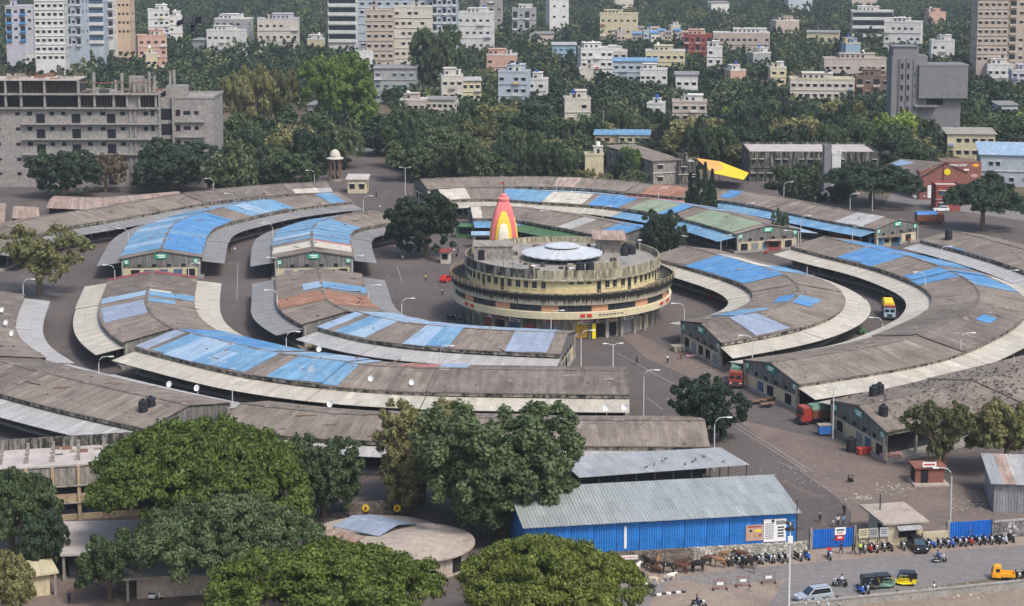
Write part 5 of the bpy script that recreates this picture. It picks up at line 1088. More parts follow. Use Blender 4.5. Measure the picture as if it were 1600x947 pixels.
for k, (x, y, w_, h_) in enumerate(((40,92,18,12),(480,178,30,18),(625,168,40,14),(1210,45,40,14),(1260,60,50,12),(1175,95,30,14),(1140,120,26,12),(1560,170,30,10),(1010,170,24,10),(905,120,22,14),(840,60,26,10),(740,70,26,14),(480,70,24,10),(300,70,26,10),(1450,30,28,12),(1230,8,40,14),(1110,12,30,10),(960,6,30,10),(1330,4,40,10))):
    B('%s little house glimpsed between trees %s' % (('white','cream','rosy','beige','yellow','grey','pink','bluish')[k % 8], ('at far left','above the open field','above the dark grove','above the low coloured houses, left','above the low coloured houses, right','right of the long terrace','below the long terrace','near the right edge','behind the half hidden house','above the arched window house','left of the glass house','below the turquoise villa','left of the banded flats','below the flying bird','right of the dark fronted house','at the top right edge','at the top right of centre','at the top centre right','at the top edge far right')[k]), 'a little house', x, x+w_, y-h_, y, y+26, cols[k % 8], 2, max(2, int(w_/9)), 8, rg.uniform(-.3,.3), roof=['flat','mono:canopy_grey','flat'][k % 3])
# brown shop hall with gabled roof and sign
s = scale_at(312); p = G(1455, 312); sh = thing('shop_hall', 'brown shop hall with gabled roof and big brown sign', 'shop', p, -.06); RECTS.append((1380,1532,240,312,312)); ZONE.append((p.x,p.y+12,16)); LAND.append((1455,312,'the brown shop',p))
X = lambda px: (px-1455)/s; Zs = lambda py: (312-py)/s
ob('wall', MB().box(X(1436),X(1473),0,24,0,Zs(268)), 'plaster_rust', sh); b = MB(); b.face([(X(1436),-.02,Zs(268)),(X(1473),-.02,Zs(268)),(X(1473),-.02,Zs(252))]); ob('gable', b, 'plaster_rust', sh)
for q, m in (([(X(1380),24,Zs(282)),(X(1438),-.6,Zs(275)),(X(1474),-.6,Zs(252)),(X(1425),24,Zs(264))], 'sheet_blue_pale'), ([(X(1425),24,Zs(264)),(X(1474),-.6,Zs(252)),(X(1510),-.6,Zs(268)),(X(1470),24,Zs(282))], 'roof_fibre')):
    b = MB(); b.face(q, [(0,0),(0,24),(8,24),(8,0)]); b.face([(x,y,z-.12) for x,y,z in q[::-1]]); ob('roof_slope', b, 'roof_fibre' if m != 'sheet_blue_pale' else 'roof_fibre', sh)
b = MB(); q = [(X(1384),22,Zs(281)+.1),(X(1405),13,Zs(279)+.1),(X(1438),13,Zs(263)+.25),(X(1424),22,Zs(265)+.1)]; b.face(q, [(0,0),(0,9),(8,9),(8,0)]); ob('roof_sheet', b, 'sheet_blue_pale', sh)
ob('shutter', MB().box(X(1449),X(1466),-.08,-.01,.5,Zs(289)), 'white_paint', sh); ob('side_wing', MB().box(X(1473)+.01,X(1531),.5,12,0,Zs(254)), 'plaster_brown', sh)
sb = ob('sign_panel', MB().box(X(1473),X(1531),-.3,.2,Zs(286),Zs(251)), 'plaster_rust', sh)
ob('headline_bar', MB().box(X(1480),X(1494),-.4,-.31,Zs(256),Zs(255.2)), 'white_paint', sb)
ob('headline_bar', MB().box(X(1496),X(1509),-.4,-.31,Zs(255.6),Zs(254.8)), 'white_paint', sb)
for k in range(8): ob('letter_stroke', MB().box(X(1480.5+k*3.5),X(1481.6+k*3.5),-.4,-.31,Zs(258.6),Zs(256)), 'white_paint', sb); ob('letter_stroke', MB().box(X(1481.6+k*3.5),X(1483+k*3.5),-.4,-.31,Zs(257.7),Zs(256.8)), 'white_paint', sb)
ob('round_emblem', MB().wheel(X(1478.5),-.36,Zs(267.5),.95,.1,18), 'yellow_paint', sb); ob('oval_emblem', MB().sphere((X(1520),-.35,Zs(273.5)),1.1,.08,.55), 'sack', sb); ob('orange_emblem', MB().sphere((X(1522),-.35,Zs(257)),1.0,.08,.5), 'orange_paint', sb); ob('small_caption', MB().box(X(1504),X(1512),-.38,-.31,Zs(265),Zs(262.5)), 'white_paint', sb)
# concrete tower with cantilevered block
s = scale_at(238); p = G(1412, 238); tw = thing('concrete_tower', 'unfinished grey concrete tower with a blank block jutting right', 'tower', p, -.02); RECTS.append((1386,1434,70,222,238)); RECTS.append((1432,1510,98,158,238)); ZONE.append((p.x+6,p.y+6,20)); LAND.append((1445,238,'the concrete tower',p))
X = lambda px: (px-1412)/s; Zs = lambda py: (238-py)/s
ob('shaft', MB().box(X(1390),X(1432),0,9,0,Zs(88)), 'concrete_tower', tw); ob('shaft_head', MB().box(X(1392),X(1432),.6,8.5,Zs(88),Zs(72)), 'concrete_tower', tw); ob('head_slab', MB().box(X(1390.5),X(1430),.2,8.6,Zs(72),Zs(70.6)), 'concrete_tower', tw)
ob('side_core', MB().box(X(1432)+.01,X(1446),1,9,0,Zs(86)), 'concrete_tower', tw); ob('blank_block', MB().box(X(1432),X(1508),-1.2,10,Zs(152),Zs(102)), 'concrete_tower', tw); ob('block_coping', MB().box(X(1431),X(1509),-1.3,10.1,Zs(102),Zs(99)), 'concrete_tower', tw)
ob('void', MB().box(X(1446)+.1,X(1472),.9,.99,Zs(163),Zs(152)-.03), 'dark_void', tw); ob('void_floor', MB().box(X(1426),X(1462),-1.4,9,Zs(166),Zs(163)-.01), 'concrete_tower', tw); ob('lower_block', MB().box(X(1446)+.01,X(1500),1,9,0,Zs(152)-.02), 'concrete_tower', tw)
for x in (1400, 1402.5, 1412.5, 1423.5): ob('rib', MB().box(X(x),X(x+1.1),-.35,-.005,0,Zs(91)), 'concrete_tower', tw)
for k in range(8):
    for x in (1406.2, 1415.6): winat(tw, X(x), -.03, Zs(106+k*17), .75, 1.9, 0, 'dark_void')
    winat(tw, X(1425), -.03, Zs(118+k*17), .6, 1.2, 0, 'dark_void')
# unfinished block on the left
s = scale_at(292); p = G(170, 292); ub = thing('unfinished_block', 'long unfinished concrete block with bare frames on top, at left', 'building', p, 0); RECTS.append((-20,342,104,240,292)); LAND.append((170,292,'the unfinished block',p)); ZONE.append((p.x,p.y+10,34)); ZONE.append((p.x-22,p.y+10,22)); ZONE.append((p.x+22,p.y+10,20))
X = lambda px: (px-170)/s; Zs = lambda py: (292-py)/s
ob('wall', MB().box(X(-40),X(252),0,16,0,Zs(168)), 'concrete_raw', ub); ob('right_wing', MB().box(X(252)+.01,X(336),.8,20,0,Zs(153)), 'concrete_raw', ub)
b = MB().box(X(276),X(337),.6,.9,Zs(153),Zs(150)).box(X(335),X(337.5),.91,20,Zs(153),Zs(149)).box(X(276),X(334.9),19.7,20.1,Zs(153),Zs(150)); ob('wing_parapet', b, 'concrete_raw', ub)
for y in (239, 215, 191): ob('floor_ledge', MB().box(X(36),X(252),-1.3,-.01,Zs(y+2),Zs(y)), 'concrete_raw', ub); ob('floor_ledge', MB().box(X(276),X(323),.0,.79,Zs(y-1),Zs(y-3)), 'concrete_raw', ub)
for y in (167, 145): ob('floor_slab', MB().box(X(-40),X(252),-1.2,16,Zs(y+1.5)+.01,Zs(y-.5)), 'concrete_raw', ub)
ob('top_slab', MB().box(X(-40),X(126),-.8,12,Zs(124),Zs(122.2)), 'plaster_blush', ub)
for x in (-5, 13, 37, 74, 128, 152, 182, 203, 222, 248): ob('frame_column', MB().box(X(x-1.6),X(x+1.6),-.6,.3,Zs(166),Zs(146.5)), 'concrete_raw', ub)
ob('inner_dark', MB().box(X(-40),X(250),3.5,15,Zs(166)+.05,Zs(147.5)), 'dark_and_shade', ub); ob('inner_dark', MB().box(X(-40),X(126),3,11,Zs(143.5),Zs(124.4)), 'dark_and_shade', ub); ob('masonry_infill', MB().box(X(204),X(222),.4,.8,Zs(166),Zs(146)), 'concrete_raw', ub)  # near-black boxes fill the open storeys in place of shade
for x in (-4, 13, 37, 74, 127): ob('frame_column', MB().box(X(x-1.6),X(x+1.6),-.6,.3,Zs(144.4),Zs(124.1)), 'concrete_raw', ub)
for x, h in ((150,112),(184,124),(194,113),(213,120),(237,111),(245,117),(270,110),(276,108),(232,122)): ob('bare_column', MB().box(X(x-1.8),X(x+1.8),1,2,Zs(144.4),Zs(h)), 'concrete_raw', ub)
ob('masonry_core', MB().box(X(203),X(225),3,6,Zs(144.4),Zs(119)), 'concrete_raw', ub); ob('masonry_core', MB().box(X(256),X(288),8,13,Zs(153)+.01,Zs(136)), 'concrete_raw', ub)
rr = random.Random(4)
for k in range(70):
    x, y, z0 = rr.uniform(X(-30), X(250)), rr.uniform(0, 10), Zs(144.4) if k > 34 else Zs(122.2)
    if k <= 34: x = rr.uniform(X(-30), X(124))
    b = MB().tube([(x,y,z0),(x+rr.uniform(-.2,.2),y,z0+rr.uniform(1,3.6))], .06, 4, cap=False); ob('rebar_pole', b, rr.choice(['shutter_red','steel_dark','wood']), ub)
for k in range(46):
    x, y = rr.uniform(X(-30), X(250)), rr.uniform(.5, 12); z0 = Zs(144.4) if x > X(126) else Zs(122.2); w_ = rr.uniform(.3,1.6); ob('site_debris', MB().box(x-w_,x+w_,y-.3,y+.3,z0,z0+rr.uniform(.2,1.3)), rr.choice(['wood','litter','plaster_rust','concrete_raw','steel_dark']), ub)
for k in range(8):
    x = X(128)+k*2.9; ob('scaffold_beam', MB().box(x,x+2.6,.9,1.2,Zs(128)-.1*(k%3),Zs(126.5)-.1*(k%3)), rr.choice(['wood','plaster_rust']), ub)
for k in range(26):
    x = X(130)+k*(X(250)-X(130))/26; ob('prop', MB().tube([(x,.6,Zs(166)),(x,.6,Zs(147))], .07, 4, cap=False), 'wood', ub)
for k in range(34):
    x = X(-10)+k*(X(126)-X(-10))/34; ob('prop', MB().tube([(x,.6,Zs(144.3)),(x,.6,Zs(124.3))], .05, 4, cap=False), 'wood', ub)
for fy in (173, 197, 221, 245, 268):
    for x, w_, h_ in ((30,1.3,.9),(49,1.5,1.2),(66,2.6,3.2),(84,1.3,1.1),(102,1.3,1.1),(122,2.6,3.2),(143,1.4,1.1),(164,1.4,1.1),(177,2.6,3.2),(195,1.4,1.1),(231,1.3,1.2),(242,1.0,1.6),(1,.8,.7)): winat(ub, X(x), -.03, Zs(fy+(4 if h_ < 2 else 15))-h_*.3, w_, h_, 0, 'dark_void')
    winat(ub, X(281), .77, Zs(fy+7), 1.3, 1.9, 0, 'dark_void'); winat(ub, X(295), .77, Zs(fy+5), 2.2, 1.1, 0, 'dark_void'); winat(ub, X(310), .77, Zs(fy+5), 1.3, 1.1, 0, 'dark_void')
    o = winat(ub, X(264), .77, Zs(fy+13), 3.7, 3.4, 0, 'dark_void')
for x in (207, 215, 253, 274): ob('pilaster', MB().box(X(x-1),X(x+1.6),-.6,-.01 if x < 250 else .79,0,Zs(168) if x < 250 else Zs(140)), 'concrete_raw', ub)
# domed gateway pavilion, tarpaulin roof, rusty sheds
p = G(524, 282); pv = thing('domed_pavilion', 'cream domed pavilion on dark pillars at the back gate', 'pavilion', p); RECTS.append((510,540,232,280,282)); ZONE.append((p.x,p.y,5)); LAND.append((524,282,'the domed pavilion',p))
ob('dome', MB().lathe([(1.75,7.4),(1.7,8.2),(1.3,9.1),(.6,9.7),(0,9.9)], 20), 'plaster_offwhite', pv); ob('eave', MB().lathe([(0,7.2),(2.7,6.9),(2.7,7.1),(1.75,7.45)], 20), 'plaster_offwhite', pv)
for k in range(8): a = TAU*k/8; ob('pillar', MB().tube([(1.75*math.cos(a),1.75*math.sin(a),0),(1.75*math.cos(a),1.75*math.sin(a),6.95)], .24, 8), 'plaster_brown', pv)
ob('statue_base', MB().box(-.8,.8,-.8,.8,0,1.5), 'dark_and_shade', pv); ob('plinth', MB().lathe([(0,.5),(2.4,.5),(2.4,0)], 16), 'concrete_stained', pv)
b = MB().lathe([(.1,1.5),(.5,1.6),(.42,2.6),(.5,3.1),(.2,3.4),(.24,3.7),(.12,3.95),(0,4.0)], 12); ob('statue', b, 'tank_black', pv)
P = [(1088,247,7),(1124,252,6.2),(1170,270,3.5),(1162,281,3.2),(1112,270,5.2)]; V = [G(*q) for q in P]; c = sum(V, Vector())/5; c.z = 0; tp_ = thing('tarpaulin_roof', 'bright yellow and orange tarpaulin roof behind the cypress clump', 'canopy', c); RECTS.append((1092,1172,244,286,288)); ZONE.append((c.x,c.y,14))
cen = sum(V, Vector())/5 + Vector((0,0,.1))
for k in range(5):
    b = MB(); q = [V[k], V[(k+1)%5], cen]; b.face(q); b.face([v-Vector((0,0,.08)) for v in q[::-1]]); ob('tarpaulin', b, 'tarp_yellow' if k in (1,2,3) else 'tarp_amber', tp_, c)
for v in V: q = c + (v-c)*.96; ob('post', MB().tube([(q.x,q.y,0),(q.x,q.y,v.z-.1)], .1, 5), 'steel_dark', tp_, c)
def rustshed(label, pix, z, ridge=.8, mat='sheet_rust_pale'):
    V = [G(x, y, z) for x, y in pix]; c = sum(V, Vector())/4; c.z = 0; t = thing('rusty_shed', label, 'shed', c, group='rusty sheds at the left'); a, e = (V[0]+V[3])/2+Vector((0,0,ridge)), (V[1]+V[2])/2+Vector((0,0,ridge))
    for q in ((V[0],V[1],e,a),(a,e,V[2],V[3])): b = MB(); L = (V[1]-V[0]).length; b.face(q, [(0,0),(L,0),(L,4),(0,4)]); b.face([v-Vector((0,0,.07)) for v in q[::-1]]); ob('roof_slope', b, mat, t, c)
    Q = [c + (Vector((v.x,v.y,0))-c)*.9 for v in V]; ob('wall', MB().prism([(v.x,v.y) for v in Q], 0, z-.15), 'dark_and_shade', t, c)
    for v in V: q = c + (v-c)*.95; ob('post', MB().box(q.x-.1,q.x+.1,q.y-.1,q.y+.1,0,z-.08), 'wood', t, c)
rustshed('long rusty tin roof behind the upper left outer shed', [(72,325),(160,329),(158,309),(84,306)], 4.2); rustshed('far end of the rusty tin roof, right', [(160,326),(285,308),(275,299),(158,309)], 4.0); rustshed('small gabled rusty tin shed near the left edge', [(18,341),(62,343),(60,324),(25,322)], 4.2, 1.6); rustshed('rusty tin lean to at the very left edge', [(-30,352),(8,350),(10,318),(-30,315)], 4.0, .5)
# ------------------------------------------------------------------ tree cover behind the market
def ymax(x): return float(np.interp(x, [-60,0,60,290,340,480,520,546,553,556,600,604,640,662,900,1000,1100,1160,1230,1290,1340,1400,1480,1500,1700], [298,298,300,300,312,298,288,272,262,180,180,268,282,298,300,308,314,316,320,326,316,296,284,300,310]))
def clear(x, y, W, H, px, py):
    for zx, zy, zr in ZONE:
        if (x-zx)**2 + (y-zy)**2 < (zr+W*.35)**2: return False
    s = scale_at(py); w2 = W*s*.9; t = py - H*s
    for x0, x1, yt, yv, yb in RECTS:
        if py > yb - 2 and px+w2 > x0 and px-w2 < x1 and t < yv - .34*(yv-yt)*(1 if px < x0+.3*(x1-x0) or px > x1-.3*(x1-x0) else .6): return False
    if 330 < px < 480 and 178 < py < 250: return False
    if 545 < px < 600 and 165 < py < 300: return False
    return True
def project(x, y):
    Y = y*ct + HC*st; zc = -HC*ct + y*st
    return 800 + F*x/Y, PPY - F*zc/Y
rg = random.Random(21); cand = []
d = 470.
while d < 2250:
    g = 11.5 + (d-480)*.006; x = -(.285*d+25) + rg.uniform(0, g)
    while x < .285*d + 25:
        X_, Y_ = x + rg.uniform(-.35,.35)*g, d + rg.uniform(-.4,.4)*g; px, py = project(X_, Y_)
        W, H = rg.choice([6.5, 8, 9, 10.5, 12])*rg.uniform(.85,1.1), rg.uniform(10, 17)
        if py < ymax(px):
            for tries in range(3):
                if clear(X_, Y_, W, H, px, py): cand.append((Y_, X_, W, H, px, py)); break
                W *= .62; H *= .68
        x += g
    d += g*.86
for (x0, x1, yt, yv, yb) in list(RECTS):
    if yb > 290 or yb - yv < 8: continue
    s_ = scale_at(yb); x = x0 + rg.uniform(-4, 4)
    while x < x1 + 3:
        W = rg.uniform(4.5, 8.5); py = yb + rg.uniform(2, 9); H = (py - yv + rg.uniform(-1, 4) + (.34*(yv-yt)*rg.random() if rg.random() < .6 else 0))/scale_at(py); p = G(x, py)
        own = RECTS.index((x0,x1,yt,yv,yb)); sv, RECTS[own] = RECTS[own], (0,0,0,0,9999); z_ = list(ZONE); ZONE.clear()
        if 4 < H < 19 and py < ymax(x)+2 and clear(p.x, p.y, W, H, x, py): cand.append((p.y, p.x, W, H, x, py))
        ZONE.extend(z_); RECTS[own] = sv; x += W*1.25*s_
cand.sort()
KD = {0:'dense dark green tree', 1:'wide dark crowned tree', 2:'loose mid green tree', 3:'rounded mid green tree', 4:'flat topped green tree', 5:'olive toned open tree', 6:'bright green tree', 7:'brownish dry tree'}
near, far, npalm = [], [], 0; SEEN = {}
for c in cand:
    Y_, X_, W, H, px, py = c
    if -60 < px < 1660 and len(near) < 285 and py > 30: near.append(c)
    else: far.append(c)
def uniq(l):
    n = SEEN.get(l, 0); SEEN[l] = n + 1
    return l if n == 0 else l + ', ' + ('second','third','fourth','fifth','sixth','seventh','eighth','ninth','tenth','eleventh','twelfth')[min(n,11)-1] + ' nearest'
def place(px, py):
    best = min(LAND, key=lambda l: abs(l[0]-px) + 1.5*abs(l[1]-py)); dx, dy = px-best[0], py-best[1]
    rel = ('in front of' if dy > 0 else 'behind') if abs(dx) < 22 else ('left of' if dx < 0 else 'right of') + ('' if abs(dx) < 70 else ' and away from')
    if abs(dx) >= 22 and abs(dy) > 14: rel = ('before and ' if dy > 0 else 'behind and ') + ('left of' if dx < 0 else 'right of')
    return rel + ' ' + best[2]
for (Y_, X_, W, H, px, py) in near:
    r = rg.random(); k = rg.choices(range(8), [22,17,16,16,10,14,4,1])[0]
    if py < 240 and r < .2 and px > 330:
        tree('palmA' if r < .07 else 'palmB', uniq('coconut palm standing ' + place(px, py)), X_, Y_, 3.9*rg.uniform(.85,1.15), rg.uniform(12, 17), 'palms among the background trees', 'palm_tree'); npalm += 1
        k = 2; W *= .6; H *= .55
        continue
    tree('bg%d' % k, uniq(KD[k] + ' ' + place(px, py)), X_, Y_, W, H, 'trees in the wooded belt behind the market', 'broadleaf_tree', mat=('leaf_dark','leaf_dark','leaf_mid','leaf_mid','leaf_mid','leaf_olive','leaf_bright','leaf_dry')[k])
# the farther woods as one mass
m_, t_, b_ = nodes('leaf_far', .65, .2); at_ = N(t_, 'ShaderNodeAttribute'); at_.attribute_name = 'tint'; ge = N(t_, 'ShaderNodeNewGeometry')
rc = ramp(t_, at_.outputs['Fac'], [(0, (.024,.042,.027)), (.35, (.046,.073,.042)), (.6, (.08,.11,.055)), (.8, (.14,.155,.07)), (.92, (.12,.17,.06)), (1, (.15,.125,.09))]); rv = ramp(t_, ge.outputs['Random Per Island'], [(0, (.75,)*3), (1, (1.25,)*3)])
t_.links.new(mixc(t_, 1.0, rc.outputs[0], rv.outputs[0], 'MULTIPLY'), b_.inputs['Base Color'])
clouds = []
for k, sh in enumerate(('round','umbrella','open','round')): P, dd, cs = crownpts(sh, 80+k, 30, 13, .3, .05); clouds.append((P, dd))
PP, DD, SS, TT = [], [], [], []
nr = np.random.default_rng(5)
for (Y_, X_, W, H, px, py) in far:
    P, dd = clouds[rg.randrange(4)]; a = rg.uniform(0, TAU); R_ = np.array([[math.cos(a),-math.sin(a),0],[math.sin(a),math.cos(a),0],[0,0,1]])
    PP.append((P*np.array([W,W,H]))@R_.T + np.array([X_,Y_,0])); DD.append(dd@R_.T); TT.append(np.full(len(P), rg.betavariate(1.2,1.9)))
PP = np.concatenate(PP); DD = np.concatenate(DD); TT = np.concatenate(TT)
me = leafcloud('far_woods', PP, DD, 1.15, 'leaf_far', 3, 1.4); at2 = me.attributes.new('tint', 'FLOAT', 'FACE'); at2.data.foreach_set('value', TT.astype(np.float32))
fw = bpy.data.objects.new('far_woods', me); C.objects.link(fw); tag(fw, 'distant woods of many small tree crowns filling the upper background', 'woods', kind='stuff')
# undergrowth that closes the ground between the near trunks
bp, bd = [], []
for (Y_, X_, W, H, px, py) in near:
    for j in range(3):
        P, dd = clouds[rg.randrange(4)]; q = rg.uniform(1.6, 3.2); ox, oy = rg.uniform(-5,5), rg.uniform(-4,3)
        sx_, sy_ = project(X_+ox, Y_+oy)
        if sy_ < ymax(sx_)-3 and clear(X_+ox, Y_+oy, q, q, sx_, sy_): bp.append(P*np.array([q,q,q*.9]) + np.array([X_+ox,Y_+oy,0])); bd.append(dd)
me = leafcloud('undergrowth', np.concatenate(bp), np.concatenate(bd), .8, 'leaf_dark', 8, 1.4); ug = bpy.data.objects.new('undergrowth', me); C.objects.link(ug); tag(ug, 'low shrubs and undergrowth between the trunks of the background trees', 'shrubs', kind='stuff')
print('TREES near', len(near), 'far', len(far), 'palms', npalm, 'faces', len(PP))
# ------------------------------------------------------------------ street lamps and posts
def lampproto():
    t = thing('street_lamp', 'x', 'street lamp', (0,0,0), 0, 'curved street lamps in the market yard')
    ob('pole', MB().tube([(0,0,0),(0,0,3.5),(0,0,7)], .11, 7, .075), 'lamp_steel', t)
    ob('arm', MB().tube([(0,0,7),(.15,0,7.6),(.6,0,8.05),(1.3,0,8.2),(2.0,0,8.2)], .06, 6), 'lamp_steel', t)
    ob('lamp_head', MB().box(1.8,2.6,-.13,.13,8.12,8.27), 'white_paint', t); ob('base_plate', MB().box(-.2,.2,-.2,.2,0,.35), 'concrete_raw', t); return t
LL = [(575,581,306,'on the road before the back gate'),(599,614,326,'above the inner shed end near the round tree'),(557,567,399,'at the right of the sign gable with blue roof'),(433,418,402,'at the left of the inner blue roof gable'),(430,411,348,'over the far canopy of the inner blue shed'),(434,415,453,'at the left canopy of the terracotta shed'),(572,593,445,'at the right canopy of the terracotta shed'),(624,646,466,'on the open road left of the round building'),(484,479,266,'against the dark trees left of the back gate'),
 (177,162,414,'left of the big blue roof gable'),(304,311,411,'right of the big blue roof gable'),(198,185,357,'over the left canopy of the big blue roof'),(35,53,436,'under the sparse tree at left edge'),(329,321,279,'behind the upper left outer shed'),(361,352,302,'over the upper left outer shed roof'),(159,175,557,'in the lane at lower left'),(371,385,595,'before the longest front shed'),
 (454,467,518,'in the lane before the pale blue inner shed'),(698,708,540,'behind the longest front shed, middle'),(866,880,485,'in front of the round building shops, left'),(908,928,516,'in front of the yellow shop shutters'),(1007,1028,578,'at the right end of the longest front shed'),(1068,1051,474,'right of the round building'),(1175,1156,524,'before the inner right gable'),(1127,1141,652,'beside the lone tree at the road fork'),
 (1377,1360,496,'in the right hand lane near the yellow truck'),(1502,1522,520,'over the far right shed roof'),(1578,1564,547,'over the far right front canopy'),(1240,1227,360,'by the small tree at the green roofed gable'),(1338,1347,353,'by the kiosks at the back right gable'),(1271,1278,409,'in the lane behind the inner right shed'),(1446,1429,425,'over the inner canopy of the far right shed'),(1472,1486,385,'at the end of the far right edge shed'),(1575,1590,422,'over the outer canopy at the right edge'),(1252,1266,337,'over the back blue canopy, right'),(1225,1238,284,'behind the back sheds, right'),(1332,1342,302,'behind the back sheds near the wide dark tree'),
 (943,955,322,'between the two back sheds, middle'),(1165,1178,317,'over the back blue canopy, left'),(1133,1142,367,'at the near end of the green roofed shed'),(1036,1042,293,'before the rust coloured back roof'),(875,882,280,'over the back shed, middle'),(855,846,329,'right of the temple spire'),(1474,1461,731,'beside the brick booth in the yard')]
lp = lampproto(); first = True
for px, tx, ty, lab in LL:
    p = G(tx, ty, 8.2); sgn = 1 if tx > px else -1; q = (p.x - sgn*2.3, p.y, 0)
    o = lp if first else dup(lp, q, 0); first = False; o.location = q; o.rotation_euler = (0, 0, 0 if sgn > 0 else PI); o['label'] = 'curved white street lamp ' + lab
def twin(px, ty, lab):
    p = G(px, ty, 8.5); t = thing('twin_lamp', 'twin armed street lamp ' + lab, 'street lamp', (p.x,p.y,0), .1, 'twin armed lamps'); ob('pole', MB().tube([(0,0,0),(0,0,8.5)], .12, 7, .08), 'lamp_steel', t)
    for s_ in (-1, 1): ob('arm', MB().tube([(0,0,8.3),(s_*.7,0,8.6),(s_*1.3,0,8.65)], .05, 5), 'lamp_steel', t); ob('lamp_head', MB().box(min(s_*1.1,s_*1.8),max(s_*1.1,s_*1.8),-.13,.13,8.6,8.74), 'white_paint', t)
for a in ((958,538,'at the fork right of the longest shed'),(1303,604,'behind the truck with green tarpaulin'),(1364,283,'on the street by the wide dark tree'),(633,262,'at the left end of the back shed')): twin(*a)
p = G(1232, 958); t = thing('camera_pole', 'tall grey pole with camera cluster in front of the blue warehouse corner', 'pole', p); ob('pole', MB().tube([(0,0,0),(0,0,6),(0,0,11.2)], .17, 8, .11), 'lamp_steel', t)
for k in range(5): a = TAU*k/5; ob('camera', MB().box(-.2,.2,-.35,.15,10.2+.35*(k%3),10.5+.35*(k%3)), 'steel_dark', t, loc=(.35*math.cos(a),.35*math.sin(a),0), rz=a)
ob('cross_arm', MB().box(-.7,.7,-.06,.06,11.1,11.22), 'steel_dark', t); ob('cabinet', MB().box(-.3,.3,-.35,-.1,8.7,9.5), 'white_paint', t)
p = G(1244, 868); t = thing('utility_post', 'thin dark post at the right end of the blue warehouse', 'post', p); ob('pole', MB().tube([(0,0,0),(0,0,7.5)], .1, 6, .08), 'steel_dark', t); ob('bracket', MB().box(0,.7,-.05,.05,3.6,3.75), 'steel_dark', t)
# ------------------------------------------------------------------ motorcycles and scooters
def bike():
    t = thing('motorcycle', 'x', 'motorcycle'); 
    for x in (-.66, .66):
        w_ = ob('wheel', MB().wheel(x,0,.31,.31,.1,14), 'tyre', t); ob('rim', MB().wheel(x,0,.31,.2,.06,10), 'lamp_steel', w_)
    ob('engine', MB().box(-.25,.22,-.14,.14,.25,.58).box(-.3,.3,-.05,.05,.5,.7), 'steel_dark', t)
    ob('tank', MB().prof([(-.05,.72),(.0,.95),(.3,.98),(.48,.85),(.4,.7)], lambda x,z: .14 if z > .75 else .09), 'black_gloss', t)
    ob('seat', MB().prof([(-.85,.86),(-.6,.78),(-.05,.74),(-.02,.82),(-.4,.88),(-.85,.98)], lambda x,z: .13), 'tyre', t)
    ob('fork', MB().tube([(.66,.08,.31),(.42,.08,1.0)], .035, 5).tube([(.66,-.08,.31),(.42,-.08,1.0)], .035, 5), 'lamp_steel', t)
    ob('handlebar', MB().tube([(.3,.38,1.08),(.4,.15,1.05),(.4,-.15,1.05),(.3,-.38,1.08)], .025, 5), 'steel_dark', t); ob('headlight', MB().sphere((.56,0,.92),.12,.13,.13), 'white_paint', t)
    ob('mudguard', MB().prof([(-1.0,.5),(-.9,.66),(-.66,.7),(-.55,.72),(-.66,.66),(-.86,.6)], lambda x,z: .08), 'black_gloss', t); ob('exhaust', MB().tube([(-.1,-.17,.3),(-.75,-.2,.34)], .05, 6), 'lamp_steel', t)
    for s_ in (-1, 1): ob('mirror', MB().sphere((.36,s_*.36,1.25),.03,.07,.05,6), 'white_paint', t)
    return t
def scooter():
    t = thing('scooter', 'x', 'scooter')
    for x in (-.55, .58): ob('wheel', MB().wheel(x,0,.24,.24,.11,12), 'tyre', t)
    ob('rear_body', MB().prof([(-.95,.55),(-.85,.78),(-.2,.76),(-.12,.4),(-.35,.28),(-.8,.35)], lambda x,z: .17 if z < .7 else .13), 'white_car', t); ob('seat', MB().prof([(-.92,.78),(-.15,.76),(-.15,.85),(-.9,.9)], lambda x,z: .14), 'tyre', t)
    ob('footboard', MB().box(-.2,.35,-.16,.16,.26,.36), 'steel_dark', t); ob('front_apron', MB().prof([(.33,.3),(.42,.3),(.5,.6),(.42,1.0),(.34,1.0),(.38,.6)], lambda x,z: .2 if z < .8 else .12), 'white_car', t)
    ob('front_guard', MB().prof([(.35,.42),(.58,.54),(.85,.4),(.8,.34),(.58,.46)], lambda x,z: .08), 'white_car', t); ob('handlebar', MB().tube([(.3,.33,1.08),(.38,0,1.02),(.3,-.33,1.08)], .03, 5), 'steel_dark', t); ob('headlight', MB().sphere((.46,0,1.0),.08,.11,.08), 'white_paint', t)
    for s_ in (-1, 1): ob('mirror', MB().sphere((.34,s_*.34,1.25),.03,.07,.05,6), 'steel_dark', t)
    return t
BK, SCT = bike(), scooter(); used = set(); rg = random.Random(5); ORD = 'first second third fourth fifth sixth seventh eighth ninth tenth eleventh twelfth thirteenth fourteenth fifteenth'.split()
paints = ['black_gloss','black_gloss','steel_dark','shutter_grey','black_gloss','silver_car','blue_paint','truck_red']
def putbike(kind, px, py, rz, label, group='motorcycles parked along the road', paint=None):
    pr = BK if kind == 'b' else SCT; p = G(px, py); p.z = .016 if py > 840 else .01
    if pr.name in used: o = dup(pr, p, rz, label, group)
    else: o = pr; used.add(pr.name); o.location = p; o.rotation_euler = (0,0,rz); o['label'] = label; o['group'] = group
    pn = paint or rg.choice(paints)
    for c in o.children:
        if c.name.split('.')[0] in ('tank','mudguard','rear_body','front_apron','front_guard'): setmat(c, pn)
    o.rotation_euler.x = 0
    return o
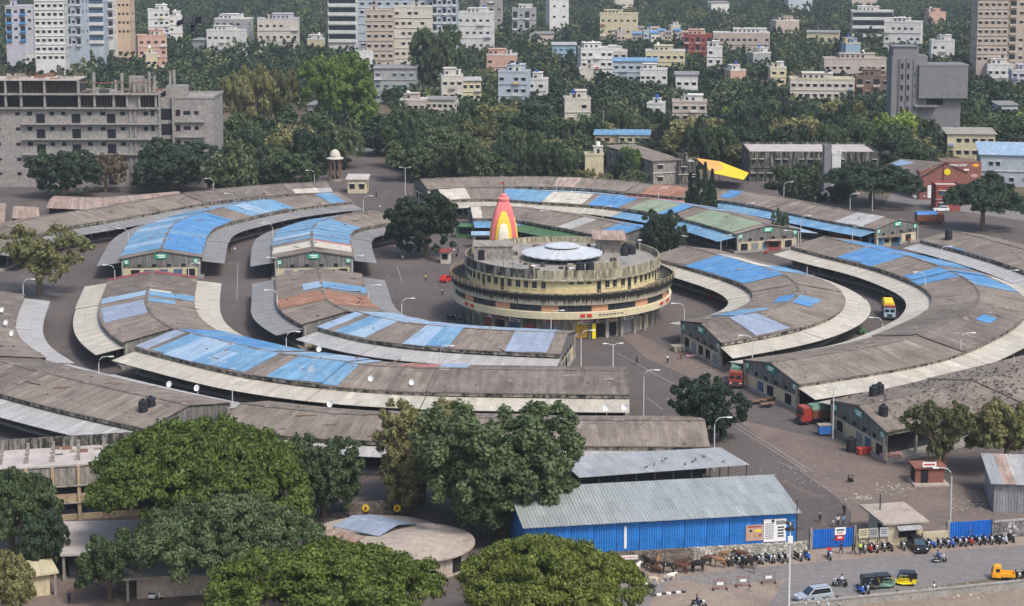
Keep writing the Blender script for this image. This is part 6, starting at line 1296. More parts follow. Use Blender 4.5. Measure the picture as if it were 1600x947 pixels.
def row(x0, y0, x1, y1, n, where, ang=-1.35):
    for k in range(n):
        f = k/(n-1) if n > 1 else 0; kd = 'b' if rg.random() < .62 else 's'
        putbike(kd, x0+(x1-x0)*f + rg.uniform(-1.5,1.5), y0+(y1-y0)*f + rg.uniform(-.8,.8), ang + rg.uniform(-.25,.25), '%s parked in the row %s, %s from left' % ('motorcycle' if kd == 'b' else 'scooter', where, ORD[k]))
row(1134, 883, 1228, 877, 11, 'at the whitewashed wall'); row(1246, 876, 1262, 874, 2, 'left of the left blue gate'); row(1350, 863, 1367, 862, 3, 'below the notice boards'); row(1379, 860, 1392, 860, 2, 'left of the hut counter'); row(1409, 858, 1410, 858, 1, 'under the hut awning')
row(1447, 856, 1516, 851, 8, 'before the right blue gate'); row(1527, 850, 1580, 847, 6, 'right of the right gate'); row(1257, 952, 1310, 946, 4, 'below the boundary wall'); row(1345, 927, 1352, 926, 2, 'left of the black rickshaws'); row(1590, 905, 1600, 904, 2, 'right of the yellow three wheeler')
putbike('b', 1411, 936, -.4, 'purple blue motorcycle alone on the vacant plot', paint='blue_paint'); putbike('s', 244, 938, .1, 'white scooter in the shade under the left trees', 'scooters in the yard', 'white_car'); putbike('s', 1196, 397, -2, 'red scooter by the gable of the green roofed shed', 'scooters in the yard', 'red_paint'); putbike('s', 1114, 467, .6, 'red scooter inside the inner right canopy', 'scooters in the yard', 'red_paint')
row(703, 500, 725, 499, 4, 'left of the round building shops', -1.0)
# ------------------------------------------------------------------ people and cattle: one skin grown over a jointed skeleton
def skin(joints, edges, rad_, sub=1, name='body'):
    me = bpy.data.meshes.new('sk'); names = list(joints); me.from_pydata([joints[n] for n in names], [(names.index(a), names.index(b)) for a, b in edges], [])
    o = bpy.data.objects.new('sk', me); C.objects.link(o); md = o.modifiers.new('s', 'SKIN'); md.use_smooth_shade = True; sv = me.skin_vertices[0].data
    for i, n in enumerate(names):
        r = rad_[n]; sv[i].radius = r if hasattr(r, '__len__') else (r, r); sv[i].use_root = (i == 0)
    s2 = o.modifiers.new('u', 'SUBSURF'); s2.levels = sub; s2.render_levels = sub
    dg = bpy.context.evaluated_depsgraph_get(); out = bpy.data.meshes.new_from_object(o.evaluated_get(dg)); bpy.data.objects.remove(o); out.name = name; return out
def personmesh(pose):
    J = dict(pelvis=(0,0,.93), waist=(0,0,1.08), chest=(.01,0,1.3), neck=(0,0,1.46), jaw=(.03,0,1.55), head=(.02,0,1.66), crown=(0,0,1.73))
    L = dict(hipL=(0,.09,.9), kneeL=(.02,.1,.5), ankL=(0,.1,.08), toeL=(.16,.11,.04), hipR=(0,-.09,.9), kneeR=(.02,-.1,.5), ankR=(0,-.1,.08), toeR=(.16,-.11,.04))
    A_ = dict(shL=(0,.18,1.4), elL=(-.02,.24,1.13), wrL=(.06,.24,.9), haL=(.09,.23,.8), shR=(0,-.18,1.4), elR=(-.02,-.24,1.13), wrR=(.06,-.24,.9), haR=(.09,-.23,.8))
    if pose == 'walk': L.update(kneeL=(.2,.1,.52), ankL=(.26,.1,.1), toeL=(.42,.1,.07), kneeR=(-.06,-.1,.5), ankR=(-.34,-.1,.17), toeR=(-.24,-.1,.05)); A_.update(elL=(-.14,.22,1.15), wrL=(-.12,.22,.92), haL=(-.1,.22,.83), elR=(.08,-.23,1.14), wrR=(.24,-.2,.98), haR=(.31,-.19,.93))
    if pose in ('ride', 'sit'):
        J = {k: (x, y, z-.08) for k, (x, y, z) in J.items()} if pose == 'ride' else {k: (x, y, z-.62) for k, (x, y, z) in J.items()}; b0 = J['pelvis'][2]
        if pose == 'ride': L = dict(hipL=(.02,.1,b0-.02), kneeL=(.42,.2,b0-.08), ankL=(.22,.2,b0-.48), toeL=(.38,.2,b0-.54), hipR=(.02,-.1,b0-.02), kneeR=(.42,-.2,b0-.08), ankR=(.22,-.2,b0-.48), toeR=(.38,-.2,b0-.54)); A_ = dict(shL=(0,.18,1.3), elL=(.22,.3,1.1), wrL=(.44,.3,1.1), haL=(.5,.28,1.1), shR=(0,-.18,1.3), elR=(.22,-.3,1.1), wrR=(.44,-.3,1.1), haR=(.5,-.28,1.1))
        else: L = dict(hipL=(0,.1,.28), kneeL=(.36,.14,.55), ankL=(.34,.12,.1), toeL=(.5,.12,.05), hipR=(0,-.1,.28), kneeR=(.36,-.14,.55), ankR=(.34,-.12,.1), toeR=(.5,-.12,.05)); A_ = dict(shL=(0,.18,.78), elL=(.16,.22,.58), wrL=(.34,.15,.6), haL=(.42,.12,.6), shR=(0,-.18,.78), elR=(.16,-.22,.58), wrR=(.34,-.15,.6), haR=(.42,-.12,.6))
    J.update(L); J.update(A_); S_ = {}
    E_ = [('pelvis','waist'),('waist','chest'),('chest','neck'),('neck','jaw'),('jaw','head'),('head','crown')] + [e for s_ in 'LR' for e in (('pelvis','hip'+s_),('hip'+s_,'knee'+s_),('knee'+s_,'ank'+s_),('ank'+s_,'toe'+s_),('chest','sh'+s_),('sh'+s_,'el'+s_),('el'+s_,'wr'+s_),('wr'+s_,'ha'+s_))]
    R = dict(pelvis=(.12,.15), waist=(.1,.14), chest=(.12,.17), neck=.055, jaw=.07, head=.095, crown=.06)
    for s_ in 'LR': R.update({'hip'+s_:.095,'knee'+s_:.06,'ank'+s_:.042,'toe'+s_:.035,'sh'+s_:.065,'el'+s_:.045,'wr'+s_:.033,'ha'+s_:.04})
    body = skin(J, E_, R); grow = lambda q, g: tuple(v+g for v in q) if hasattr(q, '__len__') else q+g
    se = [e for e in E_ if e[0] in ('pelvis','waist') and e[1] in ('waist','chest')] + [('chest','sh'+s_) for s_ in 'LR'] + [('sh'+s_,'el'+s_) for s_ in 'LR'] + [('chest','collar')]
    J2 = dict(J); J2['collar'] = tuple(a*.55+b_*.45 for a, b_ in zip(J['chest'], J['neck'])); R2 = dict(R); R2['collar'] = .1
    ks = ['pelvis','waist','chest','collar','shL','shR','elL','elR']; shirt = skin({k: J2[k] for k in ks}, se, {k: grow(R2[k], .02) for k in ks}, name='shirt')
    kt = ['pelvis'] + [q+s_ for s_ in 'LR' for q in ('hip','knee','ank')]; te = [e for s_ in 'LR' for e in (('pelvis','hip'+s_),('hip'+s_,'knee'+s_),('knee'+s_,'ank'+s_))]
    trous = skin({k: J[k] for k in kt}, te, {k: grow(R[k], .016) for k in kt}, name='trousers')
    hx, hy, hz_ = J['head']; hair = MB().sphere((hx-.025,hy,hz_+.035),.105,.1,.095,10).mesh('hair')
    nose = MB().sphere((hx+.1,hy,hz_-.01),.025,.018,.03,6).sphere((hx+.075,hy+.09,hz_),.02,.015,.03,5).sphere((hx+.075,hy-.09,hz_),.02,.015,.03,5).mesh('face')
    for me_, mt in ((body,'skin'),(shirt,'cloth_white'),(trous,'cloth_denim'),(hair,'hair'),(nose,'skin')): me_.materials.clear(); me_.materials.append(M[mt])
    return body, shirt, trous, hair, nose
PM = {k: personmesh(k) for k in ('stand','walk','ride','sit')}
def person(pose, px, py, rz, shirt, trousers, label, z=0, scale=1.0, loc=None):
    p = loc or G(px, py); body, sh_, tr_, ha, no = PM[pose]; t = thing('person', label, 'person', (p.x,p.y,z or .012), rz, 'people in and around the market', scale)
    ob('body', body, 'skin', t); setmat(ob('shirt', sh_, 'cloth_white', t), 'cloth_'+shirt); setmat(ob('trousers', tr_, 'cloth_denim', t), 'cloth_'+trousers); ob('hair', ha, 'hair', t); ob('face', no, 'skin', t); return t
for a in (('walk',665,440,-1.2,'yellow','black','person in yellow shirt walking left of the round building'),('walk',691,462,.4,'white','black','person in white walking close to the round building'),('stand',588,309,-1.5,'black','black','person in black on the road by the back gate'),('walk',594,329,-1.6,'white','grey','person in white below the back gate road lamp'),('stand',597,342,-1.5,'white','denim','person in white by the inner shed end'),('walk',995,570,3.0,'navy','navy','person in dark blue walking across the road fork'),('stand',1043,568,-1.6,'white','black','person in white top by the right hand junk heap'),('stand',1064,562,-1.2,'brown','brown','person in brown beside the inner right gable'),
  ('walk',359,395,-1.5,'black','black','person in black in the left lane between sheds'),('stand',367,396,-1.4,'white','grey','person in white in the left lane between sheds'),('walk',1281,816,1.4,'grey','black','person in grey walking away behind the left gate'),('walk',1309,824,-1.7,'white','black','person in white shirt just behind the left gate'),('walk',1318,823,-1.6,'sky','denim','person in light blue shirt just behind the left gate'),('stand',1319,806,-1.6,'black','black','person in black behind the pair at the gate'),('walk',1314,866,-1.3,'navy','navy','person in navy walking out of the left gate'),('walk',1333,867,-.8,'black','black','person in black right of the left gate'),('stand',1344,867,-1.5,'lime','black','person in bright lime vest before the notice boards'),
  ('sit',1326,754,.3,'black','black','left of two people squatting in the yard'),('sit',1332,754,2.8,'brown','black','right of two people squatting in the yard'),('sit',1459,923,-.4,'white','denim','person in white sitting by the boundary wall'),('stand',1179,896,-1.5,'grey','grey','person in pale grey standing behind the barricades'),('stand',108,944,-1.2,'navy','black','person in dark clothes under the left trees'),('stand',1444,313,-1.5,'white','denim','person in white by the brown shop'),('stand',709,398,-1,'white','grey','person in white under the round tree, left of the group'),('sit',713,401,-1,'black','black','person in black sitting under the round tree'),('stand',716,396,-2,'grey','black','person in grey under the round tree, right of the group'),('stand',1420,382,-1.8,'red','black','person in red at the back right kiosks')): person(*a)
ch = person('stand',1302,823,-1.5,'white','khaki','small child behind the left gate', scale=.6)
for (px, py, rz, sh_, lab, kd) in ((1296,873,-1.5,'red','red shirt riding out of the left gate','b'),(1312,917,2.95,'white','white shirt riding left on the road','b'),(1468,879,.12,'blue','blue shirt riding right on the road','b'),(1092,950,-.2,'navy','navy shirt riding at the bottom edge','b'),(629,406,-1.5,'black','black shirt riding on the open road left of the temple','b'),(624,332,-1.5,'grey','grey shirt riding down from the back gate','s')):
    putbike(kd, px, py, rz, 'motorcycle under the rider with %s' % lab, 'ridden motorcycles'); p = G(px, py); person('ride', px, py, rz, sh_, 'denim', 'person in %s' % lab, .02, loc=p - Vector((math.cos(rz)*.28, math.sin(rz)*.28, 0)))
def cowmesh(pose):
    J = dict(rump=(-.62,0,1.18), mid=(0,0,1.1), chest=(.5,0,1.12), neck=(.82,0,1.3), poll=(1.05,0,1.46), face=(1.25,0,1.3), muzzle=(1.42,0,1.12), dock=(-.8,0,1.2), tail=(-.88,0,.85), tuft=(-.86,0,.45))
    if pose == 'graze': J.update(neck=(.9,.05,.95), poll=(1.15,.1,.7), face=(1.28,.12,.45), muzzle=(1.34,.13,.2))
    dz = -.6 if pose == 'lie' else 0
    if pose == 'lie': J = {k: (x, y, z+dz) for k, (x, y, z) in J.items()}; J['tuft'] = (-.9,.2,.08)
    for n, x, y in (('fl',.45,.2),('fr',.5,-.2),('hl',-.6,.2),('hr',-.55,-.2)):
        if pose == 'lie': J.update({n+'1':(x,y,.5), n+'2':(x+.25,y*1.3,.18), n+'3':(x+.02,y*1.5,.1), n+'4':(x-.12,y*1.5,.07)})
        elif n[0] == 'f': J.update({n+'1':(x,y*.8,.95), n+'2':(x+.02,y,.52), n+'3':(x,y,.2), n+'4':(x+.05,y,.04)})
        else: J.update({n+'1':(x+.08,y,.86), n+'2':(x-.16,y,.5), n+'3':(x-.06,y,.2), n+'4':(x-.02,y,.04)})
    E_ = [('mid','rump'),('mid','chest'),('chest','neck'),('neck','poll'),('poll','face'),('face','muzzle'),('rump','dock'),('dock','tail'),('tail','tuft')] + [e for n in ('fl','fr') for e in (('chest',n+'1'),(n+'1',n+'2'),(n+'2',n+'3'),(n+'3',n+'4'))] + [e for n in ('hl','hr') for e in (('rump',n+'1'),(n+'1',n+'2'),(n+'2',n+'3'),(n+'3',n+'4'))]
    R = dict(rump=(.26,.25), mid=(.32,.29), chest=(.3,.25), neck=.2, poll=.13, face=.11, muzzle=.085, dock=.06, tail=.03, tuft=.04)
    for n in ('fl','fr','hl','hr'): R.update({n+'1':.14 if n[0]=='h' else .12, n+'2':.075, n+'3':.05, n+'4':.06})
    order = ['mid'] + [k for k in J if k != 'mid']; body = skin({k: J[k] for k in order}, E_, R, 1, 'body'); body.materials.clear(); body.materials.append(M['hide_black'])
    px, py, pz = J['poll']; horns = MB()
    for s_ in (-1, 1): horns.tube([(px-.02,py+s_*.08,pz+.08),(px-.02,py+s_*.18,pz+.17),(px+.06,py+s_*.2,pz+.3)], .03, 5, .01)
    ears = MB()
    for s_ in (-1, 1): ears.sphere((px-.02,py+s_*.22,pz-.02),.04,.11,.05,6)
    hm_, em = horns.mesh('horns'), ears.mesh('ears'); hm_.materials.append(M['bark']); em.materials.append(M['hide_brown'])
    pt = MB().sphere((.25,.0,J['mid'][2]+.1),.22,.31,.24,8).sphere((px+.16,py,pz-.1),.1,.09,.12,6).mesh('patch'); pt.materials.append(M['hide_white']); return body, hm_, em, pt
CM = {k: cowmesh(k) for k in ('stand','graze','lie')}
for (pose, px, py, rz, col, lab, sc_, patch) in (('stand',994,897,.9,'white','white cow nearest the tree, beside a black calf',.95,0),('stand',1001,905,2.6,'black','small black calf beside the white cow',.72,0),('graze',1019,917,2.9,'dun','pale dun cow stepping into the road',1,0),('graze',1013,929,2.9,'black','black and white cow grazing at the kerb, nearest the camera',1,1),('stand',1013,889,2.2,'black','black cow by the dark stone wall, leftmost',1,0),('stand',1028,887,1.4,'tan','tan cow by the dark stone wall',1,0),('stand',1043,896,3.0,'black','black cow with white face in the herd centre',1,1),('lie',1026,895,2.7,'brown','brown cow lying in the herd',1,0),('stand',1048,907,.3,'white','small white calf standing before the herd',.68,0),('stand',1064,890,.2,'brown','brown cow by the joint of the two walls',1,0),('stand',1066,896,2.9,'red','red brown cow before the brown cow',.95,0),('stand',1078,893,.3,'red','red brown cow right of its twin',.95,0),('stand',1091,894,.1,'black','large black cow broadside right of the herd',1.1,0),('stand',1104,885,.2,'brown','brown cow behind the large black cow',1,0),('stand',1124,887,3.0,'tan','tan cow right of the large black cow',1,0),('stand',1130,876,.2,'tan','tan cow standing close to the whitewashed wall',1,0),('stand',1168,889,.2,'black','black cow among the parked motorcycles',1.05,0),('stand',1160,877,3.0,'red','red brown cow behind the motorcycles',1,0)):
    p = G(px, py); t = thing('cow', lab, 'cow', (p.x,p.y,.016), rz, 'cattle by the roadside wall', sc_); b_, hn, er, pt = CM[pose]; setmat(ob('body', b_, 'hide_black', t), 'hide_'+col)
    if sc_ > .8: ob('horns', hn, 'bark', t)
    setmat(ob('ears', er, 'hide_brown', t), 'hide_'+col)
    if patch: ob('patch', pt, 'hide_white', t)
# ------------------------------------------------------------------ vehicles
def car(label, px, py, rz, paint, long=4.3, tall=1.55):
    t = thing('car', label, 'car', G(px, py)+Vector((0,0,.014)), rz); L = long/2
    wf = lambda x, z: .84 if z < .8 else .84-(z-.8)*.24
    ob('body', MB().prof([(-L,.35),(-L-.02,.75),(-L+.1,1.0),(L*.35,.98),(L*.8,.86),(L,.7),(L+.02,.35),(L-.2,.22),(-L+.2,.22)], wf), paint, t)
    ob('cabin', MB().prof([(-L+.12,1.0),(-L+.35,tall-.05),(-L*.3,tall),(L*.12,tall-.04),(L*.5,.95)], wf), paint, t)
    for s_ in (-1, 1):
        b = MB(); f = lambda x, z: (x, s_*(wf(x,z)+.012), z); q = [f(-L+.32,1.03), f(L*.38,1.03), f(L*.1,tall-.12), f(-L+.45,tall-.14)]; b.face(q if s_ < 0 else q[::-1]); b.face((q if s_ < 0 else q[::-1])[::-1]); ob('side_window', b, 'dark_glass', t)
        ob('headlight', MB().sphere((L-.12,s_*.6,.7),.14,.16,.1,6), 'white_paint', t); ob('tail_lamp', MB().box(-L-.03,-L+.1,s_*.7-.1,s_*.7+.1,.7,.95), 'red_paint', t)
        for x in (-L*.62, L*.64): w_ = ob('wheel', MB().wheel(x,s_*.76,.3,.3,.2,14), 'tyre', t); ob('rim', MB().wheel(x,s_*.785,.3,.18,.17,10), 'lamp_steel', w_)
    b = MB(); b.face([(L*.5+.02,-.72,.98),(L*.5+.02,.72,.98),(L*.14,.6,tall-.05),(L*.14,-.6,tall-.05)]); b.face([(L*.5+.02,-.72,.98),(L*.14,-.6,tall-.05),(L*.14,.6,tall-.05),(L*.5+.02,.72,.98)]); ob('windscreen', b, 'glass_blue', t)
    b = MB(); 
    for s_ in (-1, 1): b.tube([(-L+.5,s_*.55,tall+.05),(L*.05,s_*.55,tall+.04)], .03, 4)
    ob('roof_rail', b, 'steel_dark', t); return t
car('silver blue estate car beside the boundary wall at the bottom', 1271, 938, 3.5, 'silver_car', 4.6, 1.7); car('red car parked left of the round building', 697, 440, 1.2, 'red_paint', 3.8); car('white car on the street before the brown shop', 1470, 330, 3.2, 'white_car'); car('white car under the wide dark tree', 1437, 310, .3, 'white_car')
car('black van parked nose out at the guard hut', 1434, 859, -1.45, 'black_gloss', 3.9, 1.6)
def rickshaw(label, px, py, rz, hood='black_gloss', side='yellow_paint'):
    t = thing('auto_rickshaw', label, 'auto rickshaw', G(px, py)+Vector((0,0,.014)), rz, 'three wheelers by the boundary wall')
    ob('body', MB().prof([(-1.25,.35),(-1.3,.95),(.55,.95),(.95,.85),(1.2,.55),(1.15,.35),(.4,.28)], lambda x,z: .62 if x < .5 else .62-(x-.5)*.5), side, t)
    ob('hood', MB().prof([(-1.35,.97),(-1.38,1.55),(-1.2,1.72),(.4,1.74),(.62,1.6),(.5,1.5),(-.35,1.5),(-.5,.97)], lambda x,z: .64), hood, t)
    b = MB(); b.face([(.98,-.4,.9),(.98,.4,.9),(.62,.5,1.6),(.62,-.5,1.6)]); b.face([(.97,-.4,.9),(.61,-.5,1.6),(.61,.5,1.6),(.97,.4,.9)]); ob('windscreen', b, 'glass_blue', t)
    ob('seat', MB().box(-1.0,-.5,-.55,.55,.6,.97).box(.0,.3,-.3,.3,.6,.96), 'tyre', t)
    for x, y in ((.95,0),(-.85,.52),(-.85,-.52)): ob('wheel', MB().wheel(x,y,.22,.22,.11,12), 'tyre', t)
    for s_ in (-1, 1): ob('pillar', MB().tube([(.85,s_*.45,.9),(.6,s_*.52,1.6)], .03, 5), 'yellow_paint', t)
    ob('headlight', MB().sphere((1.2,0,.62),.08,.12,.1,6), 'white_paint', t); return t
rickshaw('black hooded auto rickshaw, leftmost by the boundary wall', 1362, 920, .1, 'black_gloss', 'black_gloss'); rickshaw('black hooded auto rickshaw, middle one by the boundary wall', 1383, 918, .1, 'black_gloss', 'tarp_green'); rickshaw('yellow and black auto rickshaw facing left by the boundary wall', 1414, 914, 3.1)
t = thing('cargo_three_wheeler', 'small orange yellow cargo three wheeler at the bottom right', 'three wheeler', G(1566, 905), 3.0)
ob('cab', MB().prof([(.2,.35),(.2,1.75),(.9,1.78),(1.15,1.6),(1.3,.9),(1.35,.4)], lambda x,z: .68 if z < 1 else .66-(z-1)*.1), 'orange_paint', t); ob('load_bed', MB().box(-1.5,.15,-.7,.7,.5,.62).box(-1.5,.15,-.7,-.64,.62,.95).box(-1.5,.15,.64,.7,.62,.95).box(-1.5,-1.44,-.63,.63,.62,.95), 'orange_paint', t)
for s_ in (-1, 1): ob('side_window', MB().box(.4,.85,s_*.64-.03,s_*.64+.03,1.1,1.5), 'dark_glass', t); ob('wheel', MB().wheel(-.9,s_*.6,.25,.25,.13,12), 'tyre', t)
ob('wheel', MB().wheel(1.0,0,.25,.25,.13,12), 'tyre', t); b = MB(); b.face([(1.32,-.55,1.0),(1.32,.55,1.0),(1.17,.52,1.55),(1.17,-.52,1.55)]); b.face([(1.31,-.55,1.0),(1.16,-.52,1.55),(1.16,.52,1.55),(1.31,.55,1.0)]); ob('windscreen', b, 'dark_glass', t)
def truck(label, px, py, rz, cab, bodym, tarp, L=7.5, tall=3.3):
    t = thing('truck', label, 'truck', G(px, py)+Vector((0,0,.01)), rz, 'lorries between the sheds'); h = L/2
    ob('cab', MB().prof([(h-1.8,.7),(h-1.8,2.6),(h-.4,2.65),(h-.08,1.7),(h,1.5),(h,.6)], lambda x,z: 1.15), cab, t); ob('visor', MB().box(h-1.6,h-.2,-1.15,1.15,2.66,2.95), 'shutter_red', t)
    b = MB(); 
    for s_ in (-1, 1): b.box(h-.12,h+.01,s_*.56-.42,s_*.56+.42,1.72,2.35)
    ob('windscreen', b, 'dark_glass', t); ob('bumper', MB().box(h-.05,h+.2,-1.2,1.2,.45,.75), 'steel_dark', t); ob('grille', MB().box(h,h+.06,-.5,.5,.85,1.35), 'steel_dark', t)
    for s_ in (-1, 1): ob('headlight', MB().sphere((h+.02,s_*.85,1.0),.06,.16,.14,6), 'white_paint', t); ob('mirror', MB().box(h-.3,h-.2,s_*1.35-.1,s_*1.35+.1,1.8,2.2), 'steel_dark', t)
    ob('cargo_body', MB().box(-h,h-1.95,-1.2,1.2,.95,tall-.5), bodym, t); ob('chassis', MB().box(-h+.1,h-.3,-.45,.45,.55,.94), 'steel_dark', t)
    ob('tarpaulin', MB().prof([(-h-.05,tall-.6),(-h,tall),(-h+.5,tall+.12),(h-2.3,tall+.1),(h-1.95,tall),(h-1.9,tall-.6)], lambda x,z: 1.24 if z < tall else .9), tarp, t)
    for x in (h-1.0, -h+1.2, -h+2.2):
        for s_ in (-1, 1): ob('wheel', MB().wheel(x,s_*.95,.48,.48,.3,14), 'tyre', t)
    return t
truck('lorry with bright yellow tarpaulin in the right hand lane', 1388, 495, -1.7, 'truck_blue', 'truck_brown', 'tarp_yellow'); truck('red fronted lorry backed against the far right gable', 1151, 600, -1.75, 'truck_red', 'truck_brown', 'tarp_green', 7); truck('maroon lorry with grey green tarpaulin between the right gables', 1279, 660, 3.45, 'truck_red', 'truck_brown', 'tarp_green', 7.2, 3); truck('red and white lorry by the dark tree behind the round building', 1056, 375, .2, 'white_car', 'truck_red', 'canopy_pale', 6.5, 3); truck('lorry under a blue tarpaulin behind the back right gable', 1452, 350, .1, 'truck_brown', 'truck_brown', 'tarp_blue', 7.5); truck('red lorry under the back blue canopy', 1322, 378, .2, 'truck_red', 'truck_brown', 'roof_fibre', 6.5, 2.8)
# ------------------------------------------------------------------ barricades, tanks, sacks and odd things in the yard
for k, (px, py) in enumerate(((1125,922),(1161,917),(1201,912))):
    t = thing('barricade', 'steel road barricade, %s of three in the road' % ('left','middle','right')[k], 'barricade', G(px, py)+Vector((0,0,.012)), .12, 'barricades in the road')
    b = MB().tube([(-.85,0,.25),(-.85,0,1.35),(.85,0,1.35),(.85,0,.25),(-.85,0,.25)], .035, 5)
    ob('frame', b, 'shutter_red', t); ob('plate', MB().box(-.4,.4,-.03,.03,.65,1.0), 'white_paint', t)
    for j in range(9): ob('bar', MB().tube([(-.68+j*.17,0,.25),(-.68+j*.17,0,1.35)], .014, 4), 'steel_dark', t)
    for s_ in (-1, 1): ob('foot', MB().box(s_*.85-.05,s_*.85+.05,-.35,.35,0,.25), 'steel_dark', t)
for k in range(7):
    p = G(1022+k*7.6, 931-k*.9+.2*(k-3)**2*.3); o = ob('kerb_stone', MB().box(-.3,.3,-.12,.12,0,.24), 'white_paint' if k % 2 else 'steel_dark', loc=p, rz=.25-.06*k); tag(o, '%s kerb stone, %s from left in the short kerb by the cattle' % ('white' if k % 2 else 'black', ORD[k]), 'kerb', 'painted kerb stones')
def tank(px, py, z, lab, r=.75, h=1.7, m='tank_black'):
    p = G(px, py, z); t = thing('water_tank', lab, 'water tank', p, 0, 'tanks on the shed roofs'); ob('drum', MB().lathe([(0,-.5),(r*.97,-.5),(r,h*.3),(r*.95,h*.33),(r,h*.36),(r,h*.62),(r*.95,h*.65),(r,h*.68),(r,h),(r*.4,h*1.15)], 14), m, t); ob('lid', MB().lathe([(r*.42,h*1.14),(r*.42,h*1.25),(0,h*1.26)], 10), m, t)
tank(224,644,5.8,'left of two black tanks on the lower left shed roof'); tank(236,639,5.8,'right of two black tanks on the lower left shed roof'); tank(1365,621,5.5,'left of two grey black tanks at the bird dotted roof edge'); tank(1374,617,5.5,'right of two grey black tanks at the bird dotted roof edge'); tank(1380,652,5.5,'single black tank low on the bird dotted roof'); tank(1482,372,6.0,'square dark tank on the far right edge shed',.9,1.9); tank(1330,700,0.6,'dark drum beside the bird dotted shed gable',.8,1.5)
def dish(px, py, z, lab):
    t = thing('satellite_dish', 'white satellite dish ' + lab, 'satellite dish', G(px, py, z), -.5, 'dishes on the shed roofs'); ob('mast', MB().tube([(0,0,-1.2),(0,0,.3)], .05, 5), 'lamp_steel', t)
    b = MB().lathe([(0,0),(.3,.05),(.55,.2)], 14); d = ob('reflector', b, 'white_paint', t, loc=(0,-.1,.4)); d.rotation_euler = (math.radians(65), 0, 0); ob('feed', MB().tube([(0,-.1,.4),(0,-.6,.65)], .025, 4), 'lamp_steel', t)
for a in ((5,487,5.8,'top of three on the left edge shed'),(11,507,5.8,'middle of three on the left edge shed'),(20,524,5.6,'lowest of three on the left edge shed'),(266,604,5.2,'on the lower left shed back eave, left'),(309,610,5.4,'on the lower left shed back eave, right'),(500,549,5.4,'behind the blue part of the longest shed'),(517,635,5.8,'on the shed behind the foreground trees, left'),(838,641,5.6,'on the shed behind the foreground trees, middle'),(948,641,5.6,'below the right end of the longest shed, left'),(977,640,5.6,'below the right end of the longest shed, right'),(581,595,5.5,'on the brown middle of the longest shed'),(645,601,5.5,'on the brown right of the longest shed')): dish(*a)
def sackpile(label, px, py, m, n=(3,2,4)):
    t = thing('sack_pile', label, 'sacks', G(px, py), .3, 'piles of produce sacks'); sm_ = MB().sphere((0,0,.16),.45,.27,.17,8).mesh('sack'); sm_.materials.append(M[m])
    for k in range(n[2]):
        for i in range(n[0]):
            for j in range(n[1]): ob('sack', sm_, m, t, loc=(i*.85-k*.04, j*.52, k*.28), rz=rg.uniform(-.2,.2))
sackpile('bright red sacks piled at the bird dotted shed gable', 1345, 711, 'sack_red'); sackpile('pinkish sacks piled at the corner of the bird dotted shed', 1384, 722, 'sack', (4,3,4)); sackpile('brown sacks heaped at the inner right gable', 1056, 550, 'litter', (3,4,4)); sackpile('flat heap of sacks before the inner right gable', 1076, 558, 'sack', (4,2,1))
t = thing('rubbish_bin', 'bright blue wheeled rubbish container by the bird dotted shed', 'bin', G(1288, 680), .1); ob('container', MB().prof([(-.9,.3),(-1.0,1.7),(1.0,1.7),(.9,.3)], lambda x,z: .6+(z-.3)*.1), 'tarp_blue', t); ob('rim', MB().box(-1.08,1.08,-.8,.8,1.71,1.8), 'litter', t)
for x in (-.7, .7): ob('wheel', MB().wheel(x,.4,.15,.15,.1,10).wheel(x,-.4,.15,.15,.1,10), 'tyre', t)
for k, (px, py, rz) in enumerate(((1186,631,.5),(1199,636,.45),(1208,626,.6))):
    t = thing('hand_cart', 'dark wooden hand cart by the far right gable, %s of three' % ('left','middle','right')[k], 'cart', G(px, py), rz, 'hand carts'); 
    for j in range(5): ob('plank', MB().box(-1.3,1.3,-.6+j*.25,-.38+j*.25,.6,.68), 'wood', t)
    for s_ in (-1, 1): ob('wheel', MB().wheel(0,s_*.72,.4,.4,.08,12), 'tyre', t); ob('shaft', MB().tube([(1.2,s_*.4,.6),(2.1,s_*.4,.75)], .04, 5), 'wood', t)
def kiosk(label, px, py, m, roof='roof_fibre', w_=1.6, h_=2.4):
    t = thing('kiosk', label, 'kiosk', G(px, py), rg.uniform(-.2,.2), 'small kiosks'); ob('cabin', MB().box(-w_,w_,0,2.4,0,h_), m, t); ob('hatch', MB().box(-w_*.7,w_*.7,-.05,-.005,1.0,h_-.5), 'dark_void', t)
    b = MB(); q = [(-w_-.4,-.8,h_+.05),(w_+.4,-.8,h_+.05),(w_+.4,2.8,h_+.45),(-w_-.4,2.8,h_+.45)]; b.face(q, [(0,0),(3,0),(3,3),(0,3)]); b.face([(x,y,z-.07) for x,y,z in q[::-1]]); ob('roof', b, roof, t)
kiosk('turquoise kiosk at the back right gable', 1368, 386, 'plaster_bright_blue'); kiosk('pale yellow kiosk at the back right gable', 1382, 385, 'plaster_yellow'); kiosk('dark blue kiosk at the back right gable', 1396, 384, 'shutter_blue'); kiosk('green netted stall left of the kiosks', 1345, 372, 'sheet_green_dark', 'sheet_pink', 2.4, 3); kiosk('red topped kiosk under the round tree', 695, 412, 'plaster_offwhite', 'sheet_red', 1.0, 2.8); kiosk('green awning stall left of the temple', 727, 372, 'sheet_green_dark', 'sheet_green_dark', 2.4, 3); kiosk('crowded stall beside the temple base', 755, 388, 'plaster_beige', 'sheet_blue_pale', 2.6, 3.4); kiosk('red kiosk behind the thin small tree', 1209, 392, 'plaster_red', 'sheet_rust_pale', 1.8, 2.6)
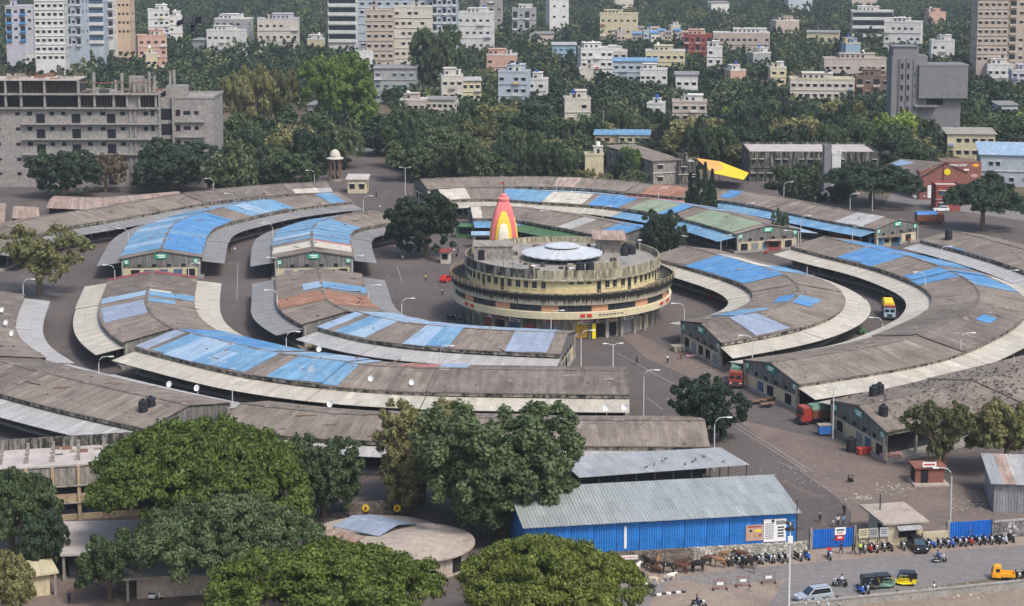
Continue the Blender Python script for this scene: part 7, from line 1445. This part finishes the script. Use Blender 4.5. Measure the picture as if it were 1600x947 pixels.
def heap(label, px, py, m, r=1.2, h=1.0):
    b = MB(); q = random.Random(label)
    for k in range(14): a, d = q.uniform(0,TAU), q.uniform(0,r); b.sphere((d*math.cos(a),d*math.sin(a),h*(1-d/r)*.8), r*.34, r*.34, h*.3, 6)
    o = ob('produce_heap', b, m, loc=G(px, py)); tag(o, label, 'heap', 'heaps of goods in the yard')
heap('green heap by the inner right canopy', 1347, 522, 'leaf_bright' if 0 else 'sheet_green_dark', 1.3, 1.4); heap('straw coloured heap at the far right edge shed', 1448, 398, 'rail_ochre', 2.2, 2); heap('yellow heap under the pale blue inner shed canopy', 489, 545, 'rail_ochre', 1.5, 1.4); heap('second yellow heap under the pale blue inner shed canopy', 572, 560, 'rail_ochre', 1.4, 1.2); heap('yellow heap under the terracotta shed canopy', 433, 522, 'rail_ochre', .9, 1.0)
heap('olive heap at the corner of the longest shed', 166, 560, 'sheet_green_dark', 1.4, 1.6); heap('dark heap under the left edge canopy', 590, 0, 'litter') if 0 else None
# scraps scattered on the yard and plots
b = MB(); q = random.Random(2)
for cx, cy, sx_, sy_, n, in ((1345,778,14,4,60),(1400,765,40,10,60),(1520,790,60,15,90),(1500,925,90,14,160),(1330,945,60,10,60),(1250,740,60,30,60),(1080,620,60,20,40),(640,450,50,30,40),(250,910,120,20,80),(1100,570,40,12,60),(1120,905,120,12,90)):
    for k in range(n):
        p = G(cx+q.gauss(0,sx_*.5), cy+q.gauss(0,sy_*.5)); s_ = q.uniform(.06,.2); a = q.uniform(0,TAU); ax = Vector((math.cos(a),math.sin(a)))*s_; b.obox(p, ax, Vector((-ax.y,ax.x))*q.uniform(.4,1), .012, .02+s_*.35)
o = ob('ground_litter', b, 'litter'); tag(o, 'scattered litter and stones lying over the yard, road and plots', 'litter', kind='stuff')
plain('litter_pale', (.6,.56,.45), .4, 3); b = MB()
for k in range(70):
    cx, cy = q.choice(((1343,778),(1345,780),(1395,760),(1500,930),(1020,905),(1460,925))); p = G(cx+q.gauss(0,12), cy+q.gauss(0,3)); s_ = q.uniform(.05,.14); b.obox(p, Vector((s_,0)), Vector((0,s_)), .012, .06)
o = ob('paper_scraps', b, 'litter_pale'); tag(o, 'pale scraps of paper and peel scattered on the ground', 'litter', kind='stuff')
# birds
def birdmesh(): return MB().sphere((0,0,.16),.2,.1,.1,6).sphere((.17,0,.27),.07,.06,.07,5).prof([(-.2,.16),(-.42,.12),(-.2,.1)], lambda x,z: .06)
bm_ = birdmesh(); SE = [s_ for s_ in ALLSHEDS if 'dotted' in s_[0]][0][1]; fl = MB(); q = random.Random(6)
for k in range(380):
    u = min(.98, max(.05, q.gauss(.42,.24))); dd = -9.2*q.random() if q.random() < .75 else 8*q.random(); P0 = SE.at(u, dd, ZR+.2-(ZR-ZE)*abs(dd)/9.4); a = q.uniform(0,TAU); ca, sa = math.cos(a), math.sin(a)
    i0 = len(fl.v); fl.v += [(P0.x+x*ca-y*sa, P0.y+x*sa+y*ca, P0.z+z) for x, y, z in bm_.v]; fl.f += [[i0+j for j in f] for f in bm_.f]; fl.uv += bm_.uv; fl.m += bm_.m; fl.sm += bm_.sm
o = ob('bird_flock', fl, 'steel_dark'); tag(o, 'hundreds of dark birds sitting all over the brown roof at right', 'birds', kind='stuff')
pg = bm_.mesh('pigeon'); pg.materials.append(M['steel_dark'])
for k in range(9):
    pp = sp(.42+.055*k+.01*(k%3), .2+.11*(k%4)); o = ob('pigeon', pg, 'steel_dark', loc=pp+Vector((0,0,.02)), rz=k*1.3); tag(o, 'dark pigeon on the grey open shed roof, %s from left' % ORD[k], 'bird', 'pigeons on the grey roof')
dirv = Vector(((303-800)/F, ct+(PPY-33)/F*st, -st+(PPY-33)/F*ct)); t = thing('flying_bird', 'large black bird of prey gliding over the city at upper left', 'bird', camo.location + dirv*80, .1)
ob('body', MB().tube([(-.28,0,0),(-.1,0,.0),(.12,0,.02),(.3,0,.03)], .1, 8, .05), 'tank_black', t); ob('head', MB().sphere((.33,0,.04),.08,.05,.05,6), 'tank_black', t)
b = MB(); b.face([(-.25,-.05,0),(-.25,.05,0),(-.5,.13,-.03),(-.55,0,-.03),(-.5,-.13,-.03)]); b.face([(-.25,-.05,-.01),(-.5,-.13,-.04),(-.55,0,-.04),(-.5,.13,-.04),(-.25,.05,-.01)]); ob('tail', b, 'tank_black', t)
t.rotation_euler = (Matrix.Rotation(math.radians(48), 4, 'X') @ Matrix.Rotation(math.radians(-12), 4, 'Y') @ Matrix.Rotation(1.5, 4, 'Z')).to_euler()
for s_ in (-1, 1):
    b = MB(); q4 = [[(.12,s_*.04,.03),(-.14,s_*.04,.02),(-.2,s_*.42,.14),(.1,s_*.4,.16)], [(.1,s_*.4,.16),(-.2,s_*.42,.14),(-.26,s_*.72,.03),(-.02,s_*.82,.0)]]
    for f in q4: b.face(f); b.face([(x,y,z-.015) for x,y,z in f[::-1]])
    ob('wing', b, 'tank_black', t)
# ------------------------------------------------------------------ air
hz = MB().box(-1500,1500,-60,2600,-1,110); m = bpy.data.materials.new('haze_air'); m.use_nodes = True; t = m.node_tree; t.nodes.clear()
out = t.nodes.new('ShaderNodeOutputMaterial'); pv_ = t.nodes.new('ShaderNodeVolumePrincipled'); pv_.inputs['Color'].default_value = (.8,.9,1,1); pv_.inputs['Density'].default_value = .00009; pv_.inputs['Anisotropy'].default_value = .2
t.links.new(pv_.outputs[0], out.inputs['Volume']); M['haze_air'] = m
h = ob('haze', hz, 'haze_air'); tag(h, 'thin pale haze in the air over the city', 'haze', kind='stuff')
